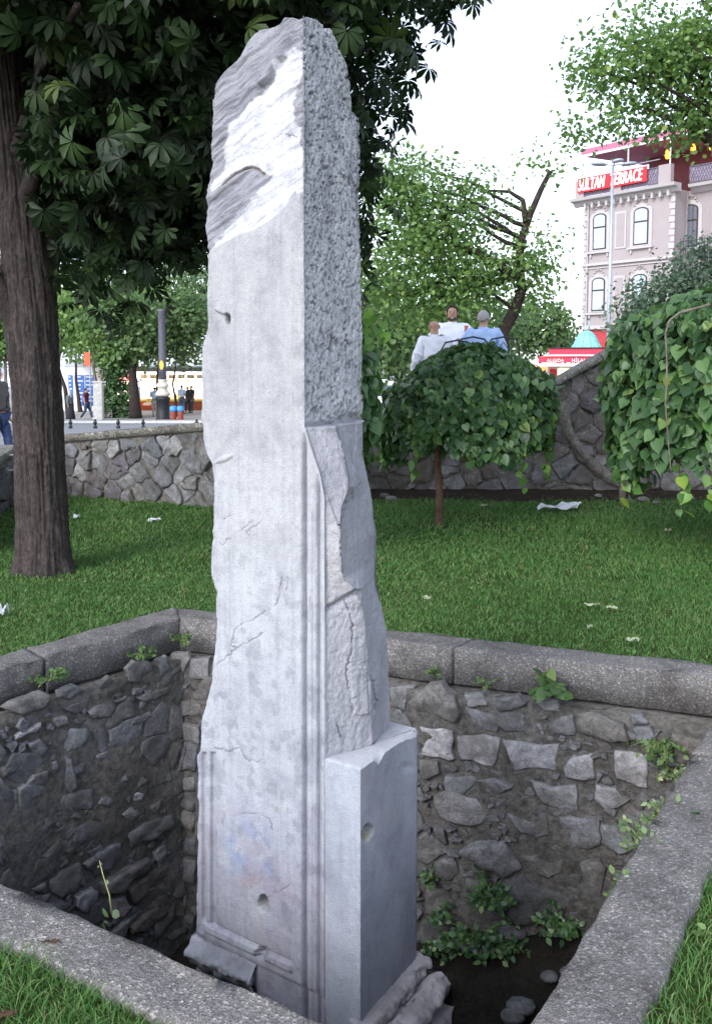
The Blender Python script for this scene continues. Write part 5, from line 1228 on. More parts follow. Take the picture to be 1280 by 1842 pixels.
weed(on_wall(783, 1212, A0, nF), .06, 60, .018, 'tiny weed under the crack in the far kerb', seed=4, out_dir=tuple(nF))
weed(on_wall(880, 1228, A0, nF), .07, 60, .018, 'low creeping weed left of the broad leaved rosette on the far ledge', seed=5, out_dir=tuple(nF), up=.2)
weed(on_wall(970, 1240, A0, nF), .12, 40, .075, 'broad leaved dark green rosette on the ledge under the far kerb', seed=6, out_dir=tuple(nF), tmpl=OVAL, up=.4)
weed(on_wall(1190, 1335, A0, nF), .15, 240, .026, 'leafy weed on the far wall near its right corner', seed=7, out_dir=tuple(nF), up=.2, hang=.3)
weed(on_wall(1210, 1390, A0, nF), .11, 140, .024, 'smaller pale weed just below the corner weed on the far wall', 'weed_pale', seed=8, out_dir=tuple(nF), hang=.2)
def inner_kerb(y_):  # point on the inner edge of the right kerb at a pixel row
    x_ = 1263-(y_-1312)/1.699; return gnd(x_, y_, KZ-.08)
for i, (y_, r_, n_, m_, lab) in enumerate([(1470, .10, 150, 'weed_pale', 'uppermost pale leafy weed along the right kerb'), (1530, .12, 200, 'weed_pale', 'bushy pale weed along the right kerb below the top one'), (1600, .09, 130, 'weed_pale', 'lowest pale weed along the right kerb, near its middle'), (1400, .07, 60, 'weed_pale', 'thin weed where the right kerb joint is')]):
    p = inner_kerb(y_)+nR_*.05; weed(p, r_, n_, .024, lab, m_, seed=20+i, out_dir=tuple(nR_), up=.7)
for i, (px_, py_, r_, n_, lf, lab) in enumerate([(890, 1610, .16, 260, .035, 'dark green bush growing low on the far pit wall'), (870, 1690, .20, 420, .038, 'largest dark bush at the bottom of the pit right of the pillar'), (1010, 1660, .14, 200, .033, 'dark weed low on the far wall beside the right kerb'), (780, 1580, .08, 80, .028, 'small green weed on the far wall beside the block'), (930, 1740, .13, 150, .03, 'weed patch at the foot of the far pit wall'), (800, 1640, .09, 70, .03, 'thin weed in the dark gap between the block and the bush'), (940, 1810, .10, 90, .03, 'faint weed deep in the pit near the right kerb'), (830, 1760, .15, 200, .034, 'dark weed at the pit bottom beside the base moulding'), (880, 1800, .12, 160, .03, 'lowest dark weed at the pit bottom'), (800, 1700, .13, 160, .03, 'dark weed in the narrow gap beside the block'), (960, 1790, .12, 150, .03, 'dark weed tucked against the right kerb deep in the pit'), (920, 1690, .13, 200, .032, 'dark leafy weed between the big bush and the right kerb')]):
    weed(on_wall(px_, py_, A0, nF, .05), r_, n_, lf, lab, 'mulberry_leaf', seed=40+i, out_dir=tuple(nF), up=.5, tmpl=OVAL)
# tall dry stalk by the near kerb
p = gnd(192, 1668, KZ-.1)+Vector((.0, .06, 0)); o = thing('dry_stalk', 'single thin yellow green stalk rising beside the near left kerb', 'plant', p)
mb = MB(); b = Vector(p); mb.tube([(0, 0, 0), (at(197, 1610, p.y)-b), (at(186, 1575, p.y)-b), (at(179, 1548, p.y)-b)], [.002, .002, .0015, .001], 6); mb.build('stem', simple('stalk', (.35, .36, .16)), o, True)
P_ = np.array([at(200, 1640, p.y), at(196, 1650, p.y), at(190, 1655, p.y), at(193, 1592, p.y), at(180, 1550, p.y), at(178, 1556, p.y), at(186, 1660, p.y)]); scatter(*OVAL, P_, rot_frames(rng.normal(size=(7, 3))+np.array([0, -1, 0]), rng.normal(size=(7, 3))), np.array([.04, .035, .03, .015, .014, .012, .03]), 'leaf_tuft', M['weed_pale'], o, b)['kind'] = 'stuff'
# litter
def sheet(label, cx, cy, w, h, name='paper_scrap', mat='paper', cat='litter', group=None, z=.03, amp=.02, seed=1):
    p = gnd(cx, cy, z); n = 9; V_ = []
    for j in range(n):
        for i in range(n):
            u_, v_ = (i/(n-1)-.5), (j/(n-1)-.5); jx_ = 1+.25*float(fbm(np.array(seed+j*.6), np.array(i*.2), seed=seed)); V_.append((u_*w*jx_+v_*w*.25, v_*h*(1-.3*abs(u_)), amp*(1+float(fbm(np.array(i*.5+seed), np.array(j*.5), seed=seed, o=3))*2.2)))
    me = mesh_py(name, V_, [(j*n+i, j*n+i+1, (j+1)*n+i+1, (j+1)*n+i) for j in range(n-1) for i in range(n-1)]); o = new_obj(name, me, M[mat]); o.location = p; sol = o.modifiers.new('thick', 'SOLIDIFY'); sol.thickness = .0012; return tag(o, label, cat, group)
sheet('crumpled white paper lying on the lawn before the rear wall', 1005, 915, .42, .22, amp=.03)
sheet('small torn white scrap on the grass right of the chestnut trunk', 139, 932, .06, .05, seed=3, amp=.02)
sheet('thin white strip of paper on the grass near the left wall', 277, 937, .10, .05, seed=4, amp=.015)
sheet('pale folded paper at the left edge of the lawn', -2, 1104, .09, .08, seed=5, amp=.03)
for i, (x, y, s_) in enumerate([(768, 1077, .05), (1065, 1090, .09), (1100, 1095, .07), (1137, 1153, .07), (1060, 1130, .03), (870, 910, .08), (1200, 955, .06)]):
    lab = ['small pale leaf on the grass right of the pillar', 'curled pale leaf on the grass above the far kerb', 'green fallen leaf beside the curled pale leaf', 'pale green leaf on the grass close to the right far kerb', 'tiny white speck leaf on the grass above the far kerb', 'fallen leaf under the middle weeping mulberry', 'fallen leaf near the right weeping mulberry', 'tiny fallen leaf near the right weeping mulberry'][i]
    sheet(lab, x, y, s_, s_*.5, 'fallen_leaf', 'dead_leaf', 'leaf', 'leaves fallen on the lawn', .035, .012, seed=10+i)
sheet('small green leaf lying on the right kerb', 1250, 1463, .028, .014, 'fallen_leaf', 'weed_leaf', 'leaf', None, KZ+.003, .004, seed=31)
sheet('dark brown leaf on the near left kerb', 93, 1695, .035, .012, 'fallen_leaf', 'bark_brown', 'leaf', None, KZ+.003, .004, seed=32)
sheet('orange brown dry leaf in the grass at the bottom left corner', 12, 1825, .04, .016, 'fallen_leaf', 'bark_brown', 'leaf', None, .04, .004, seed=33)
# stones lying on the earth strip
for i, (x, y, s_) in enumerate([(690, 893, .12), (705, 898, .14), (1130, 902, .10), (1155, 900, .13), (1180, 905, .08), (1240, 898, .1), (660, 900, .1), (1075, 893, .09)]):
    lab = ['rounded stone at the wall foot just right of the pillar', 'pale flat stone beside the rounded stone right of the pillar', 'stone beside the grey post stub', 'pale stone right of the post stub', 'small stone further right of the post stub', 'stone on the earth near the right edge', 'stone half hidden by the pillar edge', 'stone under the mortar ridge'][i]
    p = gnd(x, y, .02); bmx = bmesh.new(); bmesh.ops.create_icosphere(bmx, subdivisions=2, radius=s_*.5)
    for v in bmx.verts: v.co *= 1+.35*mnoise.noise(v.co*9+Vector((i, 0, 0))); v.co.z *= .55
    me = bpy.data.meshes.new('loose_stone'); bmx.to_mesh(me); bmx.free(); o = new_obj('loose_stone', me, M['rubble']); o.location = p+Vector((0, 0, .01)); tag(o, lab, 'stone', 'stones lying at the wall foot')
# rocks on the pit floor: earth-covered rubble nobody can count in the dark
V_, Fc_ = [], []
for i in range(110):
    p = Vector((rng.uniform(-.1, 1.5), rng.uniform(3.0, 4.7), -1.5)); p.z = DEPTH+.04+max(0, min(1, (p.x-.1)*.35+(p.y-3.5)*.25))*.9+.04; bmx = bmesh.new(); bmesh.ops.create_icosphere(bmx, subdivisions=2, radius=rng.uniform(.02, .06))
    n0 = len(V_); V_ += [Vector((v.co.x*1.3, v.co.y, v.co.z*.6))*(1+.8*mnoise.noise(v.co*9+Vector((i, 3, 0))))+p for v in bmx.verts]; Fc_ += [tuple(v.index+n0 for v in f.verts) for f in bmx.faces]; bmx.free()
stuff(new_obj('pit_rubble', mesh_py('pit_rubble', V_, Fc_, False), M['pit_stone_dark']))

# ------------------------------------------------------------------ people
def skin_mesh(name, J, edges, mats, parent, sub=2, smooth=True, root=None):
    keys = list(J); idx = {k: i for i, k in enumerate(keys)}
    me = bpy.data.meshes.new(name); me.from_pydata([J[k][0] for k in keys], [(idx[a], idx[b]) for a, b in edges], []); o = bpy.data.objects.new(name, me); COL.objects.link(o)
    sk = o.modifiers.new('s', 'SKIN'); sk.use_smooth_shade = True
    sv = me.skin_vertices[0].data
    for k in keys:
        r_ = J[k][1]; r_ = r_ if isinstance(r_, tuple) else (r_, r_); sv[idx[k]].radius = r_; sv[idx[k]].use_root = (k == (root or keys[0]))
    ss = o.modifiers.new('u', 'SUBSURF'); ss.levels = sub; ss.render_levels = sub
    dg = bpy.context.evaluated_depsgraph_get(); dg.update(); res = bpy.data.meshes.new_from_object(o.evaluated_get(dg)); bpy.data.objects.remove(o); bpy.data.meshes.remove(me)
    res.name = name; res.materials.clear(); return new_obj(name, res, mats, parent)
SKIN = simple('skin', (.42, .25, .18), .55, var=.08, scale=20); SKIN2 = simple('skin_dark', (.30, .17, .12), .55, var=.08, scale=20)
def cloth(name, c): return simple(name, c, .85, var=.07, scale=10, bump=.006)
def person(label, loc, rz, h=1.74, shirt=(.75, .77, .85), trouser=(.05, .05, .07), hair=(.02, .017, .015), skin=None, pose='stand', girth=1.0, skirt=False, scarf=None, sleeves='long', bald=False, armL=None, armR=None, shoe=(.03, .03, .03), group=None, step=0.0):
    root = thing('person', label, 'person', loc, rz, group); s = h/1.75; g = girth; skin = skin or SKIN
    def V3(x, y, z): return (x*s, y*s, z*s)
    hipw, shw = .10*g, .19
    aL = armL or [(.24*g, .02, 1.16), (.25*g, -.04, .90)]; aR = armR or [(-.24*g, .02, 1.16), (-.25*g, -.04, .90)]
    kL, fL = (hipw, -step*.55, .50), (hipw, -step*.9, .09); kR, fR = (-hipw, step*.15-abs(step)*.12, .50), (-hipw, step*.95, .10)
    B = {'pel': (V3(0, 0, .93), (.13*g*s, .10*g*s)), 'sp': (V3(0, .01, 1.14), (.125*g*s, .095*g*s)), 'ch': (V3(0, .01, 1.33), (.145*s*g**.5, .10*s*g**.5)), 'nb': (V3(0, .015, 1.475), (.085*s, .07*s)), 'nk': (V3(0, .0, 1.535), (.057*s, .058*s)),
         'h1': (V3(0, -.012, 1.60), (.066*s, .075*s)), 'h2': (V3(0, -.005, 1.67), (.076*s, .094*s)), 'h3': (V3(0, .0, 1.725), (.050*s, .062*s)),
         'sL': (V3(shw, .01, 1.435), .066*s), 'eL': (V3(*aL[0]), .043*s), 'wL': (V3(*aL[1]), .027*s), 'sR': (V3(-shw, .01, 1.435), .066*s), 'eR': (V3(*aR[0]), .043*s), 'wR': (V3(*aR[1]), .027*s),
         'pL': (V3(hipw, 0, .86), .085*s), 'kL': (V3(*kL), .055*s), 'fL': (V3(*fL), .036*s), 'tL': (V3(fL[0], fL[1]-.13, .035), .03*s),
         'pR': (V3(-hipw, 0, .86), .085*s), 'kR': (V3(*kR), .055*s), 'fR': (V3(*fR), .036*s), 'tR': (V3(fR[0], fR[1]-.13, .035), .03*s)}
    Ed = [('pel', 'sp'), ('sp', 'ch'), ('ch', 'nb'), ('nb', 'nk'), ('nk', 'h1'), ('h1', 'h2'), ('h2', 'h3'), ('ch', 'sL'), ('sL', 'eL'), ('eL', 'wL'), ('ch', 'sR'), ('sR', 'eR'), ('eR', 'wR'), ('pel', 'pL'), ('pL', 'kL'), ('kL', 'fL'), ('fL', 'tL'), ('pel', 'pR'), ('pR', 'kR'), ('kR', 'fR'), ('fR', 'tR')]
    for sd_, wk, ek in ((1, 'wL', 'eL'), (-1, 'wR', 'eR')):
        w_ = Vector(B[wk][0]); d = (w_-Vector(B[ek][0])).normalized(); sx = Vector((1, 0, 0)); sx = (sx-d*sx.dot(d)); sx = sx.normalized() if sx.length > .1 else Vector((0, 0, 1)); up_ = d.cross(sx)
        B['p'+wk] = (tuple(w_+d*.045*s), (.036*s, .020*s)); Ed.append((wk, 'p'+wk))
        for f_ in range(4):
            q = w_+d*.08*s+sx*(f_-1.5)*.019*s; L_ = (.06, .072, .068, .052)[f_]*s; q2 = q+d*L_*.6+up_*.01*s*sd_; q3 = q+d*L_*.9+up_*.028*s*sd_
            B[f'a{wk}{f_}'] = (tuple(q), .0095*s); B[f'b{wk}{f_}'] = (tuple(q2), .0085*s); B[f'c{wk}{f_}'] = (tuple(q3), .007*s); Ed += [('p'+wk, f'a{wk}{f_}'), (f'a{wk}{f_}', f'b{wk}{f_}'), (f'b{wk}{f_}', f'c{wk}{f_}')]
        q = w_+d*.035*s-sx*sd_*.035*s; B['t'+wk] = (tuple(q), .011*s); B['u'+wk] = (tuple(q+d*.04*s-sx*sd_*.018*s), .009*s); Ed += [('p'+wk, 't'+wk), ('t'+wk, 'u'+wk)]
    body = skin_mesh('body', B, Ed, skin, root)
    # face: nose, ears, brow
    bm_ = bmesh.new(); bm_.from_mesh(body.data)
    for (x, y, z), sc in ((( 0, -.108, 1.635), (.013, .018, .024)), ((.078, .0, 1.64), (.010, .020, .032)), ((-.078, .0, 1.64), (.010, .020, .032)), ((0, -.088, 1.575), (.028, .022, .018))):
        bmesh.ops.create_icosphere(bm_, subdivisions=2, radius=1, matrix=Matrix.Translation(V3(x, y, z)) @ Matrix.Diagonal((sc[0]*s, sc[1]*s, sc[2]*s, 1)))
    bm_.to_mesh(body.data); bm_.free()
    for p_ in body.data.polygons: p_.use_smooth = True
    mb = MB()
    for sx in (-1, 1): mb.lathe([(.001, -.004), (.006, -.002), (.0075, .001), (.004, .004)], 8, sx*.030*s, 0); 
    eye = MB()
    for sx in (-1, 1):
        n0 = len(eye.v); eye.lathe([(.002*s, -.006*s), (.009*s, -.004*s), (.011*s, 0), (.009*s, .004*s), (.002*s, .006*s)], 8, sx*.030*s, -.092*s)
    eye.v = [(x, y, z+1.655*s) for x, y, z in eye.v]; eye.build('eye', M['black_iron'], root, True)
    # clothes: own skins a little larger than the body
    def grow(keys, k_, ed, name, col, extra=None):
        J = {a: (B[a][0], tuple(r_*k_ for r_ in (B[a][1] if isinstance(B[a][1], tuple) else (B[a][1],)*2))) for a in keys}
        if extra: J.update(extra)
        o_ = skin_mesh(name, J, ed, cloth(name+'_cloth', col), root, 3)
        for v in o_.data.vertices:
            q = v.co/s; f_ = mnoise.noise(Vector((q.x*7+loc[0], q.y*7, q.z*11)))*.026+mnoise.noise(Vector((q.x*16, q.y*16+loc[0], q.z*20)))*.014; v.co += v.normal*(f_*.8+.014)*s
        return o_
    if sleeves == 'long':
        ks = ['pel', 'sp', 'ch', 'sL', 'eL', 'wL', 'sR', 'eR', 'wR', 'nb']; ed = [('pel', 'sp'), ('sp', 'ch'), ('ch', 'nb'), ('ch', 'sL'), ('sL', 'eL'), ('eL', 'wL'), ('ch', 'sR'), ('sR', 'eR'), ('eR', 'wR')]
        sh = grow(ks, 1.17, ed, 'shirt', shirt)
    else:
        mL = tuple(Vector(B['sL'][0]).lerp(Vector(B['eL'][0]), .7)); mR = tuple(Vector(B['sR'][0]).lerp(Vector(B['eR'][0]), .7))
        sh = grow(['pel', 'sp', 'ch', 'sL', 'sR', 'nb'], 1.17, [('pel', 'sp'), ('sp', 'ch'), ('ch', 'nb'), ('ch', 'sL'), ('sL', 'mL'), ('ch', 'sR'), ('sR', 'mR')], 'shirt', shirt, {'mL': (mL, .062*s), 'mR': (mR, .062*s)})
    mb = MB(); mb.lathe([(.064*s, 1.475*s), (.074*s, 1.49*s), (.072*s, 1.52*s), (.066*s, 1.525*s), (.060*s, 1.49*s)], 16, 0, .008*s); mb.build('collar', cloth('collar_cloth', shirt), sh, True)
    if skirt:
        mb = MB(); mb.lathe([(.15*s, 1.0*s), (.19*s, .85*s), (.24*s, .5*s), (.30*s, .05*s), (.28*s, .04*s)], 20); mb.build('skirt', cloth('skirt_cloth', trouser), root, True)
    else:
        grow(['pel', 'pL', 'kL', 'fL', 'pR', 'kR', 'fR'], 1.2, [('pel', 'pL'), ('pL', 'kL'), ('kL', 'fL'), ('pel', 'pR'), ('pR', 'kR'), ('kR', 'fR')], 'trousers', trouser)
        mb = MB(); mb.lathe([(.148*g*s, .985*s), (.152*g*s, 1.0*s), (.150*g*s, 1.02*s)], 20); bl = mb.build('belt', M['black_iron'], root, True)
    for k_ in ('L', 'R'):
        f_, t_ = Vector(B['f'+k_][0]), Vector(B['t'+k_][0]); skin_mesh('shoe', {'a': ((f_.x, f_.y+.03*s, .045*s), .045*s), 'b': ((t_.x, t_.y, .04*s), .042*s), 'c': ((t_.x, t_.y-.05*s, .032*s), .032*s)}, [('a', 'b'), ('b', 'c')], cloth('shoe_leather', shoe), root, 1)
    if scarf is not None:
        mb = MB(); mb.lathe([(.17*s, 1.36*s), (.12*s, 1.46*s), (.095*s, 1.52*s), (.105*s, 1.6*s), (.112*s, 1.68*s), (.09*s, 1.75*s), (.03*s, 1.785*s)], 18, 0, .02*s); mb.build('headscarf', cloth('scarf_cloth', scarf), root, True)
    elif not bald:
        bmx = bmesh.new(); bmesh.ops.create_icosphere(bmx, subdivisions=3, radius=1)
        for v in list(bmx.verts):
            if v.co.z < (-.05 if v.co.y > .1 else .42-.9*v.co.y*0+.25*(v.co.y < -.4)): pass
        dele = [v for v in bmx.verts if v.co.z < .55*(-v.co.y)-.25 or (v.co.y < -.55 and v.co.z < .62)]
        bmesh.ops.delete(bmx, geom=dele, context='VERTS')
        for v in bmx.verts: v.co = Vector((v.co.x*.083*s, v.co.y*.104*s+.004*s, v.co.z*.105*s+1.655*s))*(1+.0015*mnoise.noise(v.co*30))
        me = bpy.data.meshes.new('hair'); bmx.to_mesh(me); bmx.free(); oh = new_obj('hair', me, simple('hair_fibre', hair, .8, var=.2, scale=60), root); sl = oh.modifiers.new('t', 'SOLIDIFY'); sl.thickness = .012*s
        for p_ in me.polygons: p_.use_smooth = True
    else:
        pass
    return root
MZ = .60
def place(px_, top, Y_, h): p = at(px_, top, Y_); return Vector((p.x, Y_, p.z-h*1.01))
def man(px_, top, Y_, h, **k): return place(px_, top, Y_, h)
# the three men on the terrace: feet on the terrace slab, heads where the photo has them
def head_h(top, px_, Y_): return (at(px_, top, Y_).z-MZ)/1.0
m1 = at(781, 574, 11.9); m2 = at(813, 549, 12.6); m3 = at(869, 559, 12.1)
h1, h2, h3 = m1.z-MZ, m2.z-MZ, m3.z-MZ
person('bald man in white shirt seen from behind, leftmost of the three men', (m1.x, 11.9, MZ), R(196), h1, (.74, .76, .85), (.04, .04, .045), girth=1.42, bald=True, armR=[(-.31, -.08, 1.16), (-.20, -.34, 1.20)], armL=[(.31, .04, 1.14), (.30, -.10, .93)], group='men talking on the terrace')
person('dark haired bearded man in a white shirt facing the camera between two others', (m2.x, 12.6, MZ), R(-6), h2, (.82, .84, .92), (.04, .04, .045), skin=SKIN, girth=1.35, armL=[(.36, -.02, 1.17), (.16, -.30, 1.24)], armR=[(-.36, -.02, 1.15), (-.30, -.20, 1.0)], group='men talking on the terrace')
person('grey haired man in a light blue shirt seen from behind, right of three', (m3.x, 12.1, MZ), R(163), h3, (.36, .50, .80), (.06, .06, .08), hair=(.30, .29, .30), girth=1.22, armL=[(.33, -.03, 1.14), (.22, -.32, 1.18)], armR=[(-.32, .0, 1.12), (-.36, -.15, .95)], group='men talking on the terrace')
pm = bpy.data.objects['person.001']; b_ = MB(); s = h2/1.75
bb = bmesh.new(); bmesh.ops.create_icosphere(bb, subdivisions=3, radius=1)
bmesh.ops.delete(bb, geom=[v for v in bb.verts if v.co.z > -.02+.35*max(0, -v.co.y*0) or v.co.y > .15], context='VERTS')
for v in bb.verts: v.co = Vector((v.co.x*.076*s, v.co.y*.097*s-.014*s, v.co.z*.080*s+1.602*s))
me = bpy.data.meshes.new('beard'); bb.to_mesh(me); bb.free(); new_obj('beard', me, simple('beard_stubble', (.07, .05, .045), .8), pm)
def tea(px_, py_, Y_, label, col):
    p = at(px_, py_, Y_); o = thing('tea_glass', label, 'glass', p); MB().lathe([(.022, -.03), (.027, -.01), (.021, .01), (.028, .045)], 14).build('glass_cup', simple('tea', col, .15, var=.05, spec=.7), o, True); MB().lathe([(.012, -.036), (.05, -.033), (.055, -.028), (.02, -.030)], 14).build('saucer', M['white_metal'], o, True)
tea(838, 592, 12.2, 'small glass of red tea held between the facing man and the man in blue', (.45, .09, .03))
# wrought iron chair backs beside the men
for i, (px_, py_) in enumerate([(822, 612), (850, 606), (905, 606)]):
    Yc = 11.7; top = at(px_, py_, Yc); o = thing('iron_chair', ['black iron chair with a looped back in front of the bald man', 'black iron chair with a looped back in front of the man in blue', 'iron chair with a looped back right of the man in blue'][i], 'chair', (top.x, Yc, MZ), 0, 'iron chairs on the terrace'); hh = top.z-MZ
    mb = MB(); mb.tube([(-.2, 0, .45), (-.2, 0, hh-.12), (-.15, 0, hh-.03), (0, 0, hh), (.15, 0, hh-.03), (.2, 0, hh-.12), (.2, 0, .45)], .011, 8); mb.tube([(-.1, 0, .5), (-.06, 0, hh-.15), (0, 0, hh-.06), (.06, 0, hh-.15), (.1, 0, .5)], .008, 6); mb.build('backrest', M['black_iron'], o, True)
    MB().box(-.2, .2, -.38, 0, .43, .45).build('seat', M['black_iron'], o)
    for sx in (-1, 1):
        for sy in (-.36, -.02): MB().tube([(sx*.19, sy, 0), (sx*.18, sy, .43)], .011, 8).build('leg', M['black_iron'], o)
# people in the square
def far(px_, feet, Y_, label, rz, h=1.72, **k):
    p = at(px_, 700, Y_); z = -1.65 if Y_ > 46.5 else sz(Y_); person(label, (p.x, Y_, z), rz, h, group='people in the square', **k)
far(126, 757, 51, 'woman in a patterned headscarf and long black skirt walking in the square', R(70), 1.60, shirt=(.12, .14, .17), trouser=(.02, .02, .025), scarf=(.45, .45, .47), skirt=True)
far(155, 757, 51.5, 'man in a dark red shirt and jeans striding past the blue notice booth', R(80), 1.74, shirt=(.12, .02, .035), trouser=(.04, .06, .14), sleeves='short', step=.32, shoe=(.5, .5, .5))
far(278, 750, 54, 'man in a grey blue shirt standing just left of the lamp column', R(180), 1.74, shirt=(.30, .38, .48), trouser=(.32, .30, .28), sleeves='short', armL=[(.24, -.05, 1.15), (.16, -.26, 1.3)])
far(327, 749, 57, 'customer in a pale blue shirt standing at the snack kiosk', R(160), 1.78, shirt=(.50, .60, .72), trouser=(.10, .13, .2), sleeves='short')
far(337, 749, 57.5, 'customer in black standing right of the pale blue shirted one', R(20), 1.66, shirt=(.03, .03, .035), trouser=(.03, .03, .035), hair=(.04, .03, .02))
far(344, 749, 58, 'woman in a black top with long dark hair at the kiosk, rightmost customer', R(-40), 1.72, shirt=(.03, .025, .03), trouser=(.05, .06, .09), sleeves='short', hair=(.05, .03, .02))
p = at(-2, 700, 16); person('passer-by in a black top and jeans, cut by the left edge of the picture', (p.x-.02, 16, sz(16)), R(75), 1.72, (.10, .09, .085), (.03, .05, .12), step=.2)

# ------------------------------------------------------------------ the square: lamp column, bins, bollards, kiosks
X_ = lambda px_, Y_: at(px_, 700, Y_).x
Yl = 50.5; zl_ = -1.65; hl = at(291, 557, Yl).z-zl_
o = thing('lamp_column', 'tall dark iron lamp column with an ornate cream collar in the square', 'lamp post', (X_(293, Yl), Yl, zl_))
MB().lathe([(.42, 0), (.42, .12), (.36, .16), (.36, 1.12), (.40, 1.16), (.40, 1.28), (.30, 1.32)], 24).build('base', M['black_iron'], o, True)
MB().lathe([(.30, 1.32), (.46, 1.42), (.36, 1.55), (.26, 1.72), (.27, 1.80), (.36, 1.86), (.33, 2.0), (.24, 2.08), (.24, 2.18), (.27, 2.22), (.22, 2.26)], 24).build('collar', simple('cream_iron', (.55, .50, .42)), o, True)
MB().lathe([(.215, 2.24), (.20, 3.5), (.185, hl-.12), (.20, hl-.10), (.20, hl), (.12, hl+.03)], 24).build('column', simple('column_grey', (.10, .10, .13), .5), o, True)
mb = MB(); mb.v = []; mb.prism([(.13*math.cos(a)*.9, 3.05+.26*math.sin(a)) for a in np.linspace(0, 2*math.pi, 14, endpoint=False)], 'y', -.235, -.20); mb.build('emblem', simple('yellow_emblem', (.65, .48, .08)), o)
for k_, px_ in enumerate((311, 324)):
    Yb = 49.8; o = thing('litter_bin', ['brown red litter bin with a blue bag, beside the lamp column', 'brown red litter bin with a blue bag, right of its twin'][k_], 'bin', (X_(px_, Yb), Yb, zl_), 0, 'litter bins')
    MB().lathe([(.14, 0), (.16, .05), (.165, .55), (.16, .62)], 16).build('bin_body', simple('bin_red', (.26, .06, .04)), o, True); MB().lathe([(.185, .55), (.19, .62), (.18, .78), (.14, .84), (.05, .78)], 16).build('bag', simple('bag_blue', (.06, .27, .60), .4), o, True)
for k_, px_ in enumerate((125.5, 170, 211.5, 256.5, 353)):
    Yb = 38; o = thing('bollard', 'short black iron bollard on the road edge, %s' % ['nearest the chestnut trunk', 'second right of the chestnut trunk', 'third right of the chestnut trunk', 'just left of the lamp column', 'beside the left edge of the pillar'][k_], 'bollard', (X_(px_, Yb), Yb, sz(Yb)), 0, 'black bollards along the road')
    MB().lathe([(.085, 0), (.085, .08), (.055, .12), (.06, .2), (.085, .22), (.085, .26), (.05, .29), (.06, .34), (.03, .38)], 12).build('bollard_body', M['black_iron'], o, True)
# pale kerb line and lane markings of the road
mb = MB(); mb.add([(-60, 46.2, sz(46.2)+.0), (60, 46.2, sz(46.2)), (60, 46.5, sz(46.5)+.13), (-60, 46.5, sz(46.5)+.13), (60, 46.9, sz(46.9)+.13), (-60, 46.9, sz(46.9)+.13)], [(0, 1, 2, 3), (3, 2, 4, 5)]); struct(mb.build('kerb', simple('pale_kerb', (.45, .45, .45))))
for yy in (20.0, 22.2, 31.0, 33.2):
    struct(MB().add([(-60, yy, sz(yy)-.016), (-1, yy, sz(yy)-.016), (-1, yy+.12, sz(yy+.12)-.016), (-60, yy+.12, sz(yy+.12)-.016)], [(0, 1, 2, 3)]).build('tram_rail', simple('rail_steel', (.45, .46, .5), .4, .4)))
# blue notice booth
Yb = 60; o = thing('notice_booth', 'white booth with blue notice boards behind the walking man', 'booth', (X_(143, Yb), Yb, -1.65)); w = 31/F*Yb
MB().box(-w, w, 0, 1.6, 0, 2.9).build('booth_body', M['white_metal'], o, bevel=.03)
MB().prism([(-w-.05, 2.9), (w+.05, 2.9), (w*.9, 3.15), (w*.4, 3.38), (-w*.4, 3.38), (-w*.9, 3.15)], 'y', -.05, 1.65).build('roof', simple('booth_roof', (.50, .52, .60)), o)
for i, (a, b_) in enumerate([(-.62, -.36), (-.12, .30), (.36, .86)]):
    MB().box(w*a, w*b_, -.03, -.004, .35 if i else .5, 2.35).build('notice_board', simple('notice_blue', (.05, .14, .42), .4, var=.3, scale=3), o)
    for j in range(7): MB().box(w*a+.05, w*(a+(b_-a)*rng.uniform(.4, .92)), -.042, -.032, 2.2-j*.26, 2.27-j*.26).build('printed_line', M['white_metal'], o)
bo = thing('lit_display', 'small lit white and red drinks cabinet with glowing doors left of the broad trunk', 'cabinet', (X_(221, 59), 59, -1.65)); w2 = 12/F*59
MB().box(-w2, w2, 0, .6, 0, .62).build('plinth', simple('cabinet_red', (.45, .03, .03)), bo); MB().box(-w2, w2, .0, .6, .62, 2.0).build('glowing_door', emis('cabinet_glow', (1, .86, .62), 1.6), bo); MB().box(-w2, w2, 0, .6, 2.0, 2.35).build('header', emis('cabinet_header', (1, .06, .05), .9, (.5, .03, .03)), bo)
for sx in (-1, 0, 1): MB().box(sx*w2*.96-.02, sx*w2*.96+.02, -.03, -.003, 0, 2.3).build('frame', simple('cabinet_frame', (.4, .05, .04)), bo)
for sx in (-.5, .5): mb = MB(); mb.prism([(sx*w2+.11*math.cos(a), 2.17+.11*math.sin(a)) for a in np.linspace(0, 2*math.pi, 12, endpoint=False)], 'y', -.02, -.004); mb.build('round_sign', emis('sign_pink', (1, .55, .6), 1.0), bo)
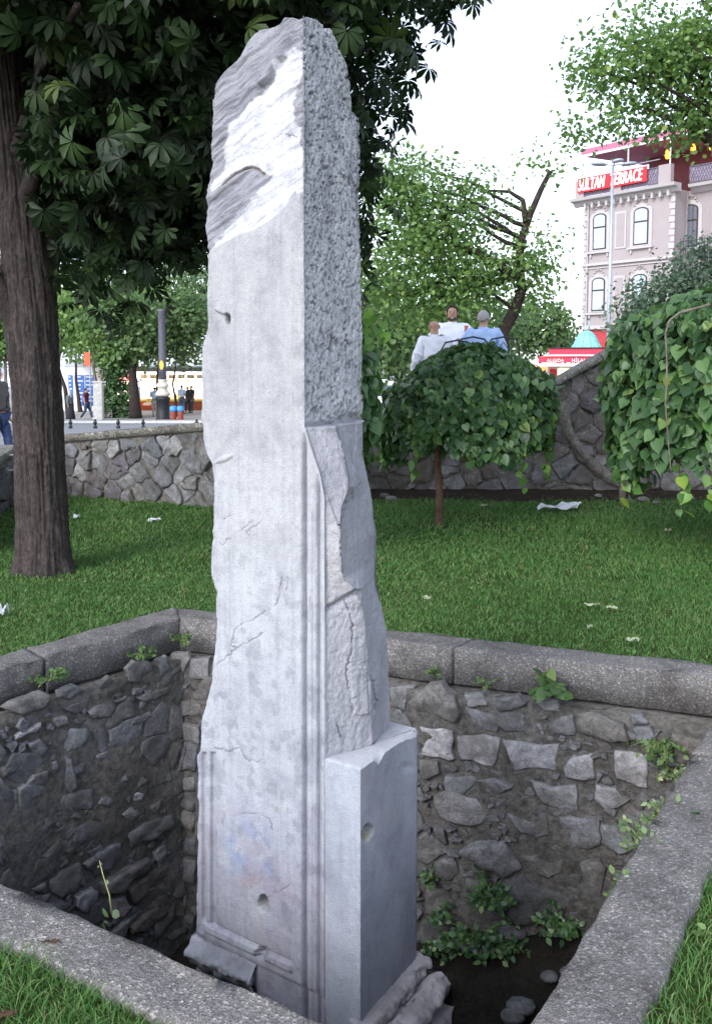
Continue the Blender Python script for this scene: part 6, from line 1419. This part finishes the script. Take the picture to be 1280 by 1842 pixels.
# snack kiosk
Yk = 61; x0, x1 = X_(246, Yk), X_(430, Yk); kz = lambda y_: at(300, y_, Yk).z+1.65
o = thing('snack_kiosk', 'long brightly lit snack kiosk with menu pictures across the square', 'kiosk', (x0, Yk, -1.65)); L = x1-x0
MB().box(0, L, 1.6, 1.8, 0, kz(675)).build('back_wall', simple('kiosk_back', (.6, .55, .45)), o)
MB().box(0, L, -.02, .25, 0, kz(722)).build('counter', simple('counter_brown', (.30, .07, .03)), o); MB().box(-.05, L, -.12, .35, kz(722), kz(718)).build('counter_top', simple('counter_yellow', (.65, .45, .1)), o)
MB().box(0, L, 1.2, 1.55, kz(720), kz(688)).build('lit_interior', emis('kiosk_glow', (1, .90, .66), 1.5, (.6, .5, .4)), o)
MB().add([(0, -.15, kz(682)), (L, -.15, kz(682)), (L, -.55, kz(686)+.62), (0, -.55, kz(686)+.62), (0, .2, kz(682)), (L, .2, kz(682)), (L, .2, kz(686)+.62), (0, .2, kz(686)+.62)], [(0, 1, 2, 3), (0, 4, 5, 1), (3, 2, 6, 7), (4, 7, 6, 5), (0, 3, 7, 4), (1, 5, 6, 2)]).build('light_fascia', emis('fascia_glow', (1, .95, .85), 1.1, (.7, .7, .7)), o)
MB().box(-.2, L+.2, -.75, 1.9, kz(686)+.66, kz(662)).build('roof', simple('kiosk_roof', (.16, .16, .17)), o); MB().box(-.3, L+.3, -.95, 2.1, kz(662), kz(659)).build('roof', M['grey_metal'], o)
for i in range(11):
    xa = .35+i*.62
    if xa+.45 > L: break
    f = MB().box(xa, xa+.46, -.60, -.57, kz(681), kz(681)+.40); f.v = [(x, y+(z-kz(681))*-.10+.22, z) for x, y, z in f.v]
    f.build('menu_picture', simple('menu_print', (.62, .42, .26), .4, var=.7, scale=7), o)
for sx in (0.02, 1.3, 2.6, 3.4): MB().box(sx, sx+.06, -.05, .02, kz(720), kz(684)).build('post', simple('kiosk_green', (.03, .22, .12)), o)
mb = MB(); mb.prism([(.9+.62*math.cos(a), .48+.30*math.sin(a)) for a in np.linspace(0, 2*math.pi, 24, endpoint=False)], 'y', -.06, -.03); mb.build('hotdog_sign', simple('sign_red', (.55, .05, .03)), o); mb = MB(); mb.prism([(.9+.50*math.cos(a), .48+.13*math.sin(a)+.08*math.cos(a)) for a in np.linspace(0, 2*math.pi, 24, endpoint=False)], 'y', -.075, -.065); mb.build('hotdog_picture', simple('bread', (.75, .62, .5)), o)
for i in range(9):
    MB().box(.4+i*.7, .95+i*.7, .3, .6, kz(718)+.0, kz(718)+rng.uniform(.15, .5)).build('display_case', emis('case_glow', (1, rng.uniform(.6, .85), rng.uniform(.2, .5)), .9, (.5, .3, .1)), o)
# roof louvres, sign board and white van beyond
o = thing('louvred_roof', 'white louvred roof screen showing above the snack kiosk', 'roof screen', (X_(345, 66), 66, -1.65))
for i in range(5): MB().box(-1, 1.1, 0, .3, 5.0+i*.16-.6, 5.07+i*.16-.6).build('louvre', M['white_metal'], o)
for sx in (-.9, .95): MB().box(sx, sx+.08, .1, .2, 0, 5.1).build('post', M['grey_metal'], o)
o = thing('white_post', 'square white post standing beside the forked pale tree', 'post', (X_(176, 50), 50, -1.65)); MB().box(-.24, .24, -.05, .3, 0, 2.1).build('post_shaft', simple('post_white', (.55, .53, .5)), o, bevel=.02); MB().box(-.3, .3, -.1, .36, 2.1, 2.18).build('post_cap', simple('post_white_cap', (.55, .53, .5)), o)
o = thing('street_flag', 'small red sign on a slim pole above the blue booth', 'sign', (X_(163, 52), 52, -1.65)); MB().tube([(0, 0, 0), (0, 0, 3.9)], .04, 8).build('pole', M['grey_metal'], o); MB().box(-.28, .02, -.06, -.045, 3.0, 3.75).build('sign_panel', emis('sign_red_lit', (1, .12, .05), .6, (.5, .03, .02)), o)
Yv = 42; o = thing('white_van', 'white van parked beyond the wall, glimpsed just right of the pillar', 'van', (X_(668, Yv), Yv, sz(Yv)))
MB().prism([(-1.9, .35), (1.9, .35), (1.9, 1.5), (1.5, 2.1), (-1.8, 2.15), (-1.95, 1.2)], 'y', 0, 1.8).build('body', simple('van_white', (.75, .76, .8), .3, var=.04), o, bevel=.05)
MB().box(-1.5, 1.3, -.02, -.003, 1.35, 1.85).build('side_window', simple('van_glass', (.10, .14, .18), .1, var=.1), o)
for sx in (-1.2, 1.2): mb = MB(); mb.prism([(sx+.33*math.cos(a), .33+.33*math.sin(a)) for a in np.linspace(0, 2*math.pi, 20, endpoint=False)], 'y', -.03, .2); mb.build('wheel', M['black_iron'], o)
# white railing at the left edge
o = thing('white_railing', 'thin white metal railing at the left edge above the low wall', 'railing', (X_(0, 9.5), 9.5, 0))
for px_ in (-60, 6): p = at(px_, 850, 10); MB().tube([(p.x-X_(0, 9.5), .5, -.05), (p.x-X_(0, 9.5), .5, at(0, 812, 10).z)], .012, 8).build('post', M['white_metal'], o)
for y_ in (818, 845): MB().tube([(-1.2, .1, at(0, y_+4, 10).z), (.16, .6, at(0, y_, 10).z)], .012, 8).build('rail', M['white_metal'], o)
# pale building closing the street on the left
o = thing('pale_building', 'pale block closing the view behind the square trees', 'building', (X_(110, 120), 120, -1.77)); MB().box(-14, 22, 0, 10, 0, 8).build('wall', simple('pale_wall', (.62, .62, .66)), o)
for i in range(10):
    for j in range(2): MB().box(-12+i*3.3, -10.6+i*3.3, -.06, -.01, 1.4+j*3.3, 3.2+j*3.3).build('window', simple('pale_glass', (.3, .34, .4), .2), o)

# ------------------------------------------------------------------ hotel on the right
Yh = 56; hb = at(1045, 650, Yh); ang = -math.atan2(1650, 1290); hx = Vector((math.cos(ang), math.sin(ang), 0)); GZ = -1.77
hotel = thing('hotel_building', 'pink plastered hotel with arched windows and a roof terrace behind the trees on the right', 'building', (hb.x, hb.y, GZ), ang)
hn = Vector((hx.y, -hx.x, 0))   # outward normal = local -y
Hb = Vector((hb.x, hb.y, 0))
def hpt(px_, py_, off=0.0):   # pixel -> (t along facade, height above base)
    a, b, c = ray(px_, py_); d = Vector((float(a), float(b), float(c))); nn = Vector((math.sin(ang), -math.cos(ang), 0)); k_ = (Hb+nn*off).dot(nn)/Vector((d.x, d.y, 0)).dot(nn)
    p = Vector((0, 0, EYE))+d*k_; return (p-Hb).x*hx.x+(p-Hb).y*hx.y, p.z-GZ
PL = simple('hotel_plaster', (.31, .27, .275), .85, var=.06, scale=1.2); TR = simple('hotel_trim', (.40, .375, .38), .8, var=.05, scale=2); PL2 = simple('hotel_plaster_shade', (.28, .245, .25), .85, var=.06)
GL = simple('window_glass', (.42, .46, .54), .06, .85, .9, .05); FR = simple('window_frame', (.04, .03, .03), .5)
zc = hpt(1030, 362)[1]; tR_ = hpt(1214, 326)[0]; zb1 = hpt(1041, 478)[1]; zb2 = hpt(1042, 586)[1]
MB().box(0, tR_, 0, 9, zb2-.2, zc-.25).build('wall', PL, hotel)
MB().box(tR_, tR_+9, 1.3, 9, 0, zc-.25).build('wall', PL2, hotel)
MB().box(0, tR_, .02, 9, 0, zb2-.2).build('ground_floor', simple('shop_red', (.38, .04, .05), .6), hotel)
for a, b_, z0, z1, pr_ in ((-.18, tR_+.1, zb1-.10, zb1+.05, .16), (-.18, tR_+.1, zb2-.25, zb2-.02, .2), (-.12, tR_+.1, zb1-.28, zb1-.22, .08)): MB().box(a, b_, -pr_, .03, z0, z1).build('string_course', TR, hotel)
# cornice with brackets
MB().prism([(.03, zc-.45), (-.12, zc-.42), (-.30, zc-.22), (-.62, zc-.16), (-.68, zc), (.03, zc)], 'x', -.65, tR_+.35).build('cornice', TR, hotel)
MB().prism([(1.33, zc-.45), (1.18, zc-.42), (.9, zc-.22), (.68, zc-.16), (.62, zc), (1.33, zc)], 'x', tR_+.36, tR_+9).build('cornice', TR, hotel)
for i in range(12): t = .25+i*(tR_-.5)/11; MB().box(t-.07, t+.07, -.32, .0, zc-.62, zc-.30).build('bracket', TR, hotel)
for i in range(26):
    z0 = zb2+.1+i*.36
    if z0+.2 > zc-.6: break
    MB().box(-.05 if i % 2 else -.03, .28 if i % 2 else .2, -.045, .01, z0, z0+.3).build('quoin', TR, hotel); MB().box(tR_-(.32 if i % 2 else .22), tR_+.04, -.045, .01, z0, z0+.3).build('quoin', TR, hotel)
MB().tube([(.34, -.09, 2), (.34, -.09, zc-.4)], .05, 8).build('downpipe', TR, hotel); MB().tube([(tR_+.18, .9, 2), (tR_+.18, .9, zc-.4)], .05, 8).build('downpipe', simple('pipe_dark', (.2, .17, .17)), hotel)
def window(t0, t1, z0, z1, y0=0.0):
    w_ = t1-t0; rise = .26*w_; zs_ = z1-rise; tc = (t0+t1)/2
    arch = lambda e: [(t0-e, z0-e*.3), (t1+e, z0-e*.3)]+[(tc+(w_/2+e)*math.cos(a), zs_+(rise+e)*math.sin(a)) for a in np.linspace(0, math.pi, 11)]
    def pri(p_, a, b_, n_, m_, par=hotel): mb = MB(); mb.prism(p_, 'y', a, b_); return mb.build(n_, m_, par)
    s_ = pri(arch(.24), y0-.07, y0+.02, 'surround', TR); fr_ = pri(arch(.02), y0-.085, y0+.02, 'window', FR)
    zm = z0+(z1-z0)*.62
    MB().box(t0+.07, t1-.07, y0-.10, y0-.087, z0+.07, zm-.05).build('pane', GL, fr_)
    pri([(t0+.07, zm+.05), (t1-.07, zm+.05)]+[(tc+(w_/2-.07)*math.cos(a), zs_+(rise-.06)*math.sin(a)) for a in np.linspace(0, math.pi, 9)], y0-.10, y0-.087, 'pane', GL, fr_)
    MB().box(t0-.34, t1+.34, y0-.20, y0, z0-.22, z0-.10).build('sill', TR, fr_)
    for sx in (t0-.2, t1+.1): MB().box(sx, sx+.1, y0-.12, y0, z0-.45, z0-.22).build('sill_bracket', TR, fr_)
    mb = MB()
    for k_ in range(7): a = math.pi*(.2+.1*k_); mb.lathe([(.01, -.04), (.06, -.03), (.08, 0), (.05, .03), (.01, .05)], 8, 0, 0); n0 = len(mb.v)-40; mb.v[n0:] = [(x+tc+(w_/2+.05)*math.cos(a), y*.5+y0-.10, z+zs_+(rise+.38+.10*math.sin(a)**3)*math.sin(a)) for x, y, z in mb.v[n0:]]
    mb.build('crest', simple('stucco_grey', (.36, .32, .31)), hotel, True)
tA, zA1 = hpt(1068, 388); tB, _ = hpt(1091, 388); zA0 = hpt(1068, 450)[1]; tC = hpt(1141, 378)[0]; tD = hpt(1167, 378)[0]
window(tA, tB, zA0, zA1+.05); window(tC, tD, zA0, zA1+.05)
zl1 = hpt(1063, 501)[1]; zl0 = hpt(1063, 560)[1]; window(tA, tB, zl0, zl1); window(tC, tD, zl0, zl1)
tE = hpt(1224, 378, -1.3)[0]; tF = hpt(1256, 378, -1.3)[0]; window(tE, tF, zA0-.25, zA1+.05, 1.3); window(tE, tF, zl0, zl1, 1.3); window(tE+2.6, tF+2.6, zA0, zA1+.05, 1.3)
for z0, z1 in ((zA0+.02, zA1), (zl0+.05, zl1)):
    t0 = hpt(1109, 400)[0]; t1 = hpt(1123, 400)[0]; MB().box(t0-.12, t1+.12, -.05, 0, z0-.1, z1+.02).build('wall_panel', TR, hotel); MB().box(t0, t1, -.065, -.052, z0+.02, z1-.1).build('wall_panel', PL, hotel)
# balcony rail on the set-back part
o = thing('balcony_railing', 'black iron balcony railing on the set back side of the hotel', 'railing', Hb+hx*(tR_+.3)+Vector((0, 0, GZ))+Vector((math.sin(ang), -math.cos(ang), 0))*-.2, ang); zz = zA0-.45
for i in range(22): MB().tube([(i*.16, 0, zz-.55), (i*.16, 0, zz+.55)], .015, 5).build('baluster', M['black_iron'], o)
for z_ in (zz-.5, zz+.4): MB().tube([(0, 0, z_), (3.5, 0, z_)], .02, 6).build('rail', M['black_iron'], o)
# roof terrace: parapet, railings, canopy, lights, neon sign
zp = zc+1.05
def pier(t0, t1, y0=-.45): MB().box(t0, t1, y0, y0+.3, zc, zp).build('parapet_pier', PL, hotel)
pier(-.35, .25); pier(hpt(1105, 338)[0], hpt(1124, 338)[0]); tp2, tp3 = hpt(1192, 310)[0], hpt(1214, 310)[0]; pier(tp2, tp3); pier(tR_+4.5, tR_+5.2, .8)
LT = simple('lattice_iron', (.10, .09, .12), .6)
def lattice(t0, t1, y0=-.38):
    mb = MB(); mb.box(t0, t1, y0, y0+.03, zp-.10, zp-.04); mb.box(t0, t1, y0, y0+.03, zc+.08, zc+.13); n_ = int((t1-t0)/.16)
    for i in range(n_+1):
        a = t0+(t1-t0)*i/n_
        for d in (-1, 1):
            b_ = a+d*.42; b_ = min(max(b_, t0), t1); mb.tube([(a, y0+.015+d*.006, zc+.1), (b_, y0+.015+d*.006, zp-.07)], .012, 4)
    mb.build('railing_lattice', LT, hotel)
    MB().box(t0, t1, y0+.06, y0+.075, zc+.1, zp-.08).build('railing_screen', simple('screen_violet', (.24, .21, .28), .6), hotel)
ta_ = hpt(1105, 338)[0]; tb_ = hpt(1124, 338)[0]
lattice(.27, ta_-.02); lattice(tb_+.02, tp2-.02); lattice(tp3+.3, tR_+4.4, .85)
MB().tube([(-.3, -.35, zp+.35), (tp2, -.35, zp+.35)], .025, 6).build('handrail', M['grey_metal'], hotel)
CZ = hpt(1041, 285)[1]
MB().add([(-.1, -.3, CZ), (tR_+9, -.3, CZ), (tR_+9, -.3, CZ+.40), (-.1, -.3, CZ+.40), (-.1, 6, CZ+1.2), (tR_+9, 6, CZ+1.2), (tR_+9, 6, CZ+.3), (-.1, 6, CZ+.3)], [(0, 1, 2, 3), (3, 2, 5, 4), (0, 7, 6, 1), (0, 3, 4, 7), (1, 6, 5, 2), (7, 4, 5, 6)]).build('awning', simple('awning_pink', (.40, .13, .22), .7, var=.08), hotel)
MB().box(-.1, tR_+9, -.36, -.302, CZ-.08, CZ+.05).build('awning_edge', M['white_metal'], hotel)
for t_ in (.0, 3.2, tR_-.2, tR_+4): MB().tube([(t_, -.25, zc), (t_, -.25, CZ)], .04, 6).build('awning_post', M['white_metal'], hotel)
MB().box(1.5, tR_+9, 4.2, 4.4, zc, CZ+.6).build('terrace_back_wall', simple('terrace_maroon', (.17, .05, .06), .7), hotel)
for t_, z_ in ((4.6, .6), (7.3, .55), (8.7, .4), (6.2, .9)):
    mb = MB(); mb.lathe([(.04, -.26), (.10, -.22), (.14, -.06), (.12, .14), (.06, .24), (.02, .28)], 12, t_+.3, 1.0); mb.v = [(x, y, z+CZ-.55) for x, y, z in mb.v]; mb.build('lantern', emis('lantern_orange', (1, .26, .02), 2.2, (.6, .3, .1)), hotel, True)
for t_ in (7.0, 9.2, 11.4):
    mb = MB(); mb.tube([(t_+1.0*math.cos(a), 3.9, zc+1.7+.9*math.sin(a)) for a in np.linspace(0, math.pi, 14)], .12, 8); mb.build('arch', simple('arch_brown', (.22, .08, .05)), hotel, True)
    MB().box(t_-.7, t_+.7, 4.0, 4.15, zc+.9, zc+2.2).build('lit_niche', emis('niche_orange', (1, .35, .06), 1.3, (.5, .2, .05)), hotel)
def text(body, size, parent, name, mat, loc, rot, shear=0.0, extr=.01, squash=1.0, align='LEFT', off=0.0):
    cu = bpy.data.curves.new(name, 'FONT'); cu.body = body; cu.size = size; cu.shear = shear; cu.extrude = extr; cu.align_x = align; cu.offset = off; cu.space_character = 1.06; cu.resolution_u = 3
    t_ = bpy.data.objects.new(name, cu); COL.objects.link(t_); dg = bpy.context.evaluated_depsgraph_get(); dg.update(); me = bpy.data.meshes.new_from_object(t_.evaluated_get(dg)); bpy.data.objects.remove(t_); me.name = name; me.materials.clear()
    o = new_obj(name, me, mat, parent); o.location = loc; o.rotation_euler = rot; o.scale = (squash, 1, 1); return o
sgn = thing('neon_sign', 'red neon lettering SULTAN TERRACE on the hotel roof railing', 'sign', (hb.x, hb.y, GZ), ang)
NE_ = emis('neon_pink', (1, .30, .28), 2.6, (.8, .2, .2)); RD = emis('neon_backing', (.9, .01, .03), .22, (.45, .02, .03))
tS = hpt(1042, 336, .5)[0]; tT = hpt(1098, 320, .5)[0]; tU_ = hpt(1158, 312, .5)[0]
o = text('SULTAN', 1.0, sgn, 'sign_lettering', NE_, (tS, -.66, zp-.66), (math.pi/2, 0, 0), .25, .03, 1, off=.004); w_ = max(v.co.x for v in o.data.vertices); o.scale = ((hpt(1090, 325, .5)[0]-tS)/w_, .95, 1)
o = text('TERRACE', 1.0, sgn, 'sign_lettering', NE_, (tT, -.66, zp-.66), (math.pi/2, 0, 0), .25, .03, 1, off=.004); w_ = max(v.co.x for v in o.data.vertices); o.scale = ((tU_-tT)/w_, .95, 1)
MB().box(tS-.1, tU_+.2, -.58, -.54, zp-.74, zp+.08).build('sign_backing', RD, sgn)
# street lamp in front of the hotel
Yp = 36; lp = Vector((X_(1091, Yp), Yp, sz(Yp))); top = at(1097, 297, Yp).z-lp.z
o = thing('street_lamp', 'slim pale grey street lamp with three flat heads in front of the hotel', 'street lamp', lp); MB().tube([(0, 0, 0), (.01, 0, top*.5), (.03, 0, top)], [.09, .075, .05], 12).build('pole', M['grey_metal'], o, True)
for dx_, dy_ in ((-.5, .15), (.65, .1), (.05, -.45)):
    mb = MB(); mb.tube([(.03, 0, top-.02), (.03+dx_*.5, dy_*.5, top+.05)], .03, 6); mb.build('arm', M['grey_metal'], o)
    mb = MB(); mb.lathe([(.02, -.06), (.20, -.04), (.24, .0), (.18, .06), (.03, .09)], 14); L_ = 1.35 if abs(dx_) > .2 else 1.0; mb.v = [(x*L_+.03+dx_, y+dy_, z+top+.06+x*.1*np.sign(dx_)) for x, y, z in mb.v]; hd = mb.build('lamp_head', M['grey_metal'], o, True)
# red domed kiosk
Yk = 33; kx0 = X_(985, Yk); o = thing('domed_kiosk', 'red roofed kiosk with a turquoise dome and a HİLAL BÜFE fascia', 'kiosk', (kx0, Yk, sz(Yk)), R(-12)); kh = lambda y_: at(1050, y_, Yk).z-sz(Yk)
RDK = simple('kiosk_red', (.52, .035, .07), .5, var=.08)
MB().box(0, 3.4, .3, 2.6, 0, kh(660)).build('kiosk_body', simple('kiosk_white', (.6, .6, .62)), o)
MB().box(-.35, 3.6, -.1, 2.9, kh(652), kh(641)).build('fascia', RDK, o); MB().box(-.15, 3.6, -.18, 3.0, kh(641)+.005, kh(638)).build('cornice', M['white_metal'], o)
MB().box(0, 3.6, .0, 2.8, kh(638)+.01, kh(627)).build('roof', RDK, o); MB().box(0, 3.65, -.05, 2.85, kh(627)+.005, kh(625)).build('roof_edge', M['black_iron'], o)
MB().box(-.4, 3.6, -.5, .0, kh(659), kh(654)).build('awning', M['white_metal'], o)
MB().box(.35, .75, .26, .295, kh(683), kh(664)).build('lit_window', emis('kiosk_window', (1, .82, .4), 2.0, (.6, .5, .3)), o); MB().box(.05, .3, .26, .295, kh(683), kh(664)).build('side_panel', simple('fridge_red', (.5, .05, .05)), o); MB().box(.8, 1.1, .26, .295, kh(683), kh(664)).build('side_panel', simple('fridge_red_b', (.45, .05, .05)), o)
mb = MB(); cxk = X_(1046, Yk)-kx0+.12; pf_ = [(.52, 0), (.50, .04), (.44, .14), (.38, .28), (.30, .43), (.20, .54), (.10, .60), (.02, .62)]; mb.lathe([(r_*1.02, z) for r_, z in pf_], 18, cxk, 1.0); mb.v = [(x, y, z+kh(625)+.01) for x, y, z in mb.v]; dm = mb.build('dome', simple('copper_green', (.22, .50, .48), .6, var=.25, scale=5), o)
for k_ in range(10):
    a = k_*math.pi/5; mb = MB(); mb.tube([(cxk+r_*1.03*math.cos(a), 1.0+r_*1.03*math.sin(a), z+kh(625)+.012) for r_, z in pf_], .012, 5); mb.build('rib', simple('copper_dark', (.16, .36, .36)), dm)
mb = MB(); mb.tube([(cxk+.0+.11*math.cos(a), 1.0, kh(625)+.85+.11*math.sin(a)) for a in np.linspace(R(-110), R(130), 16)], [.006+.014*math.sin(math.pi*i/15) for i in range(16)], 6); mb.tube([(cxk, 1, kh(625)+.6), (cxk, 1, kh(625)+.76)], .01, 6); mb.build('crescent', simple('copper_finial', (.3, .5, .48)), dm)
WT = simple('letter_white', (.8, .8, .82), .5, var=.03)
q = text('HİLAL BÜFE', .17, o, 'fascia_lettering', WT, (.80, -.115, kh(651)), (math.pi/2, 0, 0), 0, .006)
MB().box(-.1, .48, -.16, -.105, kh(652), kh(643)).build('sign_panel', emis('algida_red', (1, .03, .03), .5, (.6, .02, .02)), o); text('ALGIDA', .16, o, 'sign_lettering', WT, (-.06, -.175, kh(651)), (math.pi/2, 0, 0), 0, .006)
MB().box(-.9, -.05, .1, .3, kh(668), kh(656)).build('orange_sign', emis('orange_sign', (1, .35, .1), .7, (.6, .25, .1)), o)
